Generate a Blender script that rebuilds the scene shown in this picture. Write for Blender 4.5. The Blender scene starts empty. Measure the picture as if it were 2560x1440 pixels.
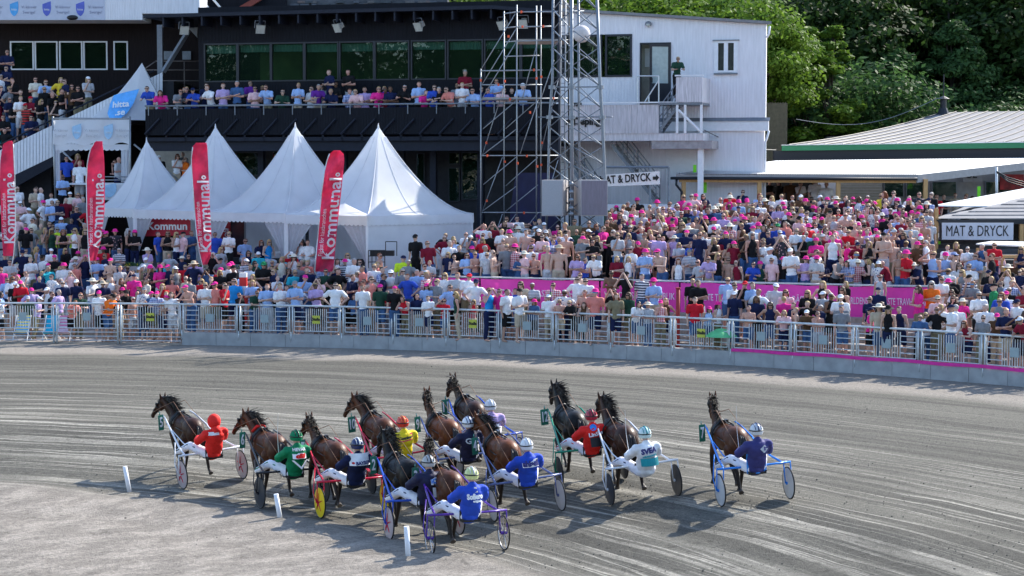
import bpy, bmesh, math, random
from mathutils import Vector, Matrix, Euler, noise
import numpy as np

# ------------------------------------------------------------------ camera, sky, sun, exposure
SC = bpy.context.scene
COL = SC.collection
F = 4760.0; HOR = 410.0; CAMZ = 6.8
PITCH = math.atan((720 - HOR) / F)
cam_d = bpy.data.cameras.new('camera'); cam = bpy.data.objects.new('camera', cam_d); COL.objects.link(cam)
cam_d.sensor_width = 36.0; cam_d.lens = F / 2560 * 36.0
cam_d.clip_start = 0.5; cam_d.clip_end = 2000
cam.location = (0, 0, CAMZ); cam.rotation_euler = (math.pi / 2 - PITCH, 0, 0)
SC.camera = cam
SUNV = Vector((0.95, 0.90, 1.0)).normalized()          # towards the sun
sun_el = math.asin(SUNV.z); sun_az = math.atan2(SUNV.x, SUNV.y)
world = bpy.data.worlds.new('World'); SC.world = world; world.use_nodes = True
wn = world.node_tree.nodes; wl = world.node_tree.links
sky = wn.new('ShaderNodeTexSky'); sky.sky_type = 'NISHITA'; sky.sun_disc = False
sky.sun_elevation = sun_el; sky.sun_rotation = sun_az; sky.air_density = 1.0; sky.dust_density = 0.6; sky.ozone_density = 1.5
wl.new(sky.outputs[0], wn['Background'].inputs[0]); wn['Background'].inputs[1].default_value = 0.15
sun_d = bpy.data.lights.new('sun', 'SUN'); sun_d.energy = 3.45; sun_d.angle = math.radians(0.53); sun_d.color = (1.0, 0.94, 0.84)
sun = bpy.data.objects.new('sun', sun_d); COL.objects.link(sun); sun.rotation_euler = SUNV.to_track_quat('Z', 'Y').to_euler()
sun.location = (40, 60, 60)
SC.view_settings.view_transform = 'Standard'; SC.view_settings.look = 'None'
SC.view_settings.exposure = 1.32; SC.view_settings.gamma = 1.0
SC.view_settings.use_curve_mapping = False
SC.cycles.max_bounces = 6; SC.cycles.transparent_max_bounces = 12

R = random.Random(11)
# ------------------------------------------------------------------ projection helpers (photo measurements -> places)
cP, sP = math.cos(PITCH), math.sin(PITCH)
def ray(px, py):
    x = (px - 1280) / F; v = (720 - py) / F
    return Vector((x, cP + v * sP, -sP + v * cP))
def at(px, py, Y):
    r = ray(px, py); return Vector((0, 0, CAMZ)) + r * (Y / r.y)
def gnd(px, py, z=0.0):
    r = ray(px, py); return Vector((0, 0, CAMZ)) + r * ((z - CAMZ) / r.z)
def zat(py, Y): return at(1280, py, Y).z
def xat(px, Y): return (px - 1280) / F * Y
CC = Vector((-20, 20, 0))
def track_z(x, y):
    r = math.hypot(x - CC.x, y - CC.y)
    return -0.5 + 0.5 * min(max((r - 26) / 5, 0), 1)
def tgnd(px, py):
    z = -0.2
    for _ in range(12):
        p = gnd(px, py, z); z = track_z(p.x, p.y)
    return Vector((p.x, p.y, z))

# ------------------------------------------------------------------ materials
def lin(c):
    if isinstance(c, str):
        c = [int(c[i:i + 2], 16) / 255 for i in (0, 2, 4)]
        c = [x / 12.92 if x <= 0.04045 else ((x + 0.055) / 1.055) ** 2.4 for x in c]
    return (c[0], c[1], c[2], 1.0)
def nmat(name):
    m = bpy.data.materials.new(name); m.use_nodes = True
    n = m.node_tree.nodes; return m, n, m.node_tree.links, n['Principled BSDF']
def node(n, t, **kw):
    x = n.new(t)
    for k, v in kw.items(): setattr(x, k, v)
    return x
_M = {}
def mat(name, c, rough=0.7, var=0.12, scale=6.0, metal=0.0, bump=0.0, spec=0.4, trans=0.0, stretch=None, coords='Object', sheen=0.0):
    """plain paint / cloth / metal with procedural mottling"""
    if name in _M: return _M[name]
    m, n, l, b = nmat(name)
    c = lin(c)
    tc = node(n, 'ShaderNodeTexCoord'); mp = node(n, 'ShaderNodeMapping')
    l.new(tc.outputs[coords], mp.inputs[0])
    if stretch: mp.inputs['Scale'].default_value = stretch
    nz = node(n, 'ShaderNodeTexNoise'); nz.inputs['Scale'].default_value = scale; nz.inputs['Detail'].default_value = 5
    l.new(mp.outputs[0], nz.inputs['Vector'])
    rp = node(n, 'ShaderNodeMapRange'); rp.inputs[1].default_value = 0.3; rp.inputs[2].default_value = 0.7
    rp.inputs[3].default_value = 1 - var; rp.inputs[4].default_value = 1 + var
    l.new(nz.outputs[0], rp.inputs[0])
    mx = node(n, 'ShaderNodeVectorMath', operation='SCALE'); mx.inputs[0].default_value = c[:3]
    l.new(rp.outputs[0], mx.inputs['Scale']); l.new(mx.outputs[0], b.inputs['Base Color'])
    b.inputs['Roughness'].default_value = rough; b.inputs['Metallic'].default_value = metal
    b.inputs['Specular IOR Level'].default_value = spec
    if sheen: b.inputs['Sheen Weight'].default_value = sheen
    if bump:
        bp = node(n, 'ShaderNodeBump'); bp.inputs['Strength'].default_value = bump; bp.inputs['Distance'].default_value = 0.02
        l.new(nz.outputs[0], bp.inputs['Height']); l.new(bp.outputs[0], b.inputs['Normal'])
    if trans:
        tr = node(n, 'ShaderNodeBsdfTranslucent'); l.new(mx.outputs[0], tr.inputs[0])
        ms = node(n, 'ShaderNodeMixShader'); ms.inputs[0].default_value = trans
        l.new(b.outputs[0], ms.inputs[1]); l.new(tr.outputs[0], ms.inputs[2]); l.new(ms.outputs[0], n['Material Output'].inputs[0])
    _M[name] = m
    return m

# ------------------------------------------------------------------ mesh builder
class MB:
    def __init__(s, M=None):
        s.v = []; s.f = []; s.mi = []; s.M = M or Matrix(); s.cur = 0
    def vert(s, p):
        s.v.append(s.M @ Vector(p)); return len(s.v) - 1
    def face(s, pts, idx=False):
        s.f.append(list(pts) if idx else [s.vert(p) for p in pts]); s.mi.append(s.cur)
    def box(s, a, b, M=None):
        old = s.M
        if M is not None: s.M = old @ M
        x0, y0, z0 = a; x1, y1, z1 = b
        i = [s.vert(p) for p in ((x0, y0, z0), (x1, y0, z0), (x1, y1, z0), (x0, y1, z0), (x0, y0, z1), (x1, y0, z1), (x1, y1, z1), (x0, y1, z1))]
        for q in ((0, 3, 2, 1), (4, 5, 6, 7), (0, 1, 5, 4), (1, 2, 6, 5), (2, 3, 7, 6), (3, 0, 4, 7)):
            s.f.append([i[k] for k in q]); s.mi.append(s.cur)
        s.M = old
    def tube(s, p0, p1, r, r1=None, n=8, cap=True):
        p0 = Vector(p0); p1 = Vector(p1); r1 = r if r1 is None else r1
        d = (p1 - p0)
        if d.length < 1e-6: return
        q = d.to_track_quat('Z', 'Y'); a = []; b = []
        for k in range(n):
            t = 2 * math.pi * k / n; o = q @ Vector((math.cos(t), math.sin(t), 0))
            a.append(s.vert(p0 + o * r)); b.append(s.vert(p1 + o * r1))
        for k in range(n):
            j = (k + 1) % n; s.f.append([a[k], a[j], b[j], b[k]]); s.mi.append(s.cur)
        if cap:
            s.f.append(a[::-1]); s.mi.append(s.cur); s.f.append(b); s.mi.append(s.cur)
    def path(s, pts, r, n=8):
        rs = r if isinstance(r, (list, tuple)) else [r] * len(pts)
        pts = [Vector(p) for p in pts]; rings = []
        prev = None
        for i, p in enumerate(pts):
            d = (pts[min(i + 1, len(pts) - 1)] - pts[max(i - 1, 0)]).normalized()
            if prev is None:
                up = Vector((0, 0, 1)) if abs(d.z) < 0.9 else Vector((1, 0, 0)); e1 = d.cross(up).normalized()
            else: e1 = (prev - d * prev.dot(d)).normalized()
            e2 = d.cross(e1); prev = e1
            rings.append([s.vert(p + (e1 * math.cos(2 * math.pi * k / n) + e2 * math.sin(2 * math.pi * k / n)) * rs[i]) for k in range(n)])
        for a, b in zip(rings, rings[1:]):
            for k in range(n):
                j = (k + 1) % n; s.f.append([a[k], a[j], b[j], b[k]]); s.mi.append(s.cur)
        s.f.append(rings[0][::-1]); s.mi.append(s.cur); s.f.append(rings[-1]); s.mi.append(s.cur)
    def prism(s, poly, off):
        """closed polygon extruded by the vector off"""
        off = Vector(off); a = [s.vert(p) for p in poly]; b = [s.vert(Vector(p) + off) for p in poly]; n = len(a)
        s.f.append(a[::-1]); s.mi.append(s.cur); s.f.append(b); s.mi.append(s.cur)
        for k in range(n):
            j = (k + 1) % n; s.f.append([a[k], a[j], b[j], b[k]]); s.mi.append(s.cur)
    def grid(s, rows):
        ids = [[s.vert(p) for p in r] for r in rows]
        for a, b in zip(ids, ids[1:]):
            for k in range(len(a) - 1):
                s.f.append([a[k], a[k + 1], b[k + 1], b[k]]); s.mi.append(s.cur)
    def sphere(s, c, r, n=10, m=6, sc=(1, 1, 1)):
        rows = []
        for i in range(m + 1):
            t = math.pi * i / m
            rows.append([Vector(c) + Vector((sc[0] * r * math.sin(t) * math.cos(2 * math.pi * k / n), sc[1] * r * math.sin(t) * math.sin(2 * math.pi * k / n), sc[2] * r * math.cos(t))) for k in range(n + 1)])
        s.grid(rows)
    def mesh(s, name, mats, smooth=False, origin=None):
        me = bpy.data.meshes.new(name)
        o = Vector(origin) if origin is not None else Vector((0, 0, 0))
        me.from_pydata([v - o for v in s.v], [], s.f)
        for m in (mats if isinstance(mats, (list, tuple)) else [mats]): me.materials.append(m)
        me.polygons.foreach_set('material_index', s.mi)
        if smooth: me.polygons.foreach_set('use_smooth', [True] * len(me.polygons))
        me.update(); return me
    def build(s, name, mats, parent=None, smooth=False, origin=None):
        """origin: world place of the parent (static parents are unrotated)"""
        if origin is None and parent is not None and parent.get('_w'): origin = parent.location
        me = s.mesh(name, mats, smooth, origin)
        return link(name, me, parent)
def link(name, me, parent=None):
    o = bpy.data.objects.new(name, me); COL.objects.link(o)
    if parent is not None: o.parent = parent
    return o
def tag(o, label=None, cat=None, group=None, kind=None):
    if label: o['label'] = label
    if cat: o['category'] = cat
    if group: o['group'] = group
    if kind: o['kind'] = kind
    return o
def thing(name, loc, label, cat, group=None, rot=None):
    o = bpy.data.objects.new(name, None); COL.objects.link(o); o.location = loc; o.empty_display_size = 0.2
    if rot is not None: o.rotation_euler = rot
    else: o['_w'] = 1
    return tag(o, label, cat, group)
def structure(name, mb, m, smooth=False):
    return tag(mb.build(name, m, smooth=smooth), kind='structure')
def copy_tree(o, parent=None):
    c = o.copy(); COL.objects.link(c); c.parent = parent
    for ch in o.children: copy_tree(ch, c)
    return c
def eval_mesh(o, name):
    dg = bpy.context.evaluated_depsgraph_get(); dg.update()
    me = bpy.data.meshes.new_from_object(o.evaluated_get(dg)); me.name = name
    old = o.data; bpy.data.objects.remove(o)
    return me
_txt = {}
def text_mesh(s, size, depth=0.01, bold=0.0, shear=0.0, space=1.0, res=3):
    """flat-backed lettering as a mesh; local x right, y up, z out"""
    key = (s, size, depth, bold, shear, space)
    if key in _txt: return _txt[key]
    cu = bpy.data.curves.new('lettering', 'FONT'); cu.body = s; cu.size = size; cu.extrude = depth / 2; cu.offset = bold
    cu.shear = shear; cu.align_x = 'CENTER'; cu.align_y = 'CENTER'; cu.space_character = space; cu.resolution_u = res
    o = bpy.data.objects.new('lettering', cu); COL.objects.link(o)
    me = eval_mesh(o, 'lettering'); bpy.data.curves.remove(cu)
    _txt[key] = me; return me
def put_text(s, size, M, m, parent, name='lettering', width=None, **kw):
    """M: matrix placing local x right / y up / z outwards in the parent's space"""
    me = text_mesh(s, size, **kw).copy(); me.transform(M if width is None else M @ Matrix.Diagonal((width / max(1e-6, me_w(me)), 1, 1, 1)))
    me.materials.clear(); me.materials.append(m)
    return link(name, me, parent)
def me_w(me):
    xs = [v.co.x for v in me.vertices]; return max(xs) - min(xs)
def frame(o, x, z):
    """matrix from an origin, an x direction and an outward normal"""
    x = Vector(x).normalized(); z = Vector(z).normalized(); y = z.cross(x)
    M = Matrix((x, y, z)).transposed().to_4x4(); M.translation = Vector(o); return M
# ================================================================== GROUND AND TRACK
def track_material():
    m, n, l, b = nmat('harrowed_track_sand')
    geo = node(n, 'ShaderNodeNewGeometry'); sub = node(n, 'ShaderNodeVectorMath', operation='SUBTRACT'); sub.inputs[1].default_value = (CC.x, CC.y, 0)
    l.new(geo.outputs['Position'], sub.inputs[0])
    sx = node(n, 'ShaderNodeSeparateXYZ'); l.new(sub.outputs[0], sx.inputs[0])
    ln = node(n, 'ShaderNodeVectorMath', operation='LENGTH')
    cb0 = node(n, 'ShaderNodeCombineXYZ'); l.new(sx.outputs[0], cb0.inputs[0]); l.new(sx.outputs[1], cb0.inputs[1]); l.new(cb0.outputs[0], ln.inputs[0])
    at2 = node(n, 'ShaderNodeMath', operation='ARCTAN2'); l.new(sx.outputs[1], at2.inputs[0]); l.new(sx.outputs[0], at2.inputs[1])
    rr = ln.outputs['Value']
    def M2(op, a, b_=None, clamp=False):
        x = node(n, 'ShaderNodeMath', operation=op); x.use_clamp = clamp
        for i, v in enumerate((a, b_)):
            if v is None: continue
            if isinstance(v, (int, float)): x.inputs[i].default_value = v
            else: l.new(v, x.inputs[i])
        return x.outputs[0]
    def polar_noise(sr, sa, det=4, rough=0.6, off=0.0, drift=0.0):
        cb = node(n, 'ShaderNodeCombineXYZ')
        r2 = M2('MULTIPLY', rr, sr)
        if drift: r2 = M2('ADD', r2, M2('MULTIPLY', at2.outputs[0], drift))
        l.new(r2, cb.inputs[0]); l.new(M2('MULTIPLY', at2.outputs[0], sa), cb.inputs[1]); cb.inputs[2].default_value = off
        nz = node(n, 'ShaderNodeTexNoise'); nz.inputs['Scale'].default_value = 1; nz.inputs['Detail'].default_value = det; nz.inputs['Roughness'].default_value = rough
        l.new(cb.outputs[0], nz.inputs['Vector']); return nz.outputs[0]
    def ramp(v, a, b_, lo=0.0, hi=1.0):
        x = node(n, 'ShaderNodeMapRange', interpolation_type='SMOOTHSTEP'); l.new(v, x.inputs[0])
        x.inputs[1].default_value = a; x.inputs[2].default_value = b_; x.inputs[3].default_value = lo; x.inputs[4].default_value = hi
        return x.outputs[0]
    fine = node(n, 'ShaderNodeTexNoise'); fine.inputs['Scale'].default_value = 9; fine.inputs['Detail'].default_value = 8; fine.inputs['Roughness'].default_value = 0.75
    l.new(geo.outputs['Position'], fine.inputs['Vector'])
    grit = node(n, 'ShaderNodeTexNoise'); grit.inputs['Scale'].default_value = 26; grit.inputs['Detail'].default_value = 4; grit.inputs['Roughness'].default_value = 0.8
    l.new(geo.outputs['Position'], grit.inputs['Vector'])
    big = node(n, 'ShaderNodeTexNoise'); big.inputs['Scale'].default_value = 0.35; big.inputs['Detail'].default_value = 4
    l.new(geo.outputs['Position'], big.inputs['Vector'])
    bands = ramp(polar_noise(1.1, 3.0, 3), 0.36, 0.66)                    # broad pale bands along the track
    lines = ramp(polar_noise(5.5, 1.6, 3, 0.65, 3.0), 0.55, 0.66)            # wheel lines
    lines2 = ramp(polar_noise(10.5, 2.2, 2, 0.6, 9.0, 6.0), 0.60, 0.68)       # thin lines crossing at a small angle
    lines3 = ramp(polar_noise(6.0, 2.6, 2, 0.6, 15.0, -9.0), 0.64, 0.70)
    lm = M2('MAXIMUM', M2('MAXIMUM', lines, lines2), lines3)
    # harrowed strip and the dusty verge by the fence, and the wheel-packed inner half
    near = ramp(rr, 43.0, 33.0)
    patch = ramp(polar_noise(0.8, 7.0, 3, 0.6, 33.0), 0.34, 0.60, 0.25, 1.0)
    lmask = M2('MULTIPLY', M2('MULTIPLY', lm, patch), ramp(rr, 46.5, 43.0, 0.12, 1.0))
    hoof = node(n, 'ShaderNodeTexNoise'); hoof.inputs['Scale'].default_value = 3.2; hoof.inputs['Detail'].default_value = 3; hoof.inputs['Roughness'].default_value = .7
    l.new(geo.outputs['Position'], hoof.inputs['Vector']); prints = ramp(hoof.outputs[0], 0.60, 0.66, 1.0, 0.72)
    wob = M2('ADD', rr, M2('MULTIPLY', big.outputs[0], 1.6))
    verge = M2('MULTIPLY', ramp(wob, 47.9, 49.6), 0.8)
    inner = ramp(M2('ADD', M2('ADD', rr, M2('MULTIPLY', fine.outputs[0], 1.5)), M2('MULTIPLY', big.outputs[0], 1.3)), 26.9, 24.5)
    deep = ramp(M2('ADD', rr, M2('MULTIPLY', big.outputs[0], 2.0)), 19.2, 17.4)
    c_dark = lin((0.082, 0.078, 0.067)); c_mid = lin((0.150, 0.142, 0.120)); c_lite = lin((0.40, 0.375, 0.32)); c_dust = lin((0.300, 0.268, 0.232)); c_path = lin((0.22, 0.205, 0.175))
    def mix(f, a, c):
        x = node(n, 'ShaderNodeMix', data_type='RGBA')
        if isinstance(f, float): x.inputs[0].default_value = f
        else: l.new(f, x.inputs[0])
        for i, v in ((6, a), (7, c)):
            if isinstance(v, tuple): x.inputs[i].default_value = v
            else: l.new(v, x.inputs[i])
        return x.outputs[2]
    col = mix(M2('MULTIPLY', bands, 0.85), c_dark, c_mid)
    col = mix(M2('MULTIPLY', lmask, M2('MULTIPLY', near, 0.80, True)), col, c_lite)
    col = mix(M2('MULTIPLY', lmask, 0.36), col, c_lite)
    wide = ramp(polar_noise(2.4, 1.1, 2, 0.5, 27.0), 0.53, 0.62)
    col = mix(M2('MULTIPLY', M2('MULTIPLY', wide, ramp(rr, 41.0, 30.0)), M2('MULTIPLY', patch, 0.5)), col, c_lite)
    col = mix(verge, col, c_dust)
    col = mix(inner, col, c_dust)
    # streaks raked across the apron
    streak = ramp(polar_noise(0.9, 34.0, 5, 0.7, 21.0, 5.0), 0.40, 0.66, 0.72, 1.14)
    col = mix(M2('MULTIPLY', deep, 0.85), col, c_path)
    g1 = ramp(fine.outputs[0], 0.25, 0.75, 0.72, 1.26)
    g2 = ramp(grit.outputs[0], 0.28, 0.72, 0.70, 1.26)
    gg = M2('MULTIPLY', M2('MULTIPLY', g1, g2), prints)
    st = mix(inner, (1, 1, 1, 1), streak)
    sc = node(n, 'ShaderNodeVectorMath', operation='SCALE'); l.new(col, sc.inputs[0]); l.new(gg, sc.inputs['Scale'])
    sc2 = node(n, 'ShaderNodeVectorMath', operation='MULTIPLY'); l.new(sc.outputs[0], sc2.inputs[0]); l.new(st, sc2.inputs[1])
    l.new(sc2.outputs[0], b.inputs['Base Color']); b.inputs['Roughness'].default_value = 0.95; b.inputs['Specular IOR Level'].default_value = 0.15
    bp = node(n, 'ShaderNodeBump'); bp.inputs['Strength'].default_value = 0.9; bp.inputs['Distance'].default_value = 0.05
    h = M2('ADD', M2('MULTIPLY', fine.outputs[0], 0.8), M2('MULTIPLY', grit.outputs[0], 0.5)); l.new(h, bp.inputs['Height']); l.new(bp.outputs[0], b.inputs['Normal'])
    return m
M_track = track_material()
# polar sheet: fine where the camera looks
mb = MB(); rows = []
radii = [0.1, 6, 12] + [14 + 0.25 * i for i in range(76)] + [33 + 0.5 * i for i in range(46)] + [60, 80, 130, 260, 420]
for r in radii:
    row = []
    for k in range(361):
        a = 2 * math.pi * k / 360
        x = CC.x + r * math.cos(a); y = CC.y + r * math.sin(a)
        z = track_z(x, y)
        if 12 < r < 52: z += 0.035 * (noise.noise(Vector((x * 0.5, y * 0.5, 1))) + 0.5 * noise.noise(Vector((x * 1.7, y * 1.7, 4))))
        if r < 24.6: z += 0.10 * noise.noise(Vector((x * 0.23, y * 0.35, 7)))
        if r < 24.3: z += 0.05
        if r > 53: z -= 0.02
        row.append((x, y, z))
    rows.append(row)
mb.grid(rows)
trackob = structure('track_ground', mb, M_track, smooth=True)
# loose clods kicked up along the track and on the apron
mb = MB(); RC = random.Random(5)
for i in range(1300):
    px = RC.uniform(-40, 2600); py = RC.choice([RC.uniform(905, 1440), RC.uniform(1100, 1440)])
    p = tgnd(px, py); r = math.hypot(p.x - CC.x, p.y - CC.y)
    s = RC.uniform(0.008, 0.018) * (1.6 if RC.random() < 0.08 else 1)
    M = Matrix.Translation(p + Vector((0, 0, s * 0.3))) @ Euler((RC.random() * 3, RC.random() * 3, RC.random() * 3)).to_matrix().to_4x4()
    mb.M = M; a = s; pts = [(a, 0, 0), (-a * .9, 0, .2 * a), (0, a * 1.2, 0), (0, -a, 0), (0, 0, a * .7), (0, 0, -a)]
    i0 = [mb.vert(q) for q in pts]
    for q in ((0, 2, 4), (2, 1, 4), (1, 3, 4), (3, 0, 4), (2, 0, 5), (1, 2, 5), (3, 1, 5), (0, 3, 5)):
        mb.f.append([i0[k] for k in q]); mb.mi.append(0)
for (px_, py_) in ((500, 1215), (690, 1265), (850, 1300), (990, 1245), (1120, 1290), (1160, 1385), (1290, 1285), (1440, 1215), (1560, 1250), (1610, 1262), (1850, 1262), (1890, 1255)):
    p0_ = tgnd(px_, py_)
    for _ in range(26):
        q_ = p0_ + Vector((RC.gauss(0, .35), RC.gauss(-.1, .5), abs(RC.gauss(0, .10)))); a = RC.uniform(.006, .02)
        mb.M = Matrix.Translation(q_) @ Euler((RC.random() * 3, RC.random() * 3, 0)).to_matrix().to_4x4(); i0 = [mb.vert(v) for v in ((a, 0, 0), (-a, 0, 0), (0, a, 0), (0, -a, 0), (0, 0, a), (0, 0, -a))]
        for f_ in ((0, 2, 4), (2, 1, 4), (1, 3, 4), (3, 0, 4), (2, 0, 5), (1, 2, 5), (3, 1, 5), (0, 3, 5)): mb.f.append([i0[k] for k in f_]); mb.mi.append(0)
tag(mb.build('loose_clods', mat('clod_sand', (0.13, 0.125, 0.11), 0.95)), kind='stuff')

# curved fence line and banner wall line
FENCE_R = 52.0
def fence_pt(px):
    """point of the fence line seen at column px (base on the track, z=0)"""
    dx = (px - 1280) / F
    lo, hi = 40.0, 90.0
    for _ in range(50):
        Y = (lo + hi) / 2; X = dx * Y
        if math.hypot(X - CC.x, Y - CC.y) < FENCE_R: lo = Y
        else: hi = Y
    return Vector((dx * Y, Y, 0))
def outward(p):
    d = Vector((p.x - CC.x, p.y - CC.y, 0)); return d.normalized()
# front edge of the raised upper terrace (banner wall), by photo column
WALLPX = [(-260, 83.5), (-100, 83.0), (120, 82.0), (300, 80.6), (500, 79.4), (700, 77.4), (860, 75.8), (1075, 72.3), (1400, 70.6), (1800, 68.7), (2180, 66.8), (2560, 65.4), (3000, 64)]
def wall_Y(px):
    for (a, ya), (b, yb) in zip(WALLPX, WALLPX[1:]):
        if px <= b: return ya + (yb - ya) * (px - a) / (b - a)
    return WALLPX[-1][1]
def wall_pt(px, z=0): Y = wall_Y(px); return Vector((xat(px, Y), Y, z))
RAILZ = 2.56
def lower_z_at(px, t):
    base = 0.06 if px < 455 else 0.42
    return base + (1.42 - base) / 6 * math.floor(min(max((t - 0.12) / 0.88, 0), 0.999) * 7)
M_conc = mat('grey_concrete', (0.34, 0.35, 0.36), 0.85, 0.16, 2.5, bump=0.25)
M_plank = mat('weathered_planks', (0.36, 0.31, 0.27), 0.85, 0.2, 3, bump=0.2, stretch=(1, 8, 1))
M_asph = mat('deck_asphalt', (0.075, 0.075, 0.08), 0.9, 0.25, 3, bump=0.3)
pxs = list(range(-400, 3001, 85))
mb = MB()
for a, b in zip(pxs, pxs[1:]):
    if a < 455 < b: b = a + 85
    fa, fb = fence_pt(a) + outward(fence_pt(a)) * 0.06, fence_pt(b) + outward(fence_pt(b)) * 0.06; wa, wb = wall_pt(a), wall_pt(b)
    ts = [0] + [0.12 + 0.88 * k / 7 for k in range(8)]
    zb = None
    for t0, t1 in zip(ts, ts[1:]):
        z = lower_z_at((a + b) / 2, (t0 + t1) / 2 if t0 > 0 else 0)
        q = [fa.lerp(wa, t0), fb.lerp(wb, t0), fb.lerp(wb, t1), fa.lerp(wa, t1)]
        mb.prism([Vector((p.x, p.y, z - 0.6)) for p in q], (0, 0, 0.6))
structure('standing_steps', mb, M_plank)
# upper terrace: flat deck on the left, rising steps to the right
USTEP = 0.150
def upper_z(x, y):
    px = 1280 + x / y * F
    d = y - wall_Y(px); g = min(max((px - 1000) / 150, 0), 1)
    k = 0 if d < 1.2 else min(int((d - 1.2) / 0.95) + 1, 11)
    return 2.1 + g * USTEP * k - (0.42 * g if k == 0 else 0)
mb = MB()
upx = list(range(-300, 3001, 110))
for a, b in zip(upx, upx[1:]):
    for k in range(13):
        d0 = 0.25 if k == 0 else 1.2 + (k - 1) * 0.95; d1 = 1.2 + k * 0.95 if k < 12 else 34
        q = []
        for px_, d in ((a, d0), (b, d0), (b, d1), (a, d1)):
            Y = wall_Y(px_) + d; q.append(Vector((xat(px_, Y), Y, 0)))
        z = 2.1 + min(max(((a + b) / 2 - 1000) / 150, 0), 1) * USTEP * min(k, 11) - (0.42 * min(max(((a + b) / 2 - 1000) / 150, 0), 1) if k == 0 else 0)
        mb.prism([Vector((p.x, p.y, z - 1.6 if k == 0 else z - 0.7)) for p in q], (0, 0, 1.6 if k == 0 else 0.7))
structure('upper_terrace', mb, M_asph)
# ================================================================== FENCE, CONCRETE WALL, MARKER POSTS
M_galv = mat('galvanised_steel', (0.60, 0.64, 0.66), 0.45, 0.10, 12, metal=0.25)
M_plate = mat('painted_grey_plate', (0.30, 0.38, 0.40), 0.6, 0.06)
M_yel = mat('yellow_sign', (0.50, 0.52, 0.07), 0.5, 0.05)
M_black = mat('black_print', (0.012, 0.012, 0.014), 0.5, 0.0)
M_white = mat('white_paint', (0.78, 0.78, 0.78), 0.5, 0.05)
M_red = mat('red_paint', (0.62, 0.03, 0.03), 0.5, 0.05)
FP = [-190, -27, 134, 295, 452, 594, 726, 853, 982, 1115, 1250, 1387, 1528, 1683, 1829, 1985, 2141, 2304, 2463, 2625, 2790]
f0 = fence_pt(1280)
fence = thing('track_fence', (f0.x, f0.y, 0), 'long galvanised steel rail fence curving along the outside of the track', 'fence')
wall = thing('concrete_wall', (f0.x, f0.y - 0.001, 0), 'low curved grey concrete wall under the track fence', 'wall')
tops = []
for i, px in enumerate(FP):
    p = fence_pt(px); o = outward(p); tops.append(p + Vector((0, 0, 1.54)))
    left = px < 450
    mb = MB()
    tdir = Vector((o.y, -o.x, 0))
    for s_ in (-0.06, 0.06):
        c = p + tdir * s_
        mb.tube(c + Vector((0, 0, 0.02 if left else 0.46)), c + Vector((0, 0, 1.52)), 0.033, n=8)
    if not left:   # bracket bolted down the face of the wall
        c = p - o * 0.02; mb.tube(c + Vector((0, 0, 0.22)), c + Vector((0, 0, 0.56)), 0.022, n=6)
    mb.build('post', M_galv, fence, smooth=True)
mb = MB(); mb.path(tops, 0.036, 8); mb.build('handrail', M_galv, fence, smooth=True)
for i, (a, b) in enumerate(zip(FP, FP[1:])):
    A = fence_pt(a); B = fence_pt(b); d = (B - A); L = d.length; u = d / L; o = outward((A + B) / 2)
    left = b < 460; z0 = 0.60; z1 = 1.44
    Mx = Matrix((u, -o, Vector((0, 0, 1)))).transposed().to_4x4(); Mx.translation = A
    mb = MB(Mx); e = 0.13; c0 = 0.30 * L; c1 = 0.70 * L
    t = lambda x0, za, x1, zb, r: mb.tube((x0, 0, za), (x1, 0, zb), r, n=5)
    t(e, z0, L - e, z0, 0.020)
    for x in (e, c0, c1, L - e): t(x, z0, x, z1, 0.018)
    for k in range(4):
        z = z0 + (z1 - z0) * (k + 0.9) / 4.6
        t(e, z, c0, z, 0.016); t(c1, z, L - e, z, 0.016)
    for k in range(1, 10):
        x = c0 + (c1 - c0) * k / 10; t(x, z0, x, z1, 0.014)
    if left:
        for k in range(3): t(0.05, 0.14 + 0.155 * k, L - 0.05, 0.14 + 0.155 * k, 0.018)
    pb = mb.build('panel_bars', M_galv, fence); pb['kind'] = 'stuff'
    mb = MB(Mx); s_ = 0.15; cx = L / 2; cz = (z0 + z1) / 2 + 0.02
    mb.box((cx - s_, 0.02, cz - s_), (cx + s_, 0.035, cz + s_))
    yel = i in (3, 6, 9, 13) 
    pl = mb.build('sign_plate', M_yel if yel else M_plate, fence)
    if yel:
        pl['label'] = 'yellow square sign with dark brushed lettering'
        put_text('Stalls', 0.15, frame(Mx @ Vector((cx, 0.04, cz + 0.01)) - fence.location, u, -o), M_black, pl, bold=0.006)
        pl.children[0].matrix_parent_inverse = Matrix()
# long pink cloth strip laced along the foot of the fence on the right
ps_ = [fence_pt(p) - outward(fence_pt(p)) * 0.05 for p in range(1832, 2800, 40)]
mb = MB(); mb.grid([[p + Vector((0, 0, z + .015 * math.sin(i * 1.3))) for i, p in enumerate(ps_)] for z in (0.47, 0.58)]); mb.build('pink_strip', mat('pink_banner_vinyl', (0.66, 0.03, 0.30)), fence, smooth=True)
# concrete blocks with open joints
bx = [452]
while bx[-1] < 2760: bx.append(bx[-1] + (86 + 12 * (bx[-1] > 1700)) * (1 + 0.02 * R.uniform(-1, 1)))
for a, b in zip(bx, bx[1:]):
    A = fence_pt(a); B = fence_pt(b); u = (B - A).normalized(); o = outward((A + B) / 2)
    A2 = A + u * 0.006; B2 = B - u * 0.006; th = o * 0.22
    q = [A2, B2, B2 + th, A2 + th]; bev = 0.012
    mb = MB(); j = R.uniform(-0.004, 0.004)
    q = [p - o * 0.02 + o * j for p in q]
    mb.prism([Vector((p.x, p.y, -0.12)) for p in q], (0, 0, 0.60))
    mb.build('concrete_block', M_conc, wall)
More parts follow.
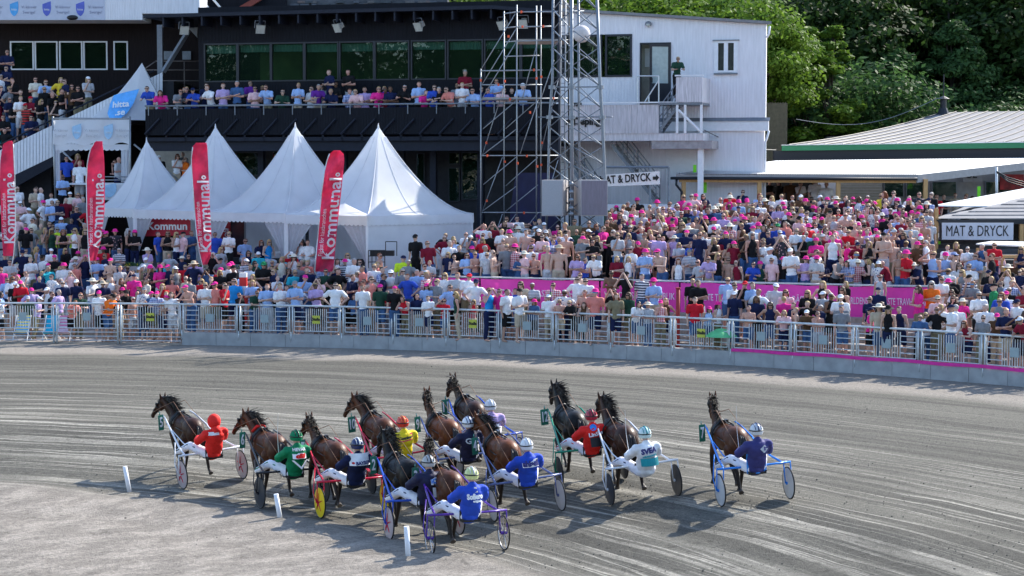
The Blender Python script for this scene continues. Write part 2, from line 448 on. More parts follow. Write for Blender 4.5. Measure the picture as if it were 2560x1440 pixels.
# white course posts on the inside edge
M_pvc = mat('white_plastic_post', (0.80, 0.81, 0.84), 0.4, 0.04)
for (x0, y0, x1, y1), lab in zip(((325, 1228, 312, 1166), (703, 1303, 690, 1235), (1022, 1403, 1016, 1316)),
                                 ('white plastic course post far left, leaning over dusty edge beside the red-hooded driver', 'white plastic course post between green and yellow-wheeled sulkies', 'white plastic course post nearest the camera left of blue driver')):
    p = tgnd(x0, y0); s_ = F / p.y; q = at(x1, y1, p.y)
    mb = MB(); mb.tube(p - Vector((0, 0, 0.1)), q, 0.050, 0.048, n=14)
    o = mb.build('course_post', M_pvc, smooth=False, origin=p); o.location = p
    for f in o.data.polygons: f.use_smooth = len(f.vertices) == 4
    tag(o, lab, 'post', 'white course posts')
# finish-line style red and white post and a dark red post among the crowd
def in_lower(px, t):
    a = fence_pt(px); b = wall_pt(px); p = a.lerp(b, t); p.z = lower_z_at(px, t); return p
p = in_lower(607, 0.25); zt = zat(682, p.y)
bp_ = thing('marker_post', p, 'red and white banded square marker post standing in the crowd', 'post')
segs = [(682, M_white), (693, M_red), (715, M_white), (739, M_red), (762, M_white), (785, M_red), (806, M_white)]
for (a, m_), (b, _) in zip(segs, segs[1:] + [(840, None)]):
    mb = MB(); za, zb = zat(a, p.y), max(zat(b, p.y), p.z); cx = xat(607, p.y)
    if za > p.z: mb.box((cx - 0.14, p.y - 0.14, zb + 0.001), (cx + 0.14, p.y + 0.14, za)); mb.build('band', m_, bp_)
p = in_lower(1696, 0.15); zt = zat(722, p.y); cx = p.x
bp_ = thing('red_post', p, 'plain dark red round post with a cap beside the rail fence', 'post')
mb = MB(); mb.tube((cx, p.y, p.z), (cx, p.y, zt), 0.07, n=10); mb.build('shaft', mat('dark_red_paint', (0.30, 0.03, 0.03)), bp_, smooth=True)
mb = MB(); mb.tube((cx, p.y, zt), (cx, p.y, zt + 0.05), 0.09, n=10); mb.build('cap', mat('dark_red_paint', (0.30, 0.03, 0.03)), bp_)

# pink banner wall
M_pink = mat('pink_banner_cloth', (0.92, 0.06, 0.46), 0.45, 0.10, 1.2, trans=.1)
M_pinkl = mat('pale_pink_print', (0.85, 0.16, 0.50), 0.45, 0.06, 2)
M_btext = mat('white_banner_print', (0.86, 0.62, 0.78), 0.5, 0.03)
M_rail = mat('pale_rail_top', (0.62, 0.60, 0.60), 0.5, 0.1, 4)
bw = thing('banner_wall', wall_pt(1600), 'retaining wall of the upper terrace with white rail above the long pink banner', 'wall')
wpx = [-220 + 60 * k for k in range(52)]
mb = MB(); mr = MB()
for a, b in zip(wpx, wpx[1:]):
    A, B = wall_pt(a), wall_pt(b); n_ = (B - A).cross(Vector((0, 0, 1))).normalized()
    if b <= 2440:
        mb.prism([Vector((p.x, p.y, 0.9)) for p in (A, B, B - n_ * 0.22, A - n_ * 0.22)], (0, 0, 1.28))
mb.build('plinth', M_plank, bw)
runs = [(1078, 1200, 'BÄSTA PUBLIK'), (1204, 1500, 'VÄRLDENS SNABBASTE TRAVHÄSTAR'), (1504, 1700, 'VÄRLDENS BÄSTA PUBLIK'), (1704, 1888, 'SNABBASTE TRAVHÄSTAR'), (1892, 2098, 'VÄRLDENS BÄSTA PUBLIK'), (2102, 2335, 'VÄRLDENS SNABBASTE TRAVHÄSTAR')]
for a, b, txt in runs:
    A, B = wall_pt(a), wall_pt(b); u = (B - A).normalized(); n_ = u.cross(Vector((0, 0, 1))).normalized()
    L = (B - A).length; rows = []
    for zi in range(7):
        z = 1.30 + zi * 0.20
        rows.append([A + u * (L * k / 24) + n_ * (0.10 + 0.012 * math.sin(k * 1.9 + zi) * (1 - zi / 9)) + Vector((0, 0, z - (0.02 * math.sin(k * math.pi / 6) if zi == 6 else 0))) for k in range(25)])
    mb = MB(); mb.grid(rows); o = mb.build('banner', M_pink, bw, smooth=True)
    # pale panels and the race-horse silhouettes below the words
    mid = A.lerp(B, 0.5) + n_ * 0.135
    mb = MB()
    k = 0.1
    while k < L - 0.3:
        w_ = R.uniform(0.25, 0.8)
        if R.random() < 0.6:
            zb = R.choice([1.36, 1.36, 2.1]); hh = R.uniform(0.12, 0.3)
            c = A + u * k + n_ * 0.128
            mb.prism([c + Vector((0, 0, zb)), c + u * w_ + Vector((0, 0, zb + 0.03)), c + u * (w_ - 0.05) + Vector((0, 0, zb + hh)), c + u * 0.04 + Vector((0, 0, zb + hh * 0.9))], n_ * 0.002)
        k += w_ + R.uniform(0.1, 0.5)
    if mb.v: mb.build('printed_shapes', M_pinkl, o)
    put_text(txt, 0.34, frame(mid + Vector((0, 0, 1.98)) - bw.location, u, n_), M_btext, o, width=L * 0.9, bold=0.004)
mb = MB()
for a, b in zip(wpx, wpx[1:]):
    if a < 1060 or b > 2360: continue
    A, B = wall_pt(a), wall_pt(b); n_ = (B - A).cross(Vector((0, 0, 1))).normalized()
    mb.prism([Vector((p.x, p.y, RAILZ - 0.03)) for p in (A + n_ * 0.16, B + n_ * 0.16, B - n_ * 0.10, A - n_ * 0.10)], (0, 0, 0.045))
mb.build('rail_cap', M_rail, bw)
# lower left barrier with pink cloth and flower boxes
lb = thing('pink_barrier', wall_pt(500), 'pink cloth covered barrier with flower boxes in front of the tents', 'barrier')
M_pw = mat('white_pink_panel', (0.80, 0.66, 0.72), 0.5, 0.06)
for a, b in [(-160 + 124 * k, -160 + 124 * k + 120) for k in range(10)]:
    A, B = wall_pt(a), wall_pt(b); u = (B - A).normalized(); n_ = u.cross(Vector((0, 0, 1))).normalized(); L = (B - A).length
    for j, (z0_, z1_, m_) in enumerate(((1.2, 2.02, M_pink), (2.02, 2.30, M_pw), (2.30, 2.42, M_pink))):
        mb = MB(); rows = []
        for zi in range(4):
            z = z0_ + (z1_ - z0_) * zi / 3
            rows.append([A + u * (L * k / 12) + n_ * (0.09 + 0.01 * math.sin(k * 1.7 + zi + a)) + Vector((0, 0, z)) for k in range(13)])
        mb.grid(rows); mb.build('cloth_panel', m_, lb, smooth=True)
M_leaf0 = mat('flowerbox_leaves', (0.04, 0.10, 0.02), 0.6, 0.3, 20)
M_petal = mat('yellow_petals', (0.8, 0.6, 0.02), 0.6, 0.1)
M_boxw = mat('white_flower_box', (0.72, 0.68, 0.66), 0.6, 0.06)
for k, px in enumerate((205, 345, 505, 625, 715, 808, 60)):
    A = wall_pt(px); B = wall_pt(px + 20); u = (B - A).normalized(); n_ = u.cross(Vector((0, 0, 1))).normalized()
    base = A + Vector((0, 0, 2.30)) + n_ * 0.1
    fb = thing('flower_box', base, ['white window box of yellow flowers hanging behind the feather flag', 'white window box of bright yellow flowers left of open tent', 'white window box hanging on pink barrier under the second feather flag', 'white window box on pink barrier right of the striped marker post', 'white window box on pink barrier below the double tent post', 'white window box on pink barrier beside the rightmost feather flag', 'white window box at the left end of pink barrier'][k], 'flower box', 'flower boxes on the pink barrier')
    Mx = Matrix((u, -n_, Vector((0, 0, 1)))).transposed().to_4x4(); Mx.translation = base
    mb = MB(Mx); mb.prism([(-0.55, -0.16, 0.02), (0.55, -0.16, 0.02), (0.6, -0.2, 0.2), (-0.6, -0.2, 0.2)], (0, 0.2, 0)); mb.build('planter', M_boxw, fb)
    mb = MB(Mx); mf = MB(Mx)
    for _ in range(160):
        c = Vector((R.uniform(-0.58, 0.58), R.uniform(-0.2, 0.02), 0.2 + R.random() ** 2 * 0.16)); e = Vector((R.uniform(-1, 1), R.uniform(-1, 1), R.uniform(-.2, 1))).normalized() * 0.05; g_ = e.orthogonal().normalized() * 0.03
        (mf if R.random() < 0.16 else mb).face([c - g_, c + e, c + g_, c - e])
    o = mb.build('foliage', M_leaf0, fb); o['kind'] = 'stuff'
    o = mf.build('blooms', M_petal, fb); o['kind'] = 'stuff'
# ================================================================== BUILDINGS
class Fr:
    """vertical facade frame: t along the wall, n out of it, z up"""
    def __init__(s, px, Y, yaw):
        s.o = Vector((xat(px, Y), Y, 0)); s.u = Vector((math.cos(yaw), math.sin(yaw), 0)); s.n = Vector((math.sin(yaw), -math.cos(yaw), 0))
        s.M = Matrix((s.u, -s.n, Vector((0, 0, 1)))).transposed().to_4x4(); s.M.translation = s.o      # local (t, -n, z)
    def P(s, px, py, n=0.0):
        r = ray(px, py); c = Vector((0, 0, CAMZ)); k = ((s.o + s.n * n - c).dot(s.n)) / r.dot(s.n); q = c + r * k
        return (q - s.o).dot(s.u), q.z
    def W(s, t, n, z): return s.o + s.u * t + s.n * n + Vector((0, 0, z))
    def box(s, mb, px0, py0, px1, py1, n0, n1, at_n=None):
        """box seen (on its outer face) between two photo corners"""
        a = n1 if at_n is None else at_n
        t0, z1 = s.P(px0, (py0), a); t1, z0 = s.P(px1, py1, a)
        mb.box((t0, -n1, z0), (t1, -n0, z1)); return t0, t1, z0, z1
FB = Fr(1370, 87.0, math.radians(-14.1))
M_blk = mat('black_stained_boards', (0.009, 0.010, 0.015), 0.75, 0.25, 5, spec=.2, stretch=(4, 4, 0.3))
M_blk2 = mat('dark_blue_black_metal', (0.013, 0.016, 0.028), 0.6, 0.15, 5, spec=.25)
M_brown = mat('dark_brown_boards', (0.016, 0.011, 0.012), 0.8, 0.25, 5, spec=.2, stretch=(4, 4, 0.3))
M_wht = mat('weathered_white_boards', (0.78, 0.77, 0.80), 0.75, 0.07, 2.5, stretch=(5, 5, 0.5))
M_whtd = mat('stained_white_boards', (0.60, 0.57, 0.60), 0.8, 0.22, 3.5, stretch=(6, 6, 0.5))
M_trim = mat('white_trim', (0.76, 0.77, 0.80), 0.6, 0.05)
M_steel = mat('dull_grey_steel', (0.20, 0.22, 0.25), 0.5, 0.12, 8, metal=0.4)
M_frame = mat('window_frame_black', (0.015, 0.018, 0.026), 0.45, 0.05)
M_cream = mat('cream_interior', (0.45, 0.42, 0.36), 0.8, 0.1)
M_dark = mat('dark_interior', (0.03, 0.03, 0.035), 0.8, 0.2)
M_lampw = mat('floodlight_housing', (0.45, 0.44, 0.42), 0.6, 0.15, 12)
def glass_mat(name, tint, rough=0.02, fac=0.34):
    m, n, l, b = nmat(name)
    b.inputs['Base Color'].default_value = lin(tint); b.inputs['Roughness'].default_value = rough; b.inputs['Specular IOR Level'].default_value = 0.8
    tc = node(n, 'ShaderNodeTexCoord'); nz = node(n, 'ShaderNodeTexNoise'); nz.inputs['Scale'].default_value = 1.3; nz.inputs['Detail'].default_value = 2
    l.new(tc.outputs['Object'], nz.inputs['Vector']); bp = node(n, 'ShaderNodeBump'); bp.inputs['Strength'].default_value = 0.12; bp.inputs['Distance'].default_value = 0.15
    l.new(nz.outputs[0], bp.inputs['Height']); l.new(bp.outputs[0], b.inputs['Normal'])
    gl = node(n, 'ShaderNodeBsdfTransparent'); gl.inputs[0].default_value = (0.7, 0.85, 0.78, 1)
    ms = node(n, 'ShaderNodeMixShader'); ms.inputs[0].default_value = fac
    l.new(gl.outputs[0], ms.inputs[1]); l.new(b.outputs[0], ms.inputs[2]); l.new(ms.outputs[0], n['Material Output'].inputs[0])
    return m
M_glass = glass_mat('tinted_window_glass', (0.012, 0.028, 0.018))
M_curt = mat('pale_teal_valance', (0.45, 0.62, 0.62), 0.8, 0.15, 10, stretch=(6, 6, 1))

bb = thing('grandstand_building', FB.W(-8, 2, 2.1), 'long black two storey grandstand with a roofed balcony and big dark windows', 'building')
def part(name, m, mb, parent=None, smooth=False):
    parent = parent or bb
    root = parent
    while root.parent is not None: root = root.parent
    return mb.build(name, m, parent, smooth, origin=root.location)
# pane positions on the facade
panes = [(514, 590), (598, 674), (681, 757), (765, 843), (852, 932), (940, 1020), (1031, 1112), (1122, 1204), (1214, 1298), (1306, 1392)]
tL, _ = FB.P(497, 200); tR, _ = FB.P(1400, 200)
zt_ = lambda px: 110 - 15 * (px - 515) / 855; zb_ = lambda px: 205 - 11 * (px - 515) / 855
# upper wall as pieces around the window strip
mb = MB(FB.M)
_, zsill = FB.P(515, 206); _, zhead = FB.P(515, 109); _, zroof = FB.P(515, 50); _, zfl = FB.P(515, 345)
t_w0, _ = FB.P(510, 150); t_w1, _ = FB.P(1396, 150)
mb.box((tL, 0, zhead), (tR, 8, zroof + 0.6)); mb.box((tL, 0, zfl), (tR, 8, zsill)); mb.box((tL, 0, zsill), (t_w0, 0.3, zhead)); mb.box((tL, 7.5, zsill), (tR, 8, zhead))
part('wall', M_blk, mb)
mb = MB(FB.M)
k = tL + 0.1
while k < tR:
    mb.box((k, -0.012, zhead + 0.08), (k + 0.025, 0, zroof)); mb.box((k, -0.012, zfl), (k + 0.025, 0, zsill - 0.08)); k += 0.15
part('board_battens', M_blk, mb)['kind'] = 'stuff'
for i, (a, b) in enumerate(panes):
    t0, _ = FB.P(a - 4, 150); t1, _ = FB.P(b + 4, 150)
    mb = MB(FB.M); fw = 0.07
    mb.box((t0, -0.03, zsill), (t0 + fw, 0.12, zhead)); mb.box((t1 - fw, -0.03, zsill), (t1, 0.12, zhead)); mb.box((t0 + fw, -0.03, zhead - fw), (t1 - fw, 0.12, zhead)); mb.box((t0 + fw, -0.03, zsill), (t1 - fw, 0.12, zsill + fw))
    w = part('window', M_frame, mb)
    mb = MB(FB.M); mb.box((t0 + fw, 0.05, zsill + fw), (t1 - fw, 0.062, zhead - fw)); part('pane', M_glass, mb, w)
    mb = MB(FB.M); rows = []
    for z in (zhead - 0.42 - 0.05 * R.random(), zhead - fw - 0.02): rows.append([(t0 + fw + (t1 - t0 - 2 * fw) * q / 20, 0.22 + 0.03 * (q % 2), z) for q in range(21)])
    mb.grid(rows); part('valance', M_curt, mb, w)
mb = MB(FB.M); mb.box((t_w0, 0.12, zhead), (tR, 0.2, zhead + 0.1)); mb.box((t_w0, 7.2, zsill - 0.3), (tR, 7.4, zhead)); part('back_room_wall', mat('painted_tree_reflection', (0.13, 0.20, 0.075), 0.8, 0.8, 0.5), mb)  # green reflection of trees in the panes is put into this wall's colour
# roof: two sloping runs, deep eave
mb = MB(FB.M)
p0 = FB.P(358, 36, 1.3); p1 = FB.P(1232, 13, 1.3); p2 = FB.P(1402, 26, 1.3)
for q0, q1 in ((p0, p1), (p1, p2)):
    a = [(q0[0], -1.3, q0[1] - 0.16), (q0[0], -1.3, q0[1]), (q1[0], -1.3, q1[1]), (q1[0], -1.3, q1[1] - 0.16)]
    mb.prism(a, (0, 9.0, 0.0))
part('roof', M_blk2, mb)
mb = MB(FB.M)
for k in range(19):
    px = 408 + 48.2 * k
    t, z = FB.P(px, 40, 1.2); zr = p0[1] + (p1[1] - p0[1]) * (t - p0[0]) / (p1[0] - p0[0]) - 0.16 if px < 1232 else 13
    if px > 1232: zr = p1[1] + (p2[1] - p1[1]) * (t - p1[0]) / (p2[0] - p1[0]) - 0.16
    m1 = MB(FB.M); m1.box((t - 0.04, -1.22, zr - 0.42), (t + 0.04, 0.0, zr)); part('eave_bracket', M_blk2, m1)
# balcony: floor, boarded front, rail, diagonal struts, soffit beam
t0, zr_ = FB.P(363, 264, 2.2); t1, _ = FB.P(1396, 260, 2.2); zr_ = FB.P(900, 261, 2.2)[1]; zc0 = FB.P(900, 336, 2.2)[1]; zc1 = FB.P(900, 269, 2.2)[1]
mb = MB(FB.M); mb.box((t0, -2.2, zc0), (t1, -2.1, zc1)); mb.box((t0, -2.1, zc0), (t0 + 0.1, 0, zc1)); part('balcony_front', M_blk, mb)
mb = MB(FB.M); k = t0 + 0.05
while k < t1: mb.box((k, -2.215, zc0 + 0.02), (k + 0.03, -2.2, zc1 - 0.02)); k += 0.13
part('board_battens', M_blk, mb)['kind'] = 'stuff'
mb = MB(FB.M); mb.box((t0, -2.1, zfl - 0.18), (t1, 0, zfl)); part('balcony_floor', M_blk2, mb)
mb = MB(FB.M); mb.tube((t0, -2.22, zr_), (t1, -2.22, zr_), 0.045); part('handrail', M_steel, mb, smooth=True)
for k in range(15):
    px = 372 + 72 * k
    t, _ = FB.P(px, 262, 2.2); m1 = MB(FB.M); m1.tube((t, -2.24, zc1 - 0.3), (t, -2.24, zr_), 0.028, n=6); part('rail_post', M_steel, m1)
_, zbeam0 = FB.P(900, 377, 1.9); _, zbeam1 = FB.P(900, 352, 1.9)
for k in range(22):
    px = 398 + 49 * k
    if px > 1390: break
    ta, za = FB.P(px, 297, 2.3); tb, zb = FB.P(px - 36, 336, 2.3)
    m1 = MB(FB.M); m1.tube((ta, -2.28, za), (tb, -2.28, zb), 0.05, n=6); part('strut', M_blk2, m1)
    m1 = MB(FB.M); m1.box((tb - 0.05, -2.1, zbeam1), (tb + 0.05, -1.7, zc0)); part('hanger', M_blk2, m1)
mb = MB(FB.M); mb.box((t0, -1.9, zbeam0), (t1, -1.7, zbeam1)); mb.box((t0, -1.7, zbeam0 + 0.2), (t1, 0, zbeam0 + 0.32)); part('soffit_beam', M_blk2, mb)
# ground floor: recessed, columns, glazed doors
zf = 2.1
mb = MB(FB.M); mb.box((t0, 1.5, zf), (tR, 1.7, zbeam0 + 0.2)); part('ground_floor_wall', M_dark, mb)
for px in (500, 655, 862, 1005, 1085, 1203):
    t, _ = FB.P(px, 420, 0.2); m1 = MB(FB.M); m1.box((t - 0.14, -0.4, zf), (t + 0.14, -0.1, zbeam0 + 0.2)); part('column', M_blk2, m1)
for (a, y0_, b, y1_, lb_) in ((1120, 380, 1150, 412, 0), (1153, 380, 1205, 500, 0), (1040, 382, 1062, 500, 0), (1120, 418, 1150, 505, 0), (680, 378, 708, 440, 0), (590, 380, 650, 440, 0)):
    mb = MB(FB.M); T0, T1, Z0, Z1 = FB.box(mb, a, y0_, b, y1_, -1.45, -1.38); w = part('door', M_frame, mb)
    mb = MB(FB.M); mb.box((T0 + 0.06, 1.36, Z0 + 0.06), (T1 - 0.06, 1.37, Z1 - 0.06)); part('pane', M_glass, mb, w)
# pale lit room behind the left end with curtains
mb = MB(FB.M); FB.box(mb, 372, 377, 484, 470, -1.44, -1.2); part('pale_room_wall', M_cream, mb)
# flood lights under the eave
M_lens = mat('lamp_glass', (0.5, 0.5, 0.45), 0.2, 0.1)
fl_n = ['leftmost floodlight under the black eave beside the grey steel column', 'second floodlight from the left under black grandstand eave', 'third floodlight from the left under black grandstand eave', 'floodlight under the black eave left of the scaffold tower', 'floodlight under the black eave just behind the scaffold', 'boxy white floodlight facing straight out inside scaffold']
for px, lab in zip((460, 650, 845, 1047, 1256, 1308), fl_n):
    y = 74 - 12 * (px - 460) / 800 if px != 1308 else 58
    n_ = 0.9
    t, z = FB.P(px, y, n_); L = FB.W(t, n_, z)
    o = thing('floodlight', L, lab, 'floodlight', 'floodlights along the grandstand eave')
    Mx = Matrix.Translation(L) @ Euler((0.5, 0, FB.u.angle(Vector((1, 0, 0))) * -1 + (0.6 if px < 700 else -0.5 if px != 1308 else 0.0))).to_matrix().to_4x4()
    mb = MB(Mx); s = 0.22
    mb.prism([(-s * .5, .12, -s * .5), (s * .5, .12, -s * .5), (s * .5, .12, s * .6), (-s * .5, .12, s * .6)], (0, 0.16, 0))
    for q in (((-s, -0.1, -s), (s, -0.1, -s), (s * .5, .12, -s * .5), (-s * .5, .12, -s * .5)), ((s, -.1, -s), (s, -.1, s), (s * .5, .12, s * .6), (s * .5, .12, -s * .5)), ((s, -.1, s), (-s, -.1, s), (-s * .5, .12, s * .6), (s * .5, .12, s * .6)), ((-s, -.1, s), (-s, -.1, -s), (-s * .5, .12, -s * .5), (-s * .5, .12, s * .6))): mb.face(q)
    mb.build('housing', M_lampw, o)
    mb = MB(Mx); mb.box((-s + .02, -.09, -s + .02), (s - .02, -.08, s - .02)); mb.build('lens', M_lens, o)
    mb = MB(Mx); mb.tube((-s - .02, 0.05, 0), (-s - .02, 0.1, 0.34), 0.018, n=5); mb.tube((s + .02, 0.05, 0), (s + .02, 0.1, 0.34), 0.018, n=5); mb.tube((-s - .02, .1, .34), (s + .02, .1, .34), 0.018, n=5); mb.build('bracket', M_steel, o)

# ------------------------------------------------------------------ white boarded building on the right end
wb = thing('white_building', FB.W(5, 0, 2.1), 'weathered white boarded building with sloping roof, outside stairs and a landing', 'building')
tW0, _ = FB.P(1402, 200); tW1, zwr = FB.P(1916, 60); _, zband0 = FB.P(1700, 328); _, zband1 = FB.P(1700, 304)
za0 = FB.P(1402, 28)[1]; za1 = FB.P(1916, 60)[1]
def rooz(t): return za0 + (za1 - za0) * (t - tW0) / (tW1 - tW0)
# wall built round its openings
op = {'w': (1402, 88, 1580, 192), 'd': (1600, 107, 1676, 262), 's': (1790, 108, 1840, 181)}
ox = {}
for k_, (a, y0_, b, y1_) in op.items():
    T0, Z1 = FB.P(a, y0_); T1, Z0 = FB.P(b, y1_); ox[k_] = (T0, T1, Z0, Z1)
def wallpoly(mb, ta, tb, za, zb=None, d=0.25):
    top = (rooz(ta), rooz(tb)) if zb is None else (zb, zb)
    mb.prism([(ta, 0, za), (tb, 0, za), (tb, 0, top[1]), (ta, 0, top[0])], (0, d, 0))
mb = MB(FB.M)
w_, d_, s_ = ox['w'], ox['d'], ox['s']
wallpoly(mb, tW0, w_[1], w_[3]); wallpoly(mb, tW0, w_[1], zband1, w_[2])
wallpoly(mb, w_[1], d_[0], zband1); wallpoly(mb, d_[0], d_[1], d_[3]); wallpoly(mb, d_[0], d_[1], zband1, d_[2])
wallpoly(mb, d_[1], s_[0], zband1); wallpoly(mb, s_[0], s_[1], s_[3]); wallpoly(mb, s_[0], s_[1], zband1, s_[2]); wallpoly(mb, s_[1], tW1, zband1)
mb.prism([(tW1 - .25, .25, zband1), (tW1, .25, zband1), (tW1 - 3.4, 8, zband1), (tW1 - 3.65, 8, zband1)], (0, 0, rooz(tW1) - zband1))
mb.box((tW0, 0.02, 2.1), (tW1 - 0.05, 0.25, zband0)); mb.prism([(tW1 - .3, .25, 2.1), (tW1 - .05, .25, 2.1), (tW1 - 3.4, 8, 2.1), (tW1 - 3.65, 8, 2.1)], (0, 0, zband0 - 2.1))
part('wall', M_wht, mb, wb)
mb = MB(FB.M); k = tW0 + 0.05
while k < tW1 - 0.03:
    def free(a): return not (a[0] - 0.04 < k < a[1] + 0.01)
    top = rooz(k) - 0.02
    zs = [(zband1 + 0.02, top)]
    for a in (w_, d_, s_):
        if not free(a): zs = [(zband1 + 0.02, a[2]), (a[3], top)]
    for a, b in zs: mb.box((k, -0.018, a), (k + 0.035, 0, b))
    if k < tW1 - 0.1: mb.box((k, 0.004, 2.1), (k + 0.03, 0.02, zband0 - 0.02))
    k += 0.135
part('board_battens', M_wht, mb, wb)['kind'] = 'stuff'
mb = MB(FB.M); mb.prism([(tW0, -0.25, rooz(tW0)), (tW1 + 0.25, -0.25, rooz(tW1 + 0.25)), (tW1 + 0.25, -0.25, rooz(tW1 + 0.25) + 0.12), (tW0, -0.25, rooz(tW0) + 0.12)], (-3.0, 7.2, 0)); part('roof', mat('grey_roof_felt', (0.22, 0.22, 0.23), 0.8, 0.15, 3), mb, wb)
mb = MB(FB.M); mb.box((tW0, -0.16, zband0), (tW1 + 0.15, 0.0, zband1)); part('fascia_band', M_trim, mb, wb)
mb = MB(FB.M); mb.prism([(tW0, -0.2, zband1), (tW1 + 0.2, -0.2, zband1), (tW1 + 0.2, -0.03, zband1 + 0.14), (tW0, -0.03, zband1 + 0.14)], (0, 0.004, 0.02)); part('band_flashing', M_steel, mb, wb)
mb = MB(FB.M); mb.path([(tW1 + 0.16, -0.1, rooz(tW1) - 0.1), (tW1 + 0.12, -0.1, rooz(tW1) - 0.45), (tW1 + 0.03, -0.06, rooz(tW1) - 0.6)], 0.05); mb.path([(tW1 + 0.16, -0.1, zband0), (tW1 + 0.06, -0.06, zband0 - 0.35), (tW1 + 0.0, -0.06, zband0 - 0.5), (tW1 + 0.0, -0.06, 2.2)], 0.05); part('downpipe', M_trim, mb, wb, True)
# big black window (two panes), small white casement, open door
for (a, b) in ((1404, 1505), (1513, 1580)):
    T0, _ = FB.P(a, 150); T1, _ = FB.P(b, 150); mb = MB(FB.M); f = 0.09
    mb.box((T0, -0.05, w_[2]), (T0 + f, 0.14, w_[3])); mb.box((T1 - f, -0.05, w_[2]), (T1, 0.14, w_[3])); mb.box((T0 + f, -0.05, w_[3] - f), (T1 - f, 0.14, w_[3])); mb.box((T0 + f, -0.05, w_[2]), (T1 - f, 0.14, w_[2] + f))
    w = part('window', M_frame, mb, wb); mb = MB(FB.M); mb.box((T0 + f, 0.05, w_[2] + f), (T1 - f, 0.062, w_[3] - f)); part('pane', M_glass, mb, w)
T0, T1, Z0, Z1 = s_; mb = MB(FB.M); f = 0.10
mb.box((T0 - .08, -0.06, Z0 - .02), (T0 + f, 0.1, Z1)); mb.box((T1 - f, -0.06, Z0 - .02), (T1 + .08, 0.1, Z1)); mb.box((T0 - .08, -0.06, Z1), (T1 + .08, 0.1, Z1 + f)); mid = (T0 + T1) / 2; mb.box((mid - .09, -0.055, Z0), (mid + .09, .1, Z1)); mb.box((T0 + f, -0.05, Z0), (mid - .09, .1, Z0 + .09)); mb.box((mid + .09, -0.05, Z0), (T1 - f, .1, Z0 + .09))
w = part('window', M_trim, mb, wb); w['label'] = 'small white two-light casement window'
for a, b in ((T0 + f, mid - .09), (mid + .09, T1 - f)): mb = MB(FB.M); mb.box((a, 0.03, Z0 + .09), (b, 0.04, Z1)); part('pane', mat('dim_pane', (0.05, 0.055, 0.05), 0.15, 0.2), mb, w)
mb = MB(FB.M); mb.box((T0 - .14, -0.12, Z1 + f), (T1 + .14, 0, Z1 + f + .04)); part('drip_board', M_steel, mb, w)
mb = MB(FB.M); mb.box((T0 - .08, -0.13, Z0 - .09), (T1 + .08, 0, Z0 - .02)); part('sill', M_steel, mb, w)
T0, T1, Z0, Z1 = d_; mb = MB(FB.M); mb.box((T0, -0.03, Z0), (T0 + .05, .12, Z1)); mb.box((T0 + .05, -0.03, Z1 - .07), (T1 + .02, .12, Z1)); mb.box((T1 - .03, -0.03, Z0), (T1 + .02, .12, Z1 - .07)); dr = part('door_frame', M_frame, mb, wb)
mb = MB(FB.M); mb.box((T0 - .3, 0.9, Z0), (T1 + .1, 1.0, Z1 + .2)); mb.box((T0 - .3, 0.25, Z0 - .1), (T1, 1.0, Z0)); part('entry_room', M_cream, mb, wb)
mb = MB(FB.M); pa = FB.P(1604, 120)[0]; mb.box((pa, 0.86, FB.P(1604, 165)[1]), (pa + 0.42, 0.89, FB.P(1604, 118)[1])); part('notice', M_white, mb, wb)
# door leaf swung outward
leaf = (T0 + (T1 - T0) * 0.5); mb = MB(FB.M @ Matrix.Translation((T1, -0.03, 0)) @ Matrix.Rotation(math.radians(28), 4, 'Z')); wl_ = 0.98
mb.box((-wl_, -0.05, Z0 + .02), (-wl_ + .1, 0, Z1 - .08)); mb.box((-.12, -0.05, Z0 + .02), (0, 0, Z1 - .08)); mb.box((-wl_ + .1, -0.05, Z1 - .2), (-.12, 0, Z1 - .08)); mb.box((-wl_ + .1, -0.05, Z0 + .02), (-.12, 0, Z0 + 0.95)); dl = part('door', M_frame, mb, wb)
mb.__init__(mb.M); mb.box((-wl_ + .1, -0.03, Z0 + .95), (-.12, -.02, Z1 - .2)); part('pane', mat('pale_door_glass', (0.35, 0.42, 0.42), 0.2, 0.1), mb, dl)
mb.__init__(mb.M); mb.box((-wl_ + .02, -.08, Z0 + .98), (-wl_ + .12, -.05, Z0 + 1.2)); part('handle', M_black, mb, dl)
# wall lamp
t, z = FB.P(1622, 60); L = FB.W(t, 0, z); o = thing('wall_lamp', L, 'small dark bulkhead lamp high on the white boarded wall', 'lamp')
mb = MB(); mb.sphere(L + FB.n * 0.1, 0.15, sc=(1, 1, .8)); mb.build('hood', M_steel, o, True); mb = MB(); mb.sphere(L + FB.n * 0.16 - Vector((0, 0, .05)), 0.1); mb.build('lens', M_lens, o, True)
# balcony walkway with white boarded front, left of the stairs
tA, zA = FB.P(1402, 265, 2.2); tB, _ = FB.P(1647, 265, 2.2); zw1 = FB.P(1560, 262, 2.2)[1]; zw0 = FB.P(1560, 334, 2.2)[1]; zw2 = FB.P(1560, 352, 2.2)[1]
mb = MB(FB.M); q = [tA, FB.P(1500, 265, 2.2)[0], FB.P(1578, 265, 2.2)[0], tB]
for a, b in zip(q, q[1:]):
    m1 = MB(FB.M); m1.box((a + .01, -2.2, zw0), (b - .01, -2.12, zw1)); part('balustrade_panel', M_whtd, m1, wb)
mb = MB(FB.M); k = tA + .05
while k < tB - .03: mb.box((k, -2.215, zw0 + .02), (k + .03, -2.2, zw1 - .02)); k += .12
part('board_battens', M_whtd, mb, wb)['kind'] = 'stuff'
mb = MB(FB.M); tC, _ = FB.P(1757, 340, 2.2); mb.box((tA, -2.16, zw2), (tC, 0, zw0)); part('walkway_floor', M_whtd, mb, wb)
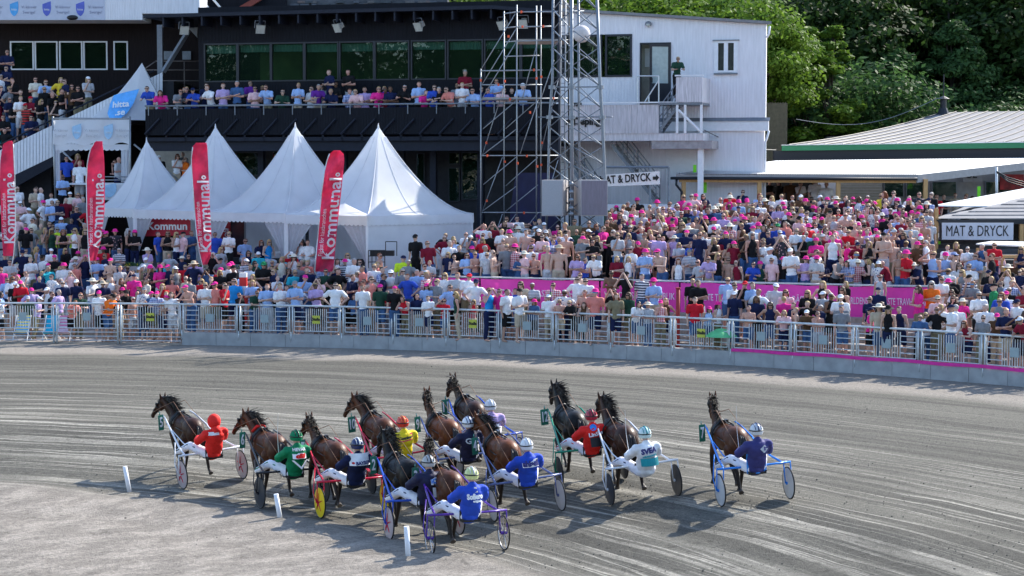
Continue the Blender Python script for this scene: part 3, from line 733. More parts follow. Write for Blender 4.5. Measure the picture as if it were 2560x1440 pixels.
mb = MB(FB.M); mb.box((tA - .2, -2.3, zw1 + .06), (tB + .9, -2.2, zw1 + .12)); part('handrail', M_trim, mb, wb)
# landing box in front of the door and its legs
lz = FB.P(1640, 262, 1.2)[1] ; n1 = 2.3
tD0 = FB.P(1690, 200, n1)[0]; tD1 = FB.P(1756, 200, n1)[0]; zR = FB.P(1720, 187, n1)[1]; zP0 = FB.P(1720, 257, n1)[1]
mb = MB(FB.M); mb.box((tD0, -n1, zP0), (tD1, -n1 + .06, zR - .1)); mb.box((tD1 - .06, -n1 + .06, zP0), (tD1, 0, zR - .1)); part('landing_panel', M_whtd, mb, wb)
mb = MB(FB.M); mb.box((tD0 - .05, -n1 - .04, zR - .06), (tD1 + .05, -n1 + .08, zR)); part('landing_rail', M_trim, mb, wb)
mb = MB(FB.M); tE = FB.P(1645, 250, n1)[0]; mb.box((tE, -n1, zP0 - .08), (tD1, 0, zP0 + .03)); part('landing_floor', M_steel, mb, wb)
for a in (tD0, tD0 + .35, tD1 - .1):
    m1 = MB(FB.M); m1.box((a, -n1 + .02, zw0), (a + .1, -n1 + .12, zP0)); part('landing_leg', M_trim, m1, wb)
m1 = MB(FB.M); m1.tube((tD0 + .1, -n1 + .07, zP0 - .3), (tD1 - .1, -n1 + .07, zw0 + .1), 0.06, n=6); part('brace', M_trim, m1, wb)
mb = MB(FB.M); a = FB.P(1628, 352, 2.2)[0]; mb.box((a, -2.1, FB.P(1700, 372, 2.1)[1]), (FB.P(1780, 352, 2.1)[0], -0.1, zw2)); part('support_beam', mat('raw_beam', (0.34, 0.31, 0.32), 0.8, 0.2), mb, wb)
mb = MB(FB.M); a = FB.P(1745, 400, 1.8)[0]; mb.box((a, -1.9, 2.1), (a + .22, -1.6, zw2 - .35)); part('column', M_trim, mb, wb)
mb = MB(FB.M); a = FB.P(1664, 370, 0.1)[0]; mb.box((a, -0.05, 2.1), (FB.P(1742, 370, 0.1)[0], 0.0, FB.P(1700, 371, 0.1)[1])); part('lower_door', M_trim, mb, wb)
# steel stairs: landing to walkway, walkway to the ground
def stairs(pa, pb, na, width, nstep, rail=True, label=None, m=M_steel):
    """pa top px,py ; pb bottom px,py on plane n=na"""
    ta, za = FB.P(pa[0], pa[1], na); tb, zb = FB.P(pb[0], pb[1], na)
    o = thing('steel_stairs', FB.W(tb, na, zb), label, 'stairs')
    for n_ in (na, na - width):
        mb = MB(FB.M); mb.prism([(ta, -n_, za), (tb, -n_, zb), (tb, -n_, zb - .22), (ta, -n_, za - .22)], (0, 0.04, 0)); mb.build('stringer', m, o)
        if rail:
            mb = MB(FB.M)
            for h in (0.5, 0.95): mb.tube((ta, -n_, za + h), (tb, -n_, zb + h), 0.025, n=6)
            for k in range(5): q = k / 4; mb.tube((ta + (tb - ta) * q, -n_, za + (zb - za) * q), (ta + (tb - ta) * q, -n_, za + (zb - za) * q + .95), 0.022, n=6)
            mb.build('railing', m, o)
    for k in range(nstep):
        q = (k + .5) / nstep; t = ta + (tb - ta) * q; z = za + (zb - za) * q; mb = MB(FB.M); mb.box((t - .13, -na + .04, z - .03), (t + .13, -na + width, z)); mb.build('tread', m, o)
    return o
stairs((1692, 262), (1648, 322), 2.1, 0.9, 7, label='short steel stairs leading down from door landing to white walkway')
stairs((1530, 356), (1640, 500), 1.5, 1.0, 14, label='long steel stairs behind the arrow sign going down to the right')
stairs((1400, 370), (1500, 520), 1.3, 1.0, 14, label='steel stairs seen through the light mast below white walkway')
mb = MB(FB.M); t, z = FB.P(1594, 188, 2.1); o = thing('landing_railing', FB.W(t, 2.1, z - 1), 'galvanised rail in front of the open door left of the stairs', 'railing')
for (a, y0_, b, y1_) in ((1594, 190, 1647, 190), (1594, 190, 1594, 262), (1647, 190, 1647, 262), (1610, 258, 1646, 202), (1622, 258, 1622, 238)):
    ta, za = FB.P(a, y0_, 2.1); tb, zb = FB.P(b, y1_, 2.1); mb.tube((ta, -2.1, za), (tb, -2.1, zb), 0.03, n=6)
mb.build('rail', M_galv, o)
# dark letters of a word on the walkway front
for txt, px, y, h in (('w Deping', 1455, 304, 0.42), ('TIPS', 1445, 262, 0.2)):
    t, z = FB.P(px, y, 2.22); o = tag(put_text(txt, h, Matrix.Identity(4), M_black, None, name='wall_lettering', bold=0.02), 'dark lettering on white walkway front seen through mast' if h > .3 else 'small dark lettering above the walkway front near mast', 'lettering')
    o.location = FB.W(t, 2.235 if h > .3 else 2.33, z); o.rotation_euler = (math.pi / 2, 0, math.radians(-14.1))
# frame and fence panel behind the arrow sign, green-white counter
mb = MB(); Y = 83.0
o = thing('sign_frame', at(1590, 520, Y), 'dark steel frame standing behind the arrow sign', 'frame')
for (a, b, c, d) in ((1513, 418, 1672, 418), (1672, 418, 1672, 560), (1513, 418, 1513, 560), (1625, 418, 1625, 520)): mb.tube(at(a, b, Y), at(c, d, Y), 0.06, n=6)
mb.build('frame', M_steel, o)
mb = MB(); p = at(1510, 512, 82); q = at(1780, 540, 82); mb.box((p.x, 82, 3.0), (q.x, 83, p.z)); o = thing('counter', (p.x, 82, 3.0), 'long low white counter with green lower band behind the crowd', 'counter'); mb.build('top', M_trim, o)
mb = MB(); mb.box((p.x, 81.97, 3.0), (q.x, 82, at(1510, 526, 82).z)); mb.build('green_band', mat('green_band', (0.01, 0.09, 0.04)), o)
# arrow sign
sg = thing('arrow_sign', at(1590, 448, 80), 'white MAT & DRYCK sign with black arrow pointing right beside the mast', 'sign')
mb = MB(); q = [at(1512, 437, 80), at(1649, 428, 80), at(1650, 461, 80), at(1512, 466, 80)]; mb.prism(q, (0, 0.03, 0)); mb.build('board', M_white, sg)
xd = (q[1] - q[0]).normalized(); put_text('MAT & DRYCK', 0.46, frame(at(1563, 447.5, 79.985) - sg.location, xd, (0, -1, 0)), M_black, sg, width=2.15, bold=0.012)
mb = MB(); mb.prism([at(a, b, 79.99) for a, b in ((1632, 441.5), (1640, 441), (1640, 436), (1648, 444), (1640, 453), (1640, 449), (1632, 449.5))], (0, -0.01, 0)); mb.build('arrow', M_black, sg)

# ------------------------------------------------------------------ scaffold tower
sc_ = thing('scaffold_tower', at(1300, 600, 80), 'tall galvanised scaffold tower with orange marks standing before black building', 'scaffold')
M_tube = mat('scaffold_tube', (0.30, 0.32, 0.345), 0.4, 0.12, 15, metal=0.5)
M_org = mat('orange_tape', (0.75, 0.10, 0.03), 0.5)
Ya, Yb = 79.0, 81.4
def spole(px, y0_, y1_, Y, r=0.027, name='standard', px1=None):
    mb = MB(); mb.tube(at(px, y0_, Y), at(px if px1 is None else px1, y1_, Y), r, n=8); return mb.build(name, M_tube, sc_, True)
for px, y0_, Y in ((1202, 172, Ya), (1260, 28, Yb), (1292, 12, Ya), (1341, 14, Ya), (1352, 14, Yb)):
    spole(px, y0_, 640, Y)
for (a, y0_, b, y1_, Y) in ((1261, 34, 1292, 30, Ya), (1292, 30, 1460, 28, Ya), (1261, 70, 1292, 67, Ya), (1292, 67, 1380, 66, Ya), (1262, 105, 1292, 103, Ya), (1292, 103, 1430, 100, Ya), (1262, 141, 1352, 139, Yb), (1202, 177, 1356, 175, Ya), (1202, 212, 1356, 212, Ya), (1202, 248, 1395, 246, Ya), (1204, 389, 1400, 389, Ya), (1204, 531, 1355, 532, Ya), (1202, 177, 1262, 177, Yb), (1262, 389, 1352, 389, Yb), (1262, 246, 1420, 246, Yb)):
    mb = MB(); mb.tube(at(a, y0_, Y), at(b, y1_, Y), 0.025, n=8); mb.build('ledger', M_tube, sc_, True)
for (a, y0_, b, y1_, Y) in ((1205, 170, 1288, 34, Ya), (1206, 210, 1290, 72, Ya), (1206, 245, 1290, 105, Ya), (1206, 388, 1262, 212, Yb), (1208, 322, 1290, 252, Ya), (1206, 388, 1292, 322, Ya), (1300, 385, 1345, 250, Ya), (1208, 462, 1290, 393, Ya), (1206, 528, 1256, 393, Yb), (1206, 528, 1292, 465, Ya), (1264, 322, 1345, 250, Yb), (1210, 640, 1290, 535, Ya), (1296, 595, 1345, 532, Ya), (1264, 465, 1345, 393, Yb), (1262, 530, 1345, 462, Yb), (1305, 250, 1345, 100, Ya), (1350, 390, 1400, 180, Yb), (1345, 270, 1385, 150, Ya), (1220, 640, 1256, 535, Yb), (1345, 565, 1395, 400, Yb)):
    mb = MB(); mb.tube(at(a, y0_, Y), at(b, y1_, Y), 0.021, n=6); mb.build('brace', M_tube, sc_, True)
mb = MB(); pa = at(1205, 246, Ya); mb.box((pa.x, Ya, zat(248, Ya) + 0.02), (at(1350, 246, Ya).x, Yb, zat(248, Ya) + 0.08)); mb.build('deck', M_plank, sc_)
mb = MB(); pa = at(1292, 102, Ya); mb.box((pa.x, Ya, zat(103, Ya) + 0.02), (at(1425, 100, Ya).x, Yb, zat(103, Ya) + 0.08)); mb.build('deck', M_plank, sc_)
for px, y, Y in ((1303, 30, Ya), (1306, 67, Ya), (1358, 66, Ya), (1271, 91, Ya), (1335, 175, Ya), (1202, 201, Ya), (1262, 203, Yb), (1341, 196, Ya), (1353, 192, Yb), (1246, 212, Ya), (1275, 248, Ya), (1384, 246, Ya), (1325, 281, Ya), (1216, 357, Yb), (1218, 389, Ya), (1262, 404, Yb), (1294, 408, Ya), (1343, 416, Ya), (1353, 412, Yb), (1317, 390, Ya), (1217, 502, Ya), (1310, 532, Ya), (1327, 566, Ya), (1355, 357, Yb)):
    mb = MB(); c = at(px, y, Y); mb.tube(c - Vector((0, 0.045, 0.05)), c - Vector((0, 0.045, -0.05)), 0.04, n=6); mb.build('coupler', M_org, sc_)
# dark blue tarpaulin hung behind
tp = MB(); Y = 82.5; rows = [[at(a + (b - a) * k / 8, y, Y + 0.05 * math.sin(k * 2.2 + y)) for k in range(9)] for (a, b, y) in ((1290, 1385, 432), (1284, 1390, 470), (1276, 1392, 520), (1272, 1394, 600))]
tp.grid(rows); o = tp.build('tarpaulin', mat('navy_tarpaulin', (0.012, 0.014, 0.06), 0.5, 0.2, 2), smooth=True); tag(o, 'dark navy tarpaulin hanging behind the scaffold poles', 'tarpaulin')
# ------------------------------------------------------------------ lattice light mast with two speaker boxes
ms_ = thing('lattice_mast', at(1440, 600, 77), 'wide galvanised lattice light mast rising above the crowd', 'mast')
M_mast = mat('mast_steel', (0.22, 0.245, 0.28), 0.45, 0.12, 10, metal=0.5)
Ym, Yn = 76.6, 78.4
def leg(pxs_, Y, r): 
    mb = MB(); mb.path([at(px, py, Y) for px, py in pxs_], r, 8); mb.build('leg', M_mast, ms_, True)
L1 = [(1383, -20), (1381, 200), (1374, 290), (1370, 470), (1362, 640)]; L2 = [(1429, -20), (1429, 220), (1430, 300), (1431, 640)]; L3 = [(1492, -20), (1500, 210), (1506, 300), (1513, 470), (1520, 640)]; L4 = [(1446, -20), (1447, 220), (1450, 640)]
leg(L1, Yn, 0.055); leg(L2, Ym, 0.07); leg(L3, Ym, 0.065); leg(L4, Yn, 0.05); leg([(1403, -20), (1400, 300), (1400, 640)], Yn + .3, 0.04); leg([(1414, -20), (1412, 300), (1412, 640)], Yn + .3, 0.03)
def lx(L, y):
    for (a, ya), (b, yb) in zip(L, L[1:]):
        if y <= yb: return a + (b - a) * (y - ya) / (yb - ya)
    return L[-1][0]
ys_ = [-30, 24, 74, 120, 165, 215, 270, 318, 366, 412, 458, 520, 580]
for k, (a, b) in enumerate(zip(ys_, ys_[1:])):
    for (La, Lb, Ya_, Yb_) in ((L2, L3, Ym, Ym), (L1, L2, Yn, Ym)):
        mb = MB(); mb.tube(at(lx(La, a), a, Ya_), at(lx(Lb, b), b, Yb_), 0.026, n=6); mb.build('lattice_bar', M_mast, ms_, True)
        mb = MB(); mb.tube(at(lx(La, b), b, Ya_ + .05), at(lx(Lb, a), a, Yb_ + .05), 0.022, n=6); mb.build('lattice_bar', M_mast, ms_, True)
for k, (a, b) in enumerate(zip(ys_[::1], ys_[1:])):
    mb = MB(); mb.tube(at(lx(L4, a) - 0, a, Yn), at(lx(L3, b), b, Ym), 0.022, n=5); mb.build('lattice_bar', M_mast, ms_, True)
for y in (218, 293):
    mb = MB(); mb.tube(at(lx(L1, y) - (28 if y > 250 else 0), y, Yn), at(lx(L3, y) + (25 if y > 250 else 0), y - 1, Ym), 0.03, n=6); mb.build('cross_arm', M_mast, ms_, True)
    for L in (L1, L2, L3):
        mb = MB(); c = at(lx(L, y), y, Ym); mb.tube(c - Vector((0, 0, .07)), c + Vector((0, 0, .07)), 0.14, n=10); mb.build('flange', M_mast, ms_)
mb = MB()
for k in range(34): y = 10 + k * 18; mb.tube(at(1400, y, Yn + .28), at(1413, y, Yn + .28), 0.014, n=4)
o = mb.build('ladder_rungs', M_mast, ms_); o['kind'] = 'stuff'
mb = MB(); mb.path([at(1424, -20, Ym + .3), at(1421, 200, Ym + .3), at(1424, 640, Ym + .3)], 0.03); mb.build('cable', M_black, ms_, True)
mb = MB(); mb.path([at(1398, 10 + 0, Yn), at(1399, 640, Yn)], 0.045); mb.build('cable_duct', mat('dark_duct', (0.03, 0.035, 0.05)), ms_, True)
o = tag(link('horn_speaker', (lambda mb: (mb.sphere(at(1454, 85, 78), 0.36, 14, 8, (1, .8, 1)), mb.mesh('horn_speaker', mat('off_white_plastic', (0.62, 0.58, 0.58), 0.6), True))[1])(MB())), 'round off-white dish lamp fixed behind mast near its top', 'lamp')
M_spk = mat('speaker_grille_grey', (0.36, 0.38, 0.41), 0.8, 0.08, 30); M_spk2 = mat('speaker_grille_mauve', (0.22, 0.20, 0.24), 0.8, 0.12, 3, stretch=(8, 8, 1)); M_spkt = mat('speaker_case', (0.50, 0.47, 0.47), 0.6, 0.06)
for (x0, x1, side, mg, lab) in ((1354, 1407, 1420, M_spk, 'pale grey cabinet loudspeaker left of the mast column'), (1452, 1519, 1432, M_spk2, 'mauve grey grille loudspeaker right of the mast column')):
    Y = 76.2; o = thing('loudspeaker', at((x0 + x1) / 2, 542, Y), lab, 'loudspeaker', 'cabinet loudspeakers on the mast')
    za, zb = zat(450, Y), zat(540, Y); A = xat(x0, Y); B = xat(x1, Y); C = xat(side, Y + 1.1)
    if side > x1: base = [(A, Y, zb), (B, Y, zb), (C, Y + 1.1, zb), (A + .15, Y + 1.1, zb)]
    else: base = [(A, Y, zb), (B, Y, zb), (B - .1, Y + 1.1, zb), (C, Y + 1.1, zb)]
    mb = MB(); mb.prism(base, (0, 0, za - zb)); mb.build('case', M_spkt, o)
    mb = MB(); mb.box((A + .03, Y - .025, zb + .03), (B - .03, Y - .003, za - .03)); g = mb.build('grille', mg, o)
    for k in range(4):
        mb = MB(); a = A + .03 + (B - A - .06) * (k + .5) / 4; mb.box((a - .015, Y - .035, zb + .05), (a + .015, Y - .025, za - .05)); mb.build('rib', mg, g)
for y in (460, 480, 500, 520, 535):
    mb = MB(); mb.sphere(at(1428, y, 76.0), 0.10, 8, 5); mb.build('clamp', M_mast, ms_, True)

# ------------------------------------------------------------------ left stand building
Yl = 98.0; Yf = 95.5
lbd = thing('left_stand', at(150, 400, Yl), 'dark brown stand building with ribbon windows and white sign band', 'building')
mb = MB(); z0_, z1_ = zat(560, Yl), zat(-40, Yl)
wx = [(33, 275), (290, 326)]; yy = (103, 175)
X = lambda px: xat(px, Yl)
mb.box((X(-120), Yl, 1.0), (X(520), Yl + 6, zat(yy[1], Yl))); mb.box((X(-120), Yl, zat(yy[0], Yl)), (X(520), Yl + 6, z1_))
mb.box((X(-120), Yl, zat(yy[1], Yl)), (X(33), Yl + .3, zat(yy[0], Yl))); mb.box((X(275), Yl, zat(yy[1], Yl)), (X(290), Yl + .3, zat(yy[0], Yl))); mb.box((X(326), Yl, zat(yy[1], Yl)), (X(520), Yl + .3, zat(yy[0], Yl))); mb.box((X(-120), Yl + 3, zat(yy[1], Yl)), (X(520), Yl + 6, zat(yy[0], Yl)))
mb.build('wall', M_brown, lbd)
mb = MB(); k = X(-100)
while k < X(510): mb.box((k, Yl - .012, zat(240, Yl)), (k + .03, Yl, zat(yy[1] + 3, Yl))); mb.box((k, Yl - .012, zat(yy[0] - 3, Yl)), (k + .03, Yl, zat(55, Yl))); k += .2
mb.build('board_battens', M_brown, lbd)['kind'] = 'stuff'
for (a, b) in ((33, 92), (94, 151), (155, 213), (215, 275), (290, 326)):
    za, zb = zat(yy[1], Yl), zat(yy[0], Yl); f = .07; mb = MB()
    mb.box((X(a), Yl - .06, za), (X(a) + f, Yl + .1, zb)); mb.box((X(b) - f, Yl - .06, za), (X(b), Yl + .1, zb)); mb.box((X(a) + f, Yl - .06, zb - f), (X(b) - f, Yl + .1, zb)); mb.box((X(a) + f, Yl - .06, za), (X(b) - f, Yl + .1, za + f))
    w = mb.build('window', M_trim, lbd); mb = MB(); mb.box((X(a) + f, Yl + .03, za + f), (X(b) - f, Yl + .042, zb - f)); part('pane', M_glass, mb, w)
# white corrugated sign band
mb = MB(); za, zb = zat(50, Yf), zat(-60, Yf); xe = xat(500, Yf); xs = xat(-120, Yf)
mb.box((xs, Yf, za), (xat(362, Yf), Yl - .1, zb)); mb.box((xat(362, Yf), Yf, zat(34, Yf)), (xat(505, Yf), Yl - .1, zb)); mb.build('sign_band', M_wht, lbd)
mb = MB(); k = xs
while k < xat(500, Yf): mb.box((k, Yf - .03, za + .02 if k < xat(358, Yf) else zat(33, Yf)), (k + .05, Yf, zb)); k += .12
mb.build('band_ribs', M_wht, lbd)['kind'] = 'stuff'
mb = MB(); mb.box((xat(-120, Yf), Yf - .05, zat(50, Yf)), (xat(270, Yf), Yf - .032, zat(-12, Yf))); mb.build('sign_panel', mat('lavender_sign_panel', (0.50, 0.52, 0.62), 0.5, 0.04), lbd)
M_shA = mat('logo_blue_violet', (0.10, 0.13, 0.50), 0.5); M_shB = mat('logo_light_blue', (0.08, 0.35, 0.70), 0.5); M_gtxt = mat('grey_sign_print', (0.22, 0.23, 0.33), 0.5)
def shield(parent, c, w, h, m, u=(1, 0, 0), nrm=(0, -1, 0), depth=0.006, skew=0.0, txt=None, org=None, up=None):
    u = Vector(u).normalized(); nrm = Vector(nrm).normalized(); v = nrm.cross(u) if up is None else Vector(up)
    pts = [(-.5, .40), (.0, .52), (.5, .62), (.52, .1), (.42, -.22), (.2, -.42), (0, -.5), (-.2, -.42), (-.42, -.22), (-.5, .1)]
    mb = MB(); mb.prism([Vector(c) + u * (x * w + skew * y * h) + v * (y * h) + nrm * .004 for x, y in pts], nrm * depth); return mb.build('emblem', m, parent, origin=org)
for px in (45, 126, 209):
    c = Vector((xat(px, Yf), Yf - .05, zat(24, Yf))); e = shield(lbd, c, .42, .66, M_shA if px != 45 else M_shB)
    put_text('hitta', .15, frame(c + Vector((0, -.014, 0)) - lbd.location, (1, 0, 0), (0, -1, 0)), M_white, lbd)
for px in (-2, 82, 166, 248):
    for j, s in enumerate(('Vi känner', 'Sverige!')):
        put_text(s, .20, frame(Vector((xat(px, Yf), Yf - .056, zat(18 + 13 * j, Yf))) - lbd.location, (1, 0, 0), (0, -1, 0)), M_gtxt, lbd)
# ledge, steel column and brace, landing railings between the buildings
o = thing('steel_column', at(405, 180, 92), 'grey steel column with diagonal brace between brown and black buildings', 'column')
mb = MB(); mb.box((xat(398, 93), 93, zat(190, 93)), (xat(411, 93), 93.3, zat(62, 93))); mb.build('post', M_steel, o)
mb = MB(); mb.tube(at(408, 180, 92.9), at(472, 76, 92.9), 0.13, n=4); mb.build('diagonal', M_steel, o)
mb = MB(); mb.prism([at(470, 70, 92.8), at(494, 68, 92.8), at(493, 94, 92.8)], (0, .1, 0)); mb.build('gusset', M_steel, o)
o = thing('landing_railing', at(440, 230, 94), 'brown tubular railing on the stair landing beside the pointed tent', 'railing')
M_brr = mat('brown_tube', (0.16, 0.13, 0.12), 0.5)
for (a, b, c, d) in ((390, 153, 505, 153), (362, 175, 505, 175), (400, 202, 505, 202), (405, 225, 505, 225), (398, 153, 398, 232), (461, 153, 461, 240), (362, 172, 390, 153)):
    mb = MB(); mb.tube(at(a, b, 94), at(c, d, 94), .03, n=6); mb.build('rail', M_brr, o, True)
o = thing('floodlight', at(180, 43, Yf - .4), 'black oval floodlight on the lower edge of white sign band', 'floodlight'); mb = MB(); mb.sphere(at(181, 44, Yf - .4), .26, sc=(1.1, .8, .5)); mb.build('housing', M_black, o, True)
o = thing('small_window', at(425, 137, 97.9), 'pair of small white framed boards on brown wall behind the diagonal brace', 'notice board')
for a, b in ((415, 436), (461, 482)): mb = MB(); mb.box((xat(a, 97.9), 97.85, zat(149, 97.9)), (xat(b, 97.9), 97.95, zat(128, 97.9))); mb.build('board', M_steel, o)
# stand staircase: sloping white slatted balustrade + terraces for the spectators
st = thing('stand_staircase', at(150, 420, 94), 'stepped spectator stand with sloping white slatted balustrade', 'stairs')
Ys = 92.6
topl = lambda px: 376 - (px) * (376 - 184) / 399.0; botl = lambda px: topl(px) + 79
px = -130; a_i = 0
while px < 402:
    w = 7.9; mb = MB(); q = [at(px, botl(px), Ys), at(px + w - 1.0, botl(px + w - 1), Ys), at(px + w - 1.0, topl(px + w - 1), Ys), at(px, topl(px), Ys)]
    mb.prism(q, (0, .05, 0)); mb.build('slat', M_trim, st); px += w
mb = MB(); mb.prism([at(-130, botl(-130) + 4, Ys + .1), at(402, botl(402) + 2, Ys + .1), at(402, topl(402) + 1, Ys + .1), at(-130, topl(-130) + 1, Ys + .1)], (0, .08, 0)); mb.build('backing', M_dark, st)
mb = MB(); mb.prism([at(-130, botl(-130) + 45, Ys + .02), at(402, botl(402) + 2, Ys + .02), at(402, botl(402) - 2, Ys + .02), at(-130, botl(-130) - 2, Ys + .02)], (0, .3, 0)); mb.build('stringer', M_blk2, st)
mb = MB(); mb.tube(at(-130, topl(-130) - 14, Ys), at(385, topl(385) - 14, Ys), .04); mb.build('handrail', M_blk2, st, True)
STEP_N = 11
def stand_z(k): return zat(topl(0) + 6, Ys) + (k) * 0.0
mb = MB()
for k in range(16):
    # rising steps going right and away
    pa, pb = -120 + k * 34, -120 + (k + 1) * 34
    z = zat(topl((pa + pb) / 2) + 22, Ys); mb.box((xat(pa, 93), 92.9, z - 1.1), (xat(pb, 93) + .02 * k, 97.9 - .0, z))
mb.build('steps', M_dark, st)
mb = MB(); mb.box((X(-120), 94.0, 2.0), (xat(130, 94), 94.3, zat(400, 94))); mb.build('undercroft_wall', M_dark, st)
# ================================================================== TENTS AND FLAGS
M_tent = mat('white_tent_fabric', (0.88, 0.89, 0.92), 0.55, 0.05, 1.5, trans=0.45, bump=.25)
M_tentw = mat('white_tent_wall', (0.78, 0.79, 0.83), 0.6, 0.05, 1.5, trans=0.32)
M_gauze = mat('sheer_curtain', (0.55, 0.56, 0.62), 0.7, 0.12, 5, trans=0.35, stretch=(8, 8, 1))
M_trgrey = mat('tent_inside_grey', (0.28, 0.28, 0.30), 0.8, 0.1)
def pagoda(name, A, B, r, zpeak, zeave, label, zb=2.1, walls=(), curt=(), floor=True, peak=None, power=1.75, group=None):
    """A,B front corners (xy), r vector to the back side"""
    A = Vector((A[0], A[1], 0)); B = Vector((B[0], B[1], 0)); r = Vector((r[0], r[1], 0)); C, D = B + r, A + r
    cs = [A, B, C, D]; cen = (A + B + C + D) / 4
    if peak: cen = Vector((peak[0], peak[1], 0))
    o = thing(name, (cen.x, cen.y, zb), label, 'tent', group)
    mb = MB(); rows = []; N = 12; n_r = 14; q = 10
    for i in range(n_r + 1):
        s = i / n_r; row = []
        for e in range(4):
            P, Q = cs[e], cs[(e + 1) % 4]
            for k in range(q):
                f = k / q; ed = P.lerp(Q, f)
                z = zeave + (zpeak - zeave) * (1 - s) ** power
                # panels pull in between the corner seams
                sag = 0.10 * s * (1 - s) * 4 * math.sin(math.pi * f)
                p = cen.lerp(ed, s); wr = .03 * s * noise.noise(Vector((p.x * 2.2 + e * 7, p.y * 2.2, z * 1.1))); row.append((p.x, p.y, z - sag * (0.6) + wr))
        row.append(row[0]); rows.append(row)
    mb.grid(rows); mb.build('roof_canopy', M_tent, o, smooth=True)
    mb = MB(); mb.tube((cen.x, cen.y, zpeak - 0.12), (cen.x, cen.y, zpeak + 0.12), 0.05, 0.01, n=8); mb.build('peak_cap', M_tent, o)
    mb = MB()
    for e in range(4):
        for f in (0, .5): ed = cs[e].lerp(cs[(e + 1) % 4], f); mb.path([(lambda p, s: (p.x, p.y, zeave + (zpeak - zeave) * (1 - s) ** power + .012 - (.24 * s * (1 - s) if f else 0)))(cen.lerp(ed, i / 14), i / 14) for i in range(1, 15)], .012 if f else .022, 4)
    mb.build('seam_tapes', M_tentw, o)['kind'] = 'stuff'
    # scalloped valance
    for e in range(4):
        P, Q = cs[e], cs[(e + 1) % 4]; L = (Q - P).length; n_ = int(L / 0.22) * 4; rows = [[], [], []]
        for k in range(n_ + 1):
            p = P.lerp(Q, k / n_); sc = abs(math.sin(math.pi * k / 4)) * 0.06
            for j, z in enumerate((zeave, zeave - 0.2, zeave - 0.34 - sc)): rows[j].append((p.x + 0.004 * j, p.y - .01 * j, z))
        mb = MB(); mb.grid(rows); mb.build('valance', M_tent, o)
    for P in cs:
        mb = MB(); p = P.lerp(cen, 0.02); mb.box((p.x - .05, p.y - .05, zb), (p.x + .05, p.y + .05, zeave - .02)); mb.build('post', M_trim, o)
    for e in walls:
        P, Q = cs[e].lerp(cen, .015), cs[(e + 1) % 4].lerp(cen, .015); n_ = 30; nn = (Q - P).cross(Vector((0, 0, 1))).normalized(); rows = [[], [], [], []]
        for k in range(n_ + 1):
            p = P.lerp(Q, k / n_)
            for j, z in enumerate((zeave - .05, zeave - .9, zeave - 1.8, zb + .02)):
                w = p + nn * (0.05 * math.sin(k * 1.3 + e) * j / 3 + 0.02 * math.sin(k * 3.1) * j / 3); rows[j].append((w.x, w.y, z))
        mb = MB(); mb.grid(rows); mb.build('side_wall', M_tentw, o, smooth=True)
    for e, fr, side in curt:      # gathered corner curtains: from the eave sweeping to the post
        P, Q = cs[e].lerp(cen, .03), cs[(e + 1) % 4].lerp(cen, .03)
        if side: P, Q = Q, P
        n_ = 14; rows = []
        for j in range(11):
            s = j / 10; z = zeave - .2 - (zeave - .2 - zb - .05) * s
            wdt = fr * ((1 - s / .72) ** 1.1 * .93 + .07) if s < .72 else fr * (.07 + .10 * (s - .72) / .28)
            row = []
            for k in range(n_ + 1):
                p = P.lerp(Q, wdt * k / n_); nn = (Q - P).cross(Vector((0, 0, 1))).normalized()
                w = p + nn * (.035 * math.sin(k * 2.4)); row.append((w.x, w.y, z))
            rows.append(row)
        mb = MB(); mb.grid(rows); mb.build('curtain', M_gauze, o, smooth=True)
    return o
cor = [(xat(px, Y), Y) for px, Y in ((917, 76.0), (713, 78.4), (519, 80.8), (336, 83.2), (240, 85.2))]
ze = 4.77; ZT = 2.1
zes = [zat(y, Y) for y, Y in ((537, 76.0), (530, 78.4), (525, 80.8), (521, 83.2), (518, 85.0))]
pagoda('pagoda_tent', cor[1], cor[0], (4.2, 3.4), zat(315, 79.3), 4.72, 'largest white pointed tent, closed wall on its right beside the scaffold', walls=(1, 2), curt=((0, .35, 0), (0, .35, 1)), peak=(xat(947, 79.3), 79.3))
pagoda('pagoda_tent', cor[2], cor[1], (4.0, 3.4), zat(313, 81.4), 4.76, 'white pointed tent second from the right, red drinks cooler inside', walls=(2,), curt=((0, .28, 0), (0, .32, 1)), peak=(xat(740, 81.4), 81.4))
pagoda('pagoda_tent', cor[3], cor[2], (3.8, 3.4), zat(316, 83.7), 4.80, 'white pointed tent with red banner inside, behind the second feather flag', walls=(2,), curt=((0, .25, 0), (0, .2, 1)), peak=(xat(541, 83.7), 83.7))
pagoda('pagoda_tent', cor[4], cor[3], (3.0, 3.2), zat(350, 85.8), 4.84, 'smallest slim white pointed tent at left end of the row', walls=(2,), curt=((0, .35, 0), (0, .25, 1)), peak=(xat(369, 85.8), 85.8))
# little canopy in front of the big tent
mb = MB(); a = at(855, 537, 75.6); b = at(930, 537, 75.6)
lo_ = thing('small_awning', at(860, 560, 76), 'small sunlit peaked awning in front of the largest tent beside rightmost feather flag', 'awning')
rows = []
for i in range(9):
    s = i / 8; c = at(862, 508, 76.4); row = []
    for (px, py, Y) in ((768, 527, 76.6), (812, 537, 75.2), (870, 539, 75.0), (932, 540, 75.6), (925, 530, 77.6), (850, 525, 78)):
        e = at(px, py, Y); p = c.lerp(e, s); p.z = e.z + (c.z - e.z) * (1 - s) ** 1.7; row.append(p)
    row.append(row[0]); rows.append(row)
mb = MB(); mb.grid(rows); mb.build('canopy', M_tent, lo_, smooth=True)
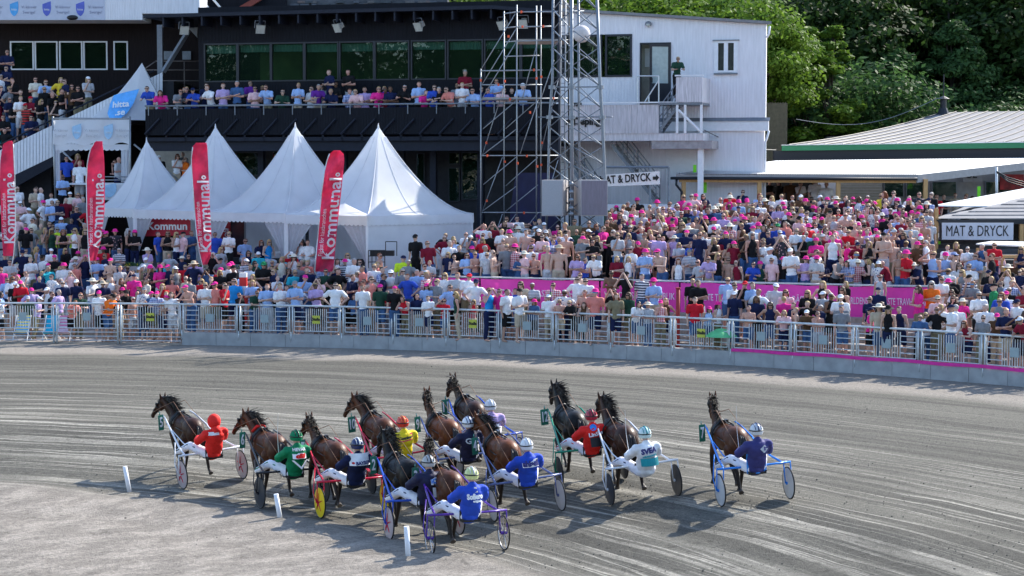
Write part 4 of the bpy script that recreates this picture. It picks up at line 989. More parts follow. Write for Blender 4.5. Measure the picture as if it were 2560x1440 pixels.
# things inside the tents
o = thing('red_tent_banner', at(415, 590, 83.6), 'dark red banner with cut-off white word hanging inside the tent', 'banner')
q = [at(352, 545, 83.4), at(476, 545, 82.6), at(477, 588, 82.6), at(350, 591, 83.4)]
mb = MB(); mb.prism(q, (0, .02, 0)); mb.build('cloth', mat('deep_red_cloth', (0.42, 0.012, 0.03), 0.6, .1), o)
put_text('Kommun', .46, frame(at(418, 566, 82.95) - o.location, q[1] - q[0], Vector((q[1] - q[0])).cross(Vector((0, 0, 1)))), M_white, o, width=1.95, bold=.012)
o = thing('drinks_cooler', at(570, 650, 81.6), 'red and black drinks cooler with white script down its side', 'cooler')
mb = MB(); mb.box((xat(553, 81.6), 81.6, 2.1), (xat(576, 81.6), 82.2, zat(548, 81.6))); mb.build('side_panel', mat('cooler_red', (0.38, .015, .02), .4), o)
mb = MB(); mb.box((xat(577, 81.6), 81.65, 2.1), (xat(610, 81.6), 82.2, zat(548, 81.6))); mb.build('glass_door', mat('cooler_dark', (0.03, .015, .02), .2), o)
put_text('Cola', .34, frame(at(565, 590, 81.57) - o.location, (0, 0, 1), (0, -1, 0)), M_white, o, shear=.3)
for k, (px, y, lab) in enumerate(((700, 655, 'white covered table under the second tent'), (450, 655, 'white draped bar table at left beside people in black'))):
    Y = 81.5 if k == 0 else 82.2; c = at(px, 640, Y); o = thing('draped_table', (c.x, Y, 2.1), lab, 'table')
    mb = MB(); mb.prism([(c.x - .35, Y - .35, 3.0), (c.x + .35, Y - .35, 3.0), (c.x + .35, Y + .35, 3.0), (c.x - .35, Y + .35, 3.0)], (0, 0, .04)); mb.build('top', M_trim, o)
    mb = MB(); rows = [[(c.x + rr_ * math.cos(t * .524), Y + rr_ * math.sin(t * .524), z) for t in range(13)] for rr_, z in ((.38, 2.99), (.36, 2.6), (.46, 2.12))]; mb.grid(rows); mb.build('cloth', M_tentw, o, True)
for k, (px, y, lab) in enumerate(((620, 622, 'black wicker sofa at left in the second tent'), (690, 640, 'black wicker sofa behind the double tent post'), (870, 640, 'black wicker sofa in the largest tent'), (800, 650, 'pale grey sofa in the largest tent left of flag'))):
    Y = 80.0 - k * .7; c = at(px, 648, Y); o = thing('sofa', (c.x, Y, 2.1), lab, 'sofa', 'lounge sofas inside the tents')
    m_ = M_dark if k != 3 else M_tentw
    mb = MB(); mb.box((c.x - .8, Y, 2.1), (c.x + .8, Y + .7, 2.45)); mb.build('base', m_, o)
    mb = MB(); mb.box((c.x - .8, Y + .55, 2.455), (c.x + .8, Y + .75, 2.85)); mb.build('backrest', m_, o)
    for s in (-1, 1): mb = MB(); mb.box((c.x + s * .8 - .09, Y, 2.455), (c.x + s * .8 + .09, Y + .54, 2.68)); mb.build('armrest', m_, o)
    mb = MB(); mb.box((c.x - .7, Y + .02, 2.455), (c.x + .7, Y + .54, 2.55)); mb.build('cushion', M_tentw, o)
# steel roll cage / chair stack at the tent's right corner
o = thing('roll_cage', at(955, 640, 75.4), 'black wire trolley beside the largest tent corner', 'trolley')
mb = MB(); Y = 75.4
for (a, b, c, d) in ((921, 626, 921, 670), (921, 626, 962, 626), (962, 626, 962, 670), (964, 604, 964, 640), (964, 604, 992, 604), (992, 604, 992, 640), (921, 640, 962, 640), (921, 655, 962, 655), (930, 626, 930, 668), (940, 626, 940, 668), (951, 626, 951, 668)): mb.tube(at(a, b, Y), at(c, d, Y), .018, n=5)
mb.build('frame', M_black, o); mb = MB(); mb.box((at(925, 630, Y).x, Y, zat(640, Y)), (at(985, 630, Y).x, Y + .5, zat(627, Y))); mb.build('shelf', M_black, o)

# ------------------------------------------------------------------ hospitality stand with the pale banner and tall peaked tent
Yh = 91.2
ht = thing('peaked_tent', at(330, 300, Yh + 1), 'tall bright white peaked tent with blue shield, behind the stand corner', 'tent')
pk = at(355, 157, Yh + 1); el = at(222, 299, Yh); er = at(440, 302, Yh); bk = at(455, 300, Yh + 3.6); bl = at(250, 299, Yh + 3.6); md = at(322, 300, Yh - .4)
for a_, b_, nm in ((el, md, 'front'), (md, er, 'right'), (er, bk, 'back'), (bk, bl, 'back'), (bl, el, 'left')):
    rows = []
    for i in range(11):
        s = i / 10; rows.append([pk.lerp(a_.lerp(b_, k / 6), s) - Vector((0, 0, .55 * 4 * s * (1 - s) * .45)) for k in range(7)])
    mb = MB(); mb.grid(rows); mb.build('roof_panel', M_tent, ht, smooth=True)
nrm = (md - el).cross(pk - el).normalized(); nrm = nrm if nrm.y < 0 else -nrm
c = at(300, 268, Yh - .22); u = (md - el).normalized(); up = (pk - (el + md) / 2).normalized()
sh = shield(ht, c, 1.15, 1.7, mat('bright_blue_print', (0.12, 0.42, 0.86), .5), u=u, nrm=nrm, org=ht.location, skew=-.12, up=up)
put_text('hitta', .46, frame(at(302, 261, Yh - .45) - ht.location, u + up * .12, nrm), M_white, ht, bold=.01); put_text('.se', .46, frame(at(300, 281, Yh - .55) - ht.location, u + up * .12, nrm), M_white, ht, bold=.01)
hs = thing('scaffold_booth', at(230, 450, 89.6), 'white draped scaffold booth with pale blue logo banner on top', 'booth')
Y = 89.4
for px in (140, 325):
    for YY in (Y, Y + 3):
        mb = MB(); mb.tube(at(px, 520, YY), at(px if px > 200 else 132, 291, YY), .05, n=8); mb.build('pole', M_tube, hs, True)
mb = MB(); mb.tube(at(130, 296, Y), at(325, 297, Y), .04, n=8); mb.build('rail', M_tube, hs, True)
mb = MB(); rows = []
for j in range(7):
    y = 299 + 61 * j / 6; rows.append([at(132 + 191 * k / 24, y + (4 * math.sin(k * .8) if j == 6 else 0), Y - .06 + .05 * math.sin(k * .7 + j)) for k in range(25)])
mb.grid(rows); mb.build('top_banner', M_tent, hs, smooth=True)
for px in (192, 271): shield(hs, at(px, 331, Y - .14), .42, .66, mat('washed_blue_print', (0.35, .55, .75), .5), org=hs.location); put_text('hitta', .14, frame(at(px, 331, Y - .17) - hs.location, (1, 0, 0), (0, -1, 0)), M_white, hs)
for px in (152, 230, 306):
    for j, s in enumerate(('Vi känner', 'Sverige!')): put_text(s, .18, frame(at(px, 326 + 13 * j, Y - .14) - hs.location, (1, 0, 0), (0, -1, 0)), mat('faint_grey_print', (0.55, .55, .58), .6), hs)
mb = MB(); rows = [[at(132 + 193 * k / 60, y + (3 * abs(math.sin(k * math.pi / 4)) if j == 2 else 0), Y + .02) for k in range(61)] for j, y in enumerate((361, 368, 374))]; mb.grid(rows); mb.build('valance', M_tent, hs)
for (a, b, c_) in ((135, 150, 160), (303, 322, 322)):
    mb = MB(); rows = [[at(a + (b - a) * k / 8 + 0, y, Y + .1 + .05 * math.sin(k * 2)) for k in range(9)] for y in (372, 400, 455)]; mb.grid(rows); mb.build('curtain', M_tentw, hs, smooth=True)
mb = MB(); mb.box((at(135, 461, Y).x, Y, zat(462, Y)), (at(325, 461, Y).x, Y + 3, zat(458, Y))); mb.build('floor', M_trim, hs)
mb = MB(); mb.box((at(258, 461, Y).x, Y - .05, zat(500, Y)), (at(330, 461, Y).x, Y - .01, zat(459, Y))); mb.build('lower_banner', M_tent, hs); shield(hs, at(272, 478, Y - .06), .7, .6, mat('washed_blue_print', (0.35, .55, .75), .5), org=hs.location)
for y in (442, 450): mb = MB(); mb.tube(at(262, y, Y), at(322, y, Y), .025, n=6); mb.build('rail', M_tube, hs, True)
mb = MB(); mb.tube(at(158, 380, Y + 2.5), at(225, 445, Y + 2.5), .05, n=6); mb.build('diagonal', M_tube, hs, True)
mb = MB(); mb.tube(at(335, 361, Y + .5), at(453, 455, Y + .5), .045, n=6); mb.build('diagonal', M_tube, hs, True)

# ------------------------------------------------------------------ feather flags
M_flag = mat('pink_red_flag_cloth', (0.80, 0.055, 0.15), 0.5, 0.20, 2.5, trans=0.38, bump=.8)
M_flagt = mat('white_flag_print', (0.85, 0.80, 0.83), 0.55, 0.03, trans=0.15)
flags = [
 ([(352, 22, 30), (358, 8, 33), (400, 1, 35), (450, -1, 37), (520, 2, 38), (580, 4, 38), (640, 8, 34)], 78.5, 'leftmost tall pink feather flag cut by the edge of picture', 1),
 ([(353, 240, 256), (360, 232, 256), (375, 225, 258), (410, 218, 261), (460, 216, 262), (530, 217, 261), (600, 220, 252), (652, 223, 240)], 77.4, 'pink feather flag in front of white scaffold booth', 1),
 ([(357, 490, 516), (366, 482, 518), (400, 478, 520), (450, 481, 522), (520, 486, 525), (590, 492, 528), (640, 500, 527), (662, 506, 518)], 76.4, 'pink feather flag between the open tents, bending to the left', 1),
 ([(376, 834, 850), (384, 824, 859), (400, 818, 861), (430, 811, 858), (480, 804, 853), (540, 799, 846), (600, 794, 840), (650, 789, 836), (679, 787, 832)], 74.0, 'rightmost pink feather flag leaning before the largest tent', 1)]
for ki, (ed, Y, lab, _) in enumerate(flags):
    y0_, y1_ = ed[0][0], ed[-1][0]
    def edge(y, i):
        for p, q in zip(ed, ed[1:]):
            if y <= q[0]: return p[i] + (q[i] - p[i]) * (y - p[0]) / (q[0] - p[0])
        return ed[-1][i]
    base = at((ed[-1][1] + ed[-1][2]) / 2, y1_, Y); base.z = 2.2
    o = thing('feather_flag', base, lab, 'flag', 'pink feather flags along the barrier')
    def S(w, y):      # w 0..1 across
        a, b = edge(y, 1), edge(y, 2); px = a + (b - a) * w
        return at(px, y, Y + (.06 + .03 * ki) * math.sin(w * 5 + y * (.03 + .012 * ki) + ki * 2) + .06 * noise.noise(Vector((w * 3, y * .05, ki * 5))) + .25 * w)
    rows = [[S(k / 6, y0_ + (y1_ - y0_) * j / 34) for k in range(7)] for j in range(35)]
    mb = MB(); mb.grid(rows); mb.grid([[p + Vector((0, .012, 0)) for p in r][::-1] for r in rows]); mb.build('sail', M_flag, o, smooth=True)
    mb = MB(); pw = 0.0 if ki != 0 else 1.0
    mb.path([base - Vector((0, 0, .2))] + [S(pw, y) + Vector((0, .0, 0)) for y in range(int(y1_), int(y0_), -14)], .022, 6); mb.build('pole', M_galv, o, True)
    ppm = F / Y
    def wrap(txt, size, width, w0, ya, yb, m, bold):
        me = text_mesh(txt, size, bold=bold, depth=.004, res=2).copy(); W_ = me_w(me); ym = max(abs(v.co.y) for v in me.vertices)
        for v in me.vertices:
            y = ya + (yb - ya) * (v.co.x / W_ + .5)
            a, b = edge(y, 1), edge(y, 2); span = (b - a) / ppm
            w = w0 - 0 + (-v.co.y / span) * -1 * -1
            p = S(min(max(w, -.02), 1.02), y); p.y -= .035 + v.co.z
            v.co = p - o.location
        me.materials.clear(); me.materials.append(m); link('lettering', me, o)
    yk0, yk1 = (y1_ - 32, y0_ + 95) if ki < 3 else (648, 445)
    w0 = .68
    wrap('Kommunal', .66, 0, w0, yk0, yk1, M_flagt, .012)
    wrap('°', .62, 0, w0 + .30, yk1 - 3, yk1 - 14, M_flagt, .012)
    wrap('Fäckst för hästbranschen', .24, 0, .24, yk0 - 8, yk0 - 125, M_flagt, .0)
# ================================================================== RIGHT HAND SIDE
M_timber = mat('new_pine_timber', (0.55, 0.33, 0.14), 0.65, 0.15, 6, stretch=(3, 3, .4))
M_tin = mat('white_corrugated_sheet', (0.78, 0.78, 0.77), 0.5, 0.03)
M_felt = mat('grey_roofing_felt', (0.25, 0.245, 0.25), 0.85, 0.14, 2.5)
M_greyw = mat('grey_panel_wall', (0.34, 0.33, 0.33), 0.7, 0.1)
Y0 = 84.0
cn = thing('canopy', at(1990, 560, Y0), 'long timber post canopy with white corrugated roof above the crowd', 'canopy')
fl, fr, br, bl = at(1690, 434, Y0), at(2292, 436, Y0), at(2560, 399, 88.5), at(1940, 402, 89.5)
fe = fr + (br - fr) * 1.35; bl2 = bl + (br - bl) * 1.0; be = at(2680, 392, 91)
rows = []
nst = 200
def cpt(s, t):  # s along, t depth
    a = fl.lerp(fr, s); b = bl.lerp(at(2660, 394, 90.5), s); return a.lerp(b, t)
mb = MB(); rows = []
for j in range(3): rows.append([cpt(k / nst, j / 2) + Vector((0, 0, .018 * (1 if k % 2 else -1))) for k in range(nst + 1)])
mb.grid(rows); mb.build('roof_sheet', M_tin, cn, smooth=True)
mb = MB(); mb.grid([[cpt(k / 20, j) - Vector((0, 0, .07)) for k in range(21)] for j in (1, 0)]); mb.build('underlay', M_greyw, cn)
mb = MB(); mb.prism([fl - Vector((0, .02, .03)), fr - Vector((0, .02, .03)), fr - Vector((0, .02, .15)), fl - Vector((0, .02, .15))], (0, .05, 0)); mb.build('edge_board', M_greyw, cn)
mb = MB(); mb.tube(fl - Vector((.25, .1, .20)), fr - Vector((0, .1, .2)), .065, n=8); mb.build('gutter', M_frame, cn, True)
e0, e1 = fr, cpt(1, 1)
mb = MB(); mb.prism([e0 - Vector((0, 0, .02)), e1 - Vector((0, 0, .02)), e1 - Vector((0, 0, .36)), e0 - Vector((0, 0, .36))], (.06, 0, 0)); mb.build('side_board', M_greyw, cn)
mb = MB(); mb.prism([fl + Vector((.15, .12, -.16)), fr + Vector((0, .12, -.16)), fr + Vector((0, .12, -.38)), fl + Vector((.15, .12, -.38))], (0, .1, 0)); mb.build('beam', M_timber, cn)
for px in (1709, 1898, 2095, 2313):
    p = at(px, 500, Y0 + .2); mb = MB(); mb.box((p.x - .09, Y0 + .1, 3.3), (p.x + .09, Y0 + .28, zat(448, Y0) + .0)); mb.build('post', M_timber, cn)
mb = MB(); p = at(1692, 445, Y0); mb.path([p + Vector((0, 0, 0)), p + Vector((-.02, 0, -.3)), p + Vector((.22, .05, -.6)), p + Vector((.22, .05, -2.4))], .055); mb.build('downpipe', M_frame, cn, True)
# main low building with hipped felt roof
hb = thing('restaurant_building', at(2300, 470, 92), 'low building with grey hipped felt roof, green edge and black fascia', 'building')
Ye = 91.0
def q4(pts, m, name, off=(0, .1, 0), par=hb):
    mb = MB(); mb.prism([at(*p) for p in pts], off); return mb.build(name, m, par)
q4([(1935, 377, Ye), (2900, 366, Ye), (2900, 400, Ye), (1935, 402, Ye)], M_frame, 'fascia', (0, .4, 0))
q4([(1955, 363, Ye - .15), (2900, 352, Ye - .15), (2900, 366, Ye - .15), (1955, 377, Ye - .15)], mat('green_metal_edge', (0.03, 0.20, 0.09), .45, .06), 'green_edge', (0, .14, 0))
q4([(1955, 362, Ye - .2), (2900, 350.5, Ye - .2), (2900, 352, Ye - .2), (1955, 363.5, Ye - .2)], M_trim, 'edge_trim', (0, .3, 0))
mb = MB(); rr_ = [at(1970, 363, Ye - .05), at(2900, 352, Ye - .05), at(2900, 272, Ye + 9), at(2352, 281, Ye + 9)]
rowsR = []
def roofp(s, t):
    a = rr_[0].lerp(rr_[1], s); b = rr_[3].lerp(rr_[2], s); p = a.lerp(b, t); p.z -= .35 * 4 * t * (1 - t) * .5; return p
mb.grid([[roofp(k / 20, j / 8) for k in range(21)] for j in range(9)]); mb.build('roof', M_felt, hb, smooth=True)
for k in range(20):
    s0 = -.045 + k * .048
    mb = MB(); pts = []
    for j in range(9):
        t = j / 8; s = s0 + .02 * t
        if s < 0: continue
        pts.append(roofp(min(max(s, 0), 1), t) + Vector((0, 0, .03)))
    if len(pts) > 2: mb.path(pts, .028, 5); mb.build('roof_seam', M_frame, hb)
q4([(2068, 342, 94), (2165, 336, 96), (2175, 345, 96), (2068, 356, 94)], M_frame, 'rooflight_box', (0, .6, 0))
mb = MB(); c = at(2358, 282, Ye + 8.7); mb.tube(c - Vector((0, 0, .2)), c + Vector((0, 0, .25)), .38, .2, n=12); mb.tube(c + Vector((0, 0, .25)), c + Vector((0, 0, .72)), .17, n=12); mb.tube(c + Vector((0, 0, .72)), c + Vector((0, 0, .88)), .34, .04, n=12); mb.tube(c + Vector((0, 0, .88)), c + Vector((0, 0, 2.0)), .035, n=6); mb.build('vent_stack', M_frame, hb)
mb = MB(); p0_ = at(1760, 325, 84); 
cb = thing('overhead_cable', p0_, 'thin dark cable sagging from white building to the restaurant roof', 'cable'); pts = [p0_.lerp(at(1940, 375, 90), k / 8) - Vector((0, 0, .25 * math.sin(math.pi * k / 8))) for k in range(9)]; mb.path(pts, .018, 5); mb.build('wire', M_frame, cb)
mb = MB(); p0_ = at(1990, 298, 97); cb = thing('overhead_cable', p0_, 'thin pale cable sagging before the trees up to the roof vent', 'cable'); pts = [p0_.lerp(at(2345, 245, 99.5), k / 12) - Vector((0, 0, .75 * math.sin(math.pi * k / 12))) for k in range(13)]; mb.path(pts, .016, 5); mb.build('wire', M_steel, cb)
# wall under the fascia: siding left, windows right
q4([(1935, 400, 91.6), (2215, 400, 91.6), (2215, 560, 91.6), (1935, 560, 91.6)], M_wht, 'left_wall', (0, .2, 0))
for k in range(12):
    y = 446 + k * 7; q4([(2098, y, 91.5), (2206, y, 91.5), (2206, y + 6, 91.5), (2098, y + 6, 91.5)], M_cream, 'siding_board', (0, .08, 0))
q4([(2206, 400, 91.6), (2900, 400, 91.6), (2900, 560, 91.6), (2206, 560, 91.6)], M_greyw, 'right_wall', (0, .2, 0))
for (a, b) in ((2212, 2258), (2268, 2310), (2332, 2390), (2466, 2540)):
    w = q4([(a - 3, 452, 91.5), (b + 3, 452, 91.5), (b + 3, 494, 91.5), (a - 3, 494, 91.5)], M_trgrey, 'window', (0, .08, 0))
    mb = MB(); mb.prism([at(*p) for p in ((a, 455, 91.46), (b, 455, 91.46), (b, 491, 91.46), (a, 491, 91.46))], (0, .03, 0)); mb.build('pane', M_glass, w, origin=hb.location)
q4([(2407, 432, 91.3), (2455, 430, 91.3), (2455, 454, 91.3), (2407, 455, 91.3)], M_greyw, 'beer_sign', (0, .05, 0))
put_text('ÖL', .42, frame(at(2428, 438, 91.25) - hb.location, (1, 0, 0), (0, -1, 0)), M_black, hb, bold=.01)
q4([(2500, 436, 91.2), (2560, 436, 91.2), (2560, 474, 91.2), (2500, 474, 91.2)], mat('menu_red', (0.30, .02, .02), .6, .5, 3), 'menu_board', (0, .05, 0))
for k, (px, y0_, y1_, Yt, lab) in enumerate(((1736, 412, 440, 84.4, 'bright green tape strip on white wall above canopy corner'), (1762, 448, 482, 84.6, 'bright green tape strip hanging inside the canopy left end'), (2446, 466, 492, 84, 'bright green strip on grey wall below the beer sign'), (2348, 603, 625, 76, 'bright green strip on post of the food kiosk'))):
    mb = MB(); mb.box((xat(px - 4, Yt), Yt, zat(y1_, Yt)), (xat(px + 4, Yt), Yt + .02, zat(y0_, Yt))); tag(mb.build('green_strip', mat('fluorescent_green', (0.22, .75, .03), .6)), lab, 'sign', 'green strips')
# people-high black service counter far behind (bar under the canopy)
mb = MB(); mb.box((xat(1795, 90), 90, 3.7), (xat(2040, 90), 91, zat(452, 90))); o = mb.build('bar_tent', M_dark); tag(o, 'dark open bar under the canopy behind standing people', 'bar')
# food kiosk with the big sign
Yk = 75.0
kk = thing('food_kiosk', at(2440, 680, Yk), 'food kiosk with grey hipped roof and MAT & DRYCK sign', 'kiosk')
kz = 2.35
ap = at(2700, 470, Yk + 3)
e = [at(2338, 549, Yk), at(2760, 548, Yk), at(2760, 520, Yk + 6), at(2410, 520, Yk + 6)]
for i_ in range(4):
    a_, b_ = e[i_], e[(i_ + 1) % 4]
    for j in range(9):
        t0_, t1_ = j / 9, (j + 1) / 9; mb = MB()
        p, q, r_, s_ = a_.lerp(ap, t0_), b_.lerp(ap, t0_), b_.lerp(ap, t1_ + .01), a_.lerp(ap, t1_ + .01)
        up_ = Vector((0, 0, .035)); mb.prism([p + up_, q + up_, r_, s_], (0, 0, .012)); mb.build('roof_shingle_course', M_felt, kk)
mb = MB(); mb.prism([at(2340, 549, Yk - .03), at(2760, 548, Yk - .03), at(2760, 560, Yk - .03), at(2350, 560, Yk - .03)], (0, .2, 0)); mb.build('fascia', M_frame, kk)
for px in (2341, 2555): mb = MB(); mb.box((xat(px - 5, Yk), Yk + .0, kz), (xat(px + 5, Yk), Yk + .16, zat(522 if px < 2400 else 560, Yk))); mb.build('post', M_timber, kk)
sb = thing('kiosk_sign', at(2444, 580, Yk - .3), 'white MAT & DRYCK sign on the black kiosk eave', 'sign')
mb = MB(); mb.prism([at(2355, 557, Yk - .3), at(2534, 557, Yk - .3), at(2533, 600, Yk - .3), at(2355, 599, Yk - .3)], (0, .05, 0)); mb.build('board', mat('pale_lavender_board', (.62, .63, .70), .5, .04), sb)
put_text('MAT & DRYCK', .6, frame(at(2443, 578.5, Yk - .31) - sb.location, (1, 0, 0), (0, -1, 0)), M_black, sb, width=2.45, bold=0)
mb = MB(); mb.box((xat(2352, Yk + 3), Yk + 3, kz), (xat(2800, Yk + 3), Yk + 3.3, zat(556, Yk + 3))); mb.build('back_wall', M_dark, kk)
aw = thing('white_awning', at(2450, 520, Yk + 4), 'white sunlit awning roof sloping up to right behind kiosk', 'awning')
mb = MB(); mb.prism([at(2335, 516, Yk + 2), at(2640, 520, Yk + 2), at(2660, 455, Yk + 9), at(2560, 474, Yk + 7)], (0, 0, .05)); mb.build('roof_sheet', M_tin, aw)
mb = MB(); mb.box((xat(2338, Yk + 2), Yk + 2.0, kz), (xat(2345, Yk + 2), Yk + 2.12, zat(518, Yk + 2))); mb.build('post', M_timber, aw)
mb = MB(); q = at(2495, 500, 84); mb.tube(at(2492, 520, 84), at(2491, 418, 84), .06, n=8); fp = thing('flag_pole', at(2492, 520, 84), 'grey pole with slack black cables right of the beer sign', 'pole'); mb.build('shaft', M_galv, fp, True)
for k in range(3): mb = MB(); mb.path([at(2491, 428 + k, 84), at(2520, 444 + k * 5, 83), at(2570, 458 + 6 * k, 82)], .03, 6); mb.build('cable', M_black, fp, True)
# small pine stall in front of the kiosk
ps = thing('pine_stall', at(2510, 740, 70.5), 'small open pine stall frame with white roof and cups', 'stall')
Yp = 69.5
for (a, b, c, d, Y_) in ((2446, 620, 2446, 700, Yp + 1.5), (2482, 625, 2482, 695, Yp + 2), (2508, 640, 2508, 740, Yp), (2548, 640, 2548, 745, Yp)):
    mb = MB(); mb.box((xat(a - 3.5, Y_), Y_, zat(d, Y_)), (xat(a + 3.5, Y_), Y_ + .1, zat(b, Y_))); mb.build('post', M_timber, ps)
mb = MB(); mb.prism([at(2440, 612, Yp + 1.5), at(2600, 619, Yp + .5), at(2600, 608, Yp + 3), at(2478, 606, Yp + 3)], (0, 0, .05)); mb.build('roof', M_tin, ps)
mb = MB(); mb.box((xat(2466, Yp), Yp - .05, zat(645, Yp)), (xat(2552, Yp), Yp + .1, zat(638, Yp))); mb.build('beam', M_timber, ps)
for px, m_, lab in ((2517, mat('cup_yellow', (.8, .55, .03), .5), 'stack of yellow paper cups on the pine stall'), (2536, mat('cup_red', (.65, .02, .03), .5), 'stack of red paper cups on the pine stall')):
    c = at(px, 690, Yp + .6); o = thing('cup_stack', c, lab, 'cups'); mb = MB(); mb.tube(c, at(px, 667, Yp + .6), .09, .13, n=10); mb.build('cup', m_, o, True)
mb = MB(); mb.box((xat(2495, Yp), Yp + .3, zat(760, Yp)), (xat(2560, Yp), Yp + 1.2, zat(690, Yp))); mb.build('counter', M_plank, ps)
# wooden crates beside the end of the banner
o = thing('bench_stack', at(2260, 760, 66.6), 'stack of dark brown benches at the right end of pink banner', 'bench')
for y in (724, 742, 760):
    mb = MB(); mb.box((xat(2372, 66), 66.0, zat(y + 13, 66)), (xat(2412, 66), 66.6, zat(y, 66))); mb.build('bench', mat('dark_brown_wood', (.07, .025, .015), .5, .2), o)
o = thing('fence_behind', at(1922, 380, 96), 'dark plank fence under the trees right of the white building', 'fence')
for k in range(16): px = 1915 + k * 3.2; mb = MB(); mb.box((xat(px, 96), 96, 3.5), (xat(px + 2.8, 96), 96.04, zat(256 + (k % 2) * 2, 96))); mb.build('plank', mat('old_grey_plank', (.10, .09, .06), .8, .2), o)
# ================================================================== TREES AND HILLSIDE
def leaf_mat(name, c1, c2):
    m, n, l, b = nmat(name)
    oi = node(n, 'ShaderNodeNewGeometry'); nz = node(n, 'ShaderNodeTexNoise'); nz.inputs['Scale'].default_value = 0.6; nz.inputs['Detail'].default_value = 3
    l.new(oi.outputs['Position'], nz.inputs['Vector']); n2 = node(n, 'ShaderNodeMath', operation='ADD')
    l.new(oi.outputs['Random Per Island'], n2.inputs[0]); l.new(nz.outputs[0], n2.inputs[1])
    mp = node(n, 'ShaderNodeMapRange'); mp.inputs[1].default_value = .45; mp.inputs[2].default_value = 1.45; l.new(n2.outputs[0], mp.inputs[0])
    mx = node(n, 'ShaderNodeMix', data_type='RGBA'); l.new(mp.outputs[0], mx.inputs[0]); mx.inputs[6].default_value = lin(c1); mx.inputs[7].default_value = lin(c2)
    l.new(mx.outputs[2], b.inputs['Base Color']); b.inputs['Roughness'].default_value = .6; b.inputs['Specular IOR Level'].default_value = .15
    tr = node(n, 'ShaderNodeBsdfTranslucent'); l.new(mx.outputs[2], tr.inputs[0]); ms = node(n, 'ShaderNodeMixShader'); ms.inputs[0].default_value = .42
    l.new(b.outputs[0], ms.inputs[1]); l.new(tr.outputs[0], ms.inputs[2]); l.new(ms.outputs[0], n['Material Output'].inputs[0]); return m
M_l1 = leaf_mat('broad_leaf_dark', (0.012, 0.028, 0.007), (0.042, 0.085, 0.018)); M_l2 = leaf_mat('blue_green_leaf', (0.024, 0.06, 0.020), (0.080, 0.16, 0.045)); M_l3 = leaf_mat('fresh_leaf', (0.06, 0.12, 0.015), (0.15, 0.25, 0.03))
M_bark = mat('tree_bark', (0.07, 0.055, 0.045), 0.9, 0.3, 6, bump=.4)
def np_crown(seed, H, Rr, n, shape, leaf, lobes):
    rg = np.random.default_rng(seed); cs = []
    if shape == 'round':
        for _ in range(lobes):
            d = rg.normal(size=3); d /= np.linalg.norm(d); rad = rg.uniform(.35, .85); c = d * rad * np.array([Rr, Rr, H * .42]) + np.array([0, 0, H * .58]); cs.append((c, rg.uniform(.16, .32) * Rr))
    else:
        for _ in range(lobes):
            h = rg.uniform(.08, 1.0); rr = Rr * (1 - h) ** .7 * rg.uniform(.5, 1.05); a = rg.uniform(0, 6.28)
            cs.append((np.array([math.cos(a) * rr, math.sin(a) * rr, h * H]), rg.uniform(.10, .2) * Rr * (1.1 - h * .6)))
    idx = rg.integers(0, len(cs), n); C_ = np.array([c for c, _ in cs])[idx]; S_ = np.array([s for _, s in cs])[idx]
    d = rg.normal(size=(n, 3)); d /= np.linalg.norm(d, axis=1)[:, None]
    P = C_ + d * (S_ * rg.uniform(.55, 1.12, n))[:, None] * np.array([1.25, 1.25, .75])
    nrm = d + rg.normal(size=(n, 3)) * .6 + np.array([0, 0, .5]); nrm /= np.linalg.norm(nrm, axis=1)[:, None]
    t = np.cross(nrm, rg.normal(size=(n, 3))); t /= np.linalg.norm(t, axis=1)[:, None]; b = np.cross(nrm, t)
    L = leaf * rg.uniform(.6, 1.5, n)[:, None]; W = L * .55
    V = np.stack([P - t * L * .5, P + b * W * .5, P + t * L * .5, P - b * W * .5], 1).reshape(-1, 3)
    return V, cs
def crown_mesh(name, m, *a):
    V, cs = np_crown(*a); n = len(V) // 4; me = bpy.data.meshes.new(name); me.vertices.add(len(V)); me.vertices.foreach_set('co', V.ravel())
    me.loops.add(n * 4); me.loops.foreach_set('vertex_index', np.arange(n * 4)); me.polygons.add(n); me.polygons.foreach_set('loop_start', np.arange(n) * 4); me.polygons.foreach_set('loop_total', np.full(n, 4)); me.materials.append(m); me.update(); me.validate(); return me, cs
def tree_proto(name, m, seed, H, Rr, n, shape, leaf, lobes, rt):
    me, cs = crown_mesh('crown', m, seed, H, Rr, n, shape, leaf, lobes)
    mb = MB(); mb.path([(0, 0, -1.5), (.1, 0, H * .2), (0, .1, H * .5), (.1, 0, H * .85)], [rt, rt * .8, rt * .5, rt * .12], 9)
    for c, _ in cs[:14]:
        z0 = min(c[2] * .55, H * .6); mb.path([(0, 0, z0), tuple(Vector((0, 0, z0)).lerp(Vector(c), .5) + Vector((0, 0, .2))), tuple(c)], [rt * .35, rt * .2, .03], 5)
    return me, mb.mesh('trunk', M_bark, True)
PR = {'b1': tree_proto('a', M_l1, 1, 15, 5.2, 30000, 'round', .34, 60, .38), 'b2': tree_proto('b', M_l1, 2, 16, 5.8, 30000, 'round', .34, 70, .42),
      'bush': tree_proto('c', M_l2, 3, 7.5, 4.3, 34000, 'round', .19, 80, .2), 'cone': tree_proto('d', M_l2, 4, 8.5, 3.4, 30000, 'cone', .18, 120, .2),
      'lite': tree_proto('e', M_l3, 5, 11, 4.6, 26000, 'round', .26, 60, .28), 'shoot': tree_proto('f', M_l3, 6, 6.5, 2.2, 9000, 'cone', .2, 40, .12)}
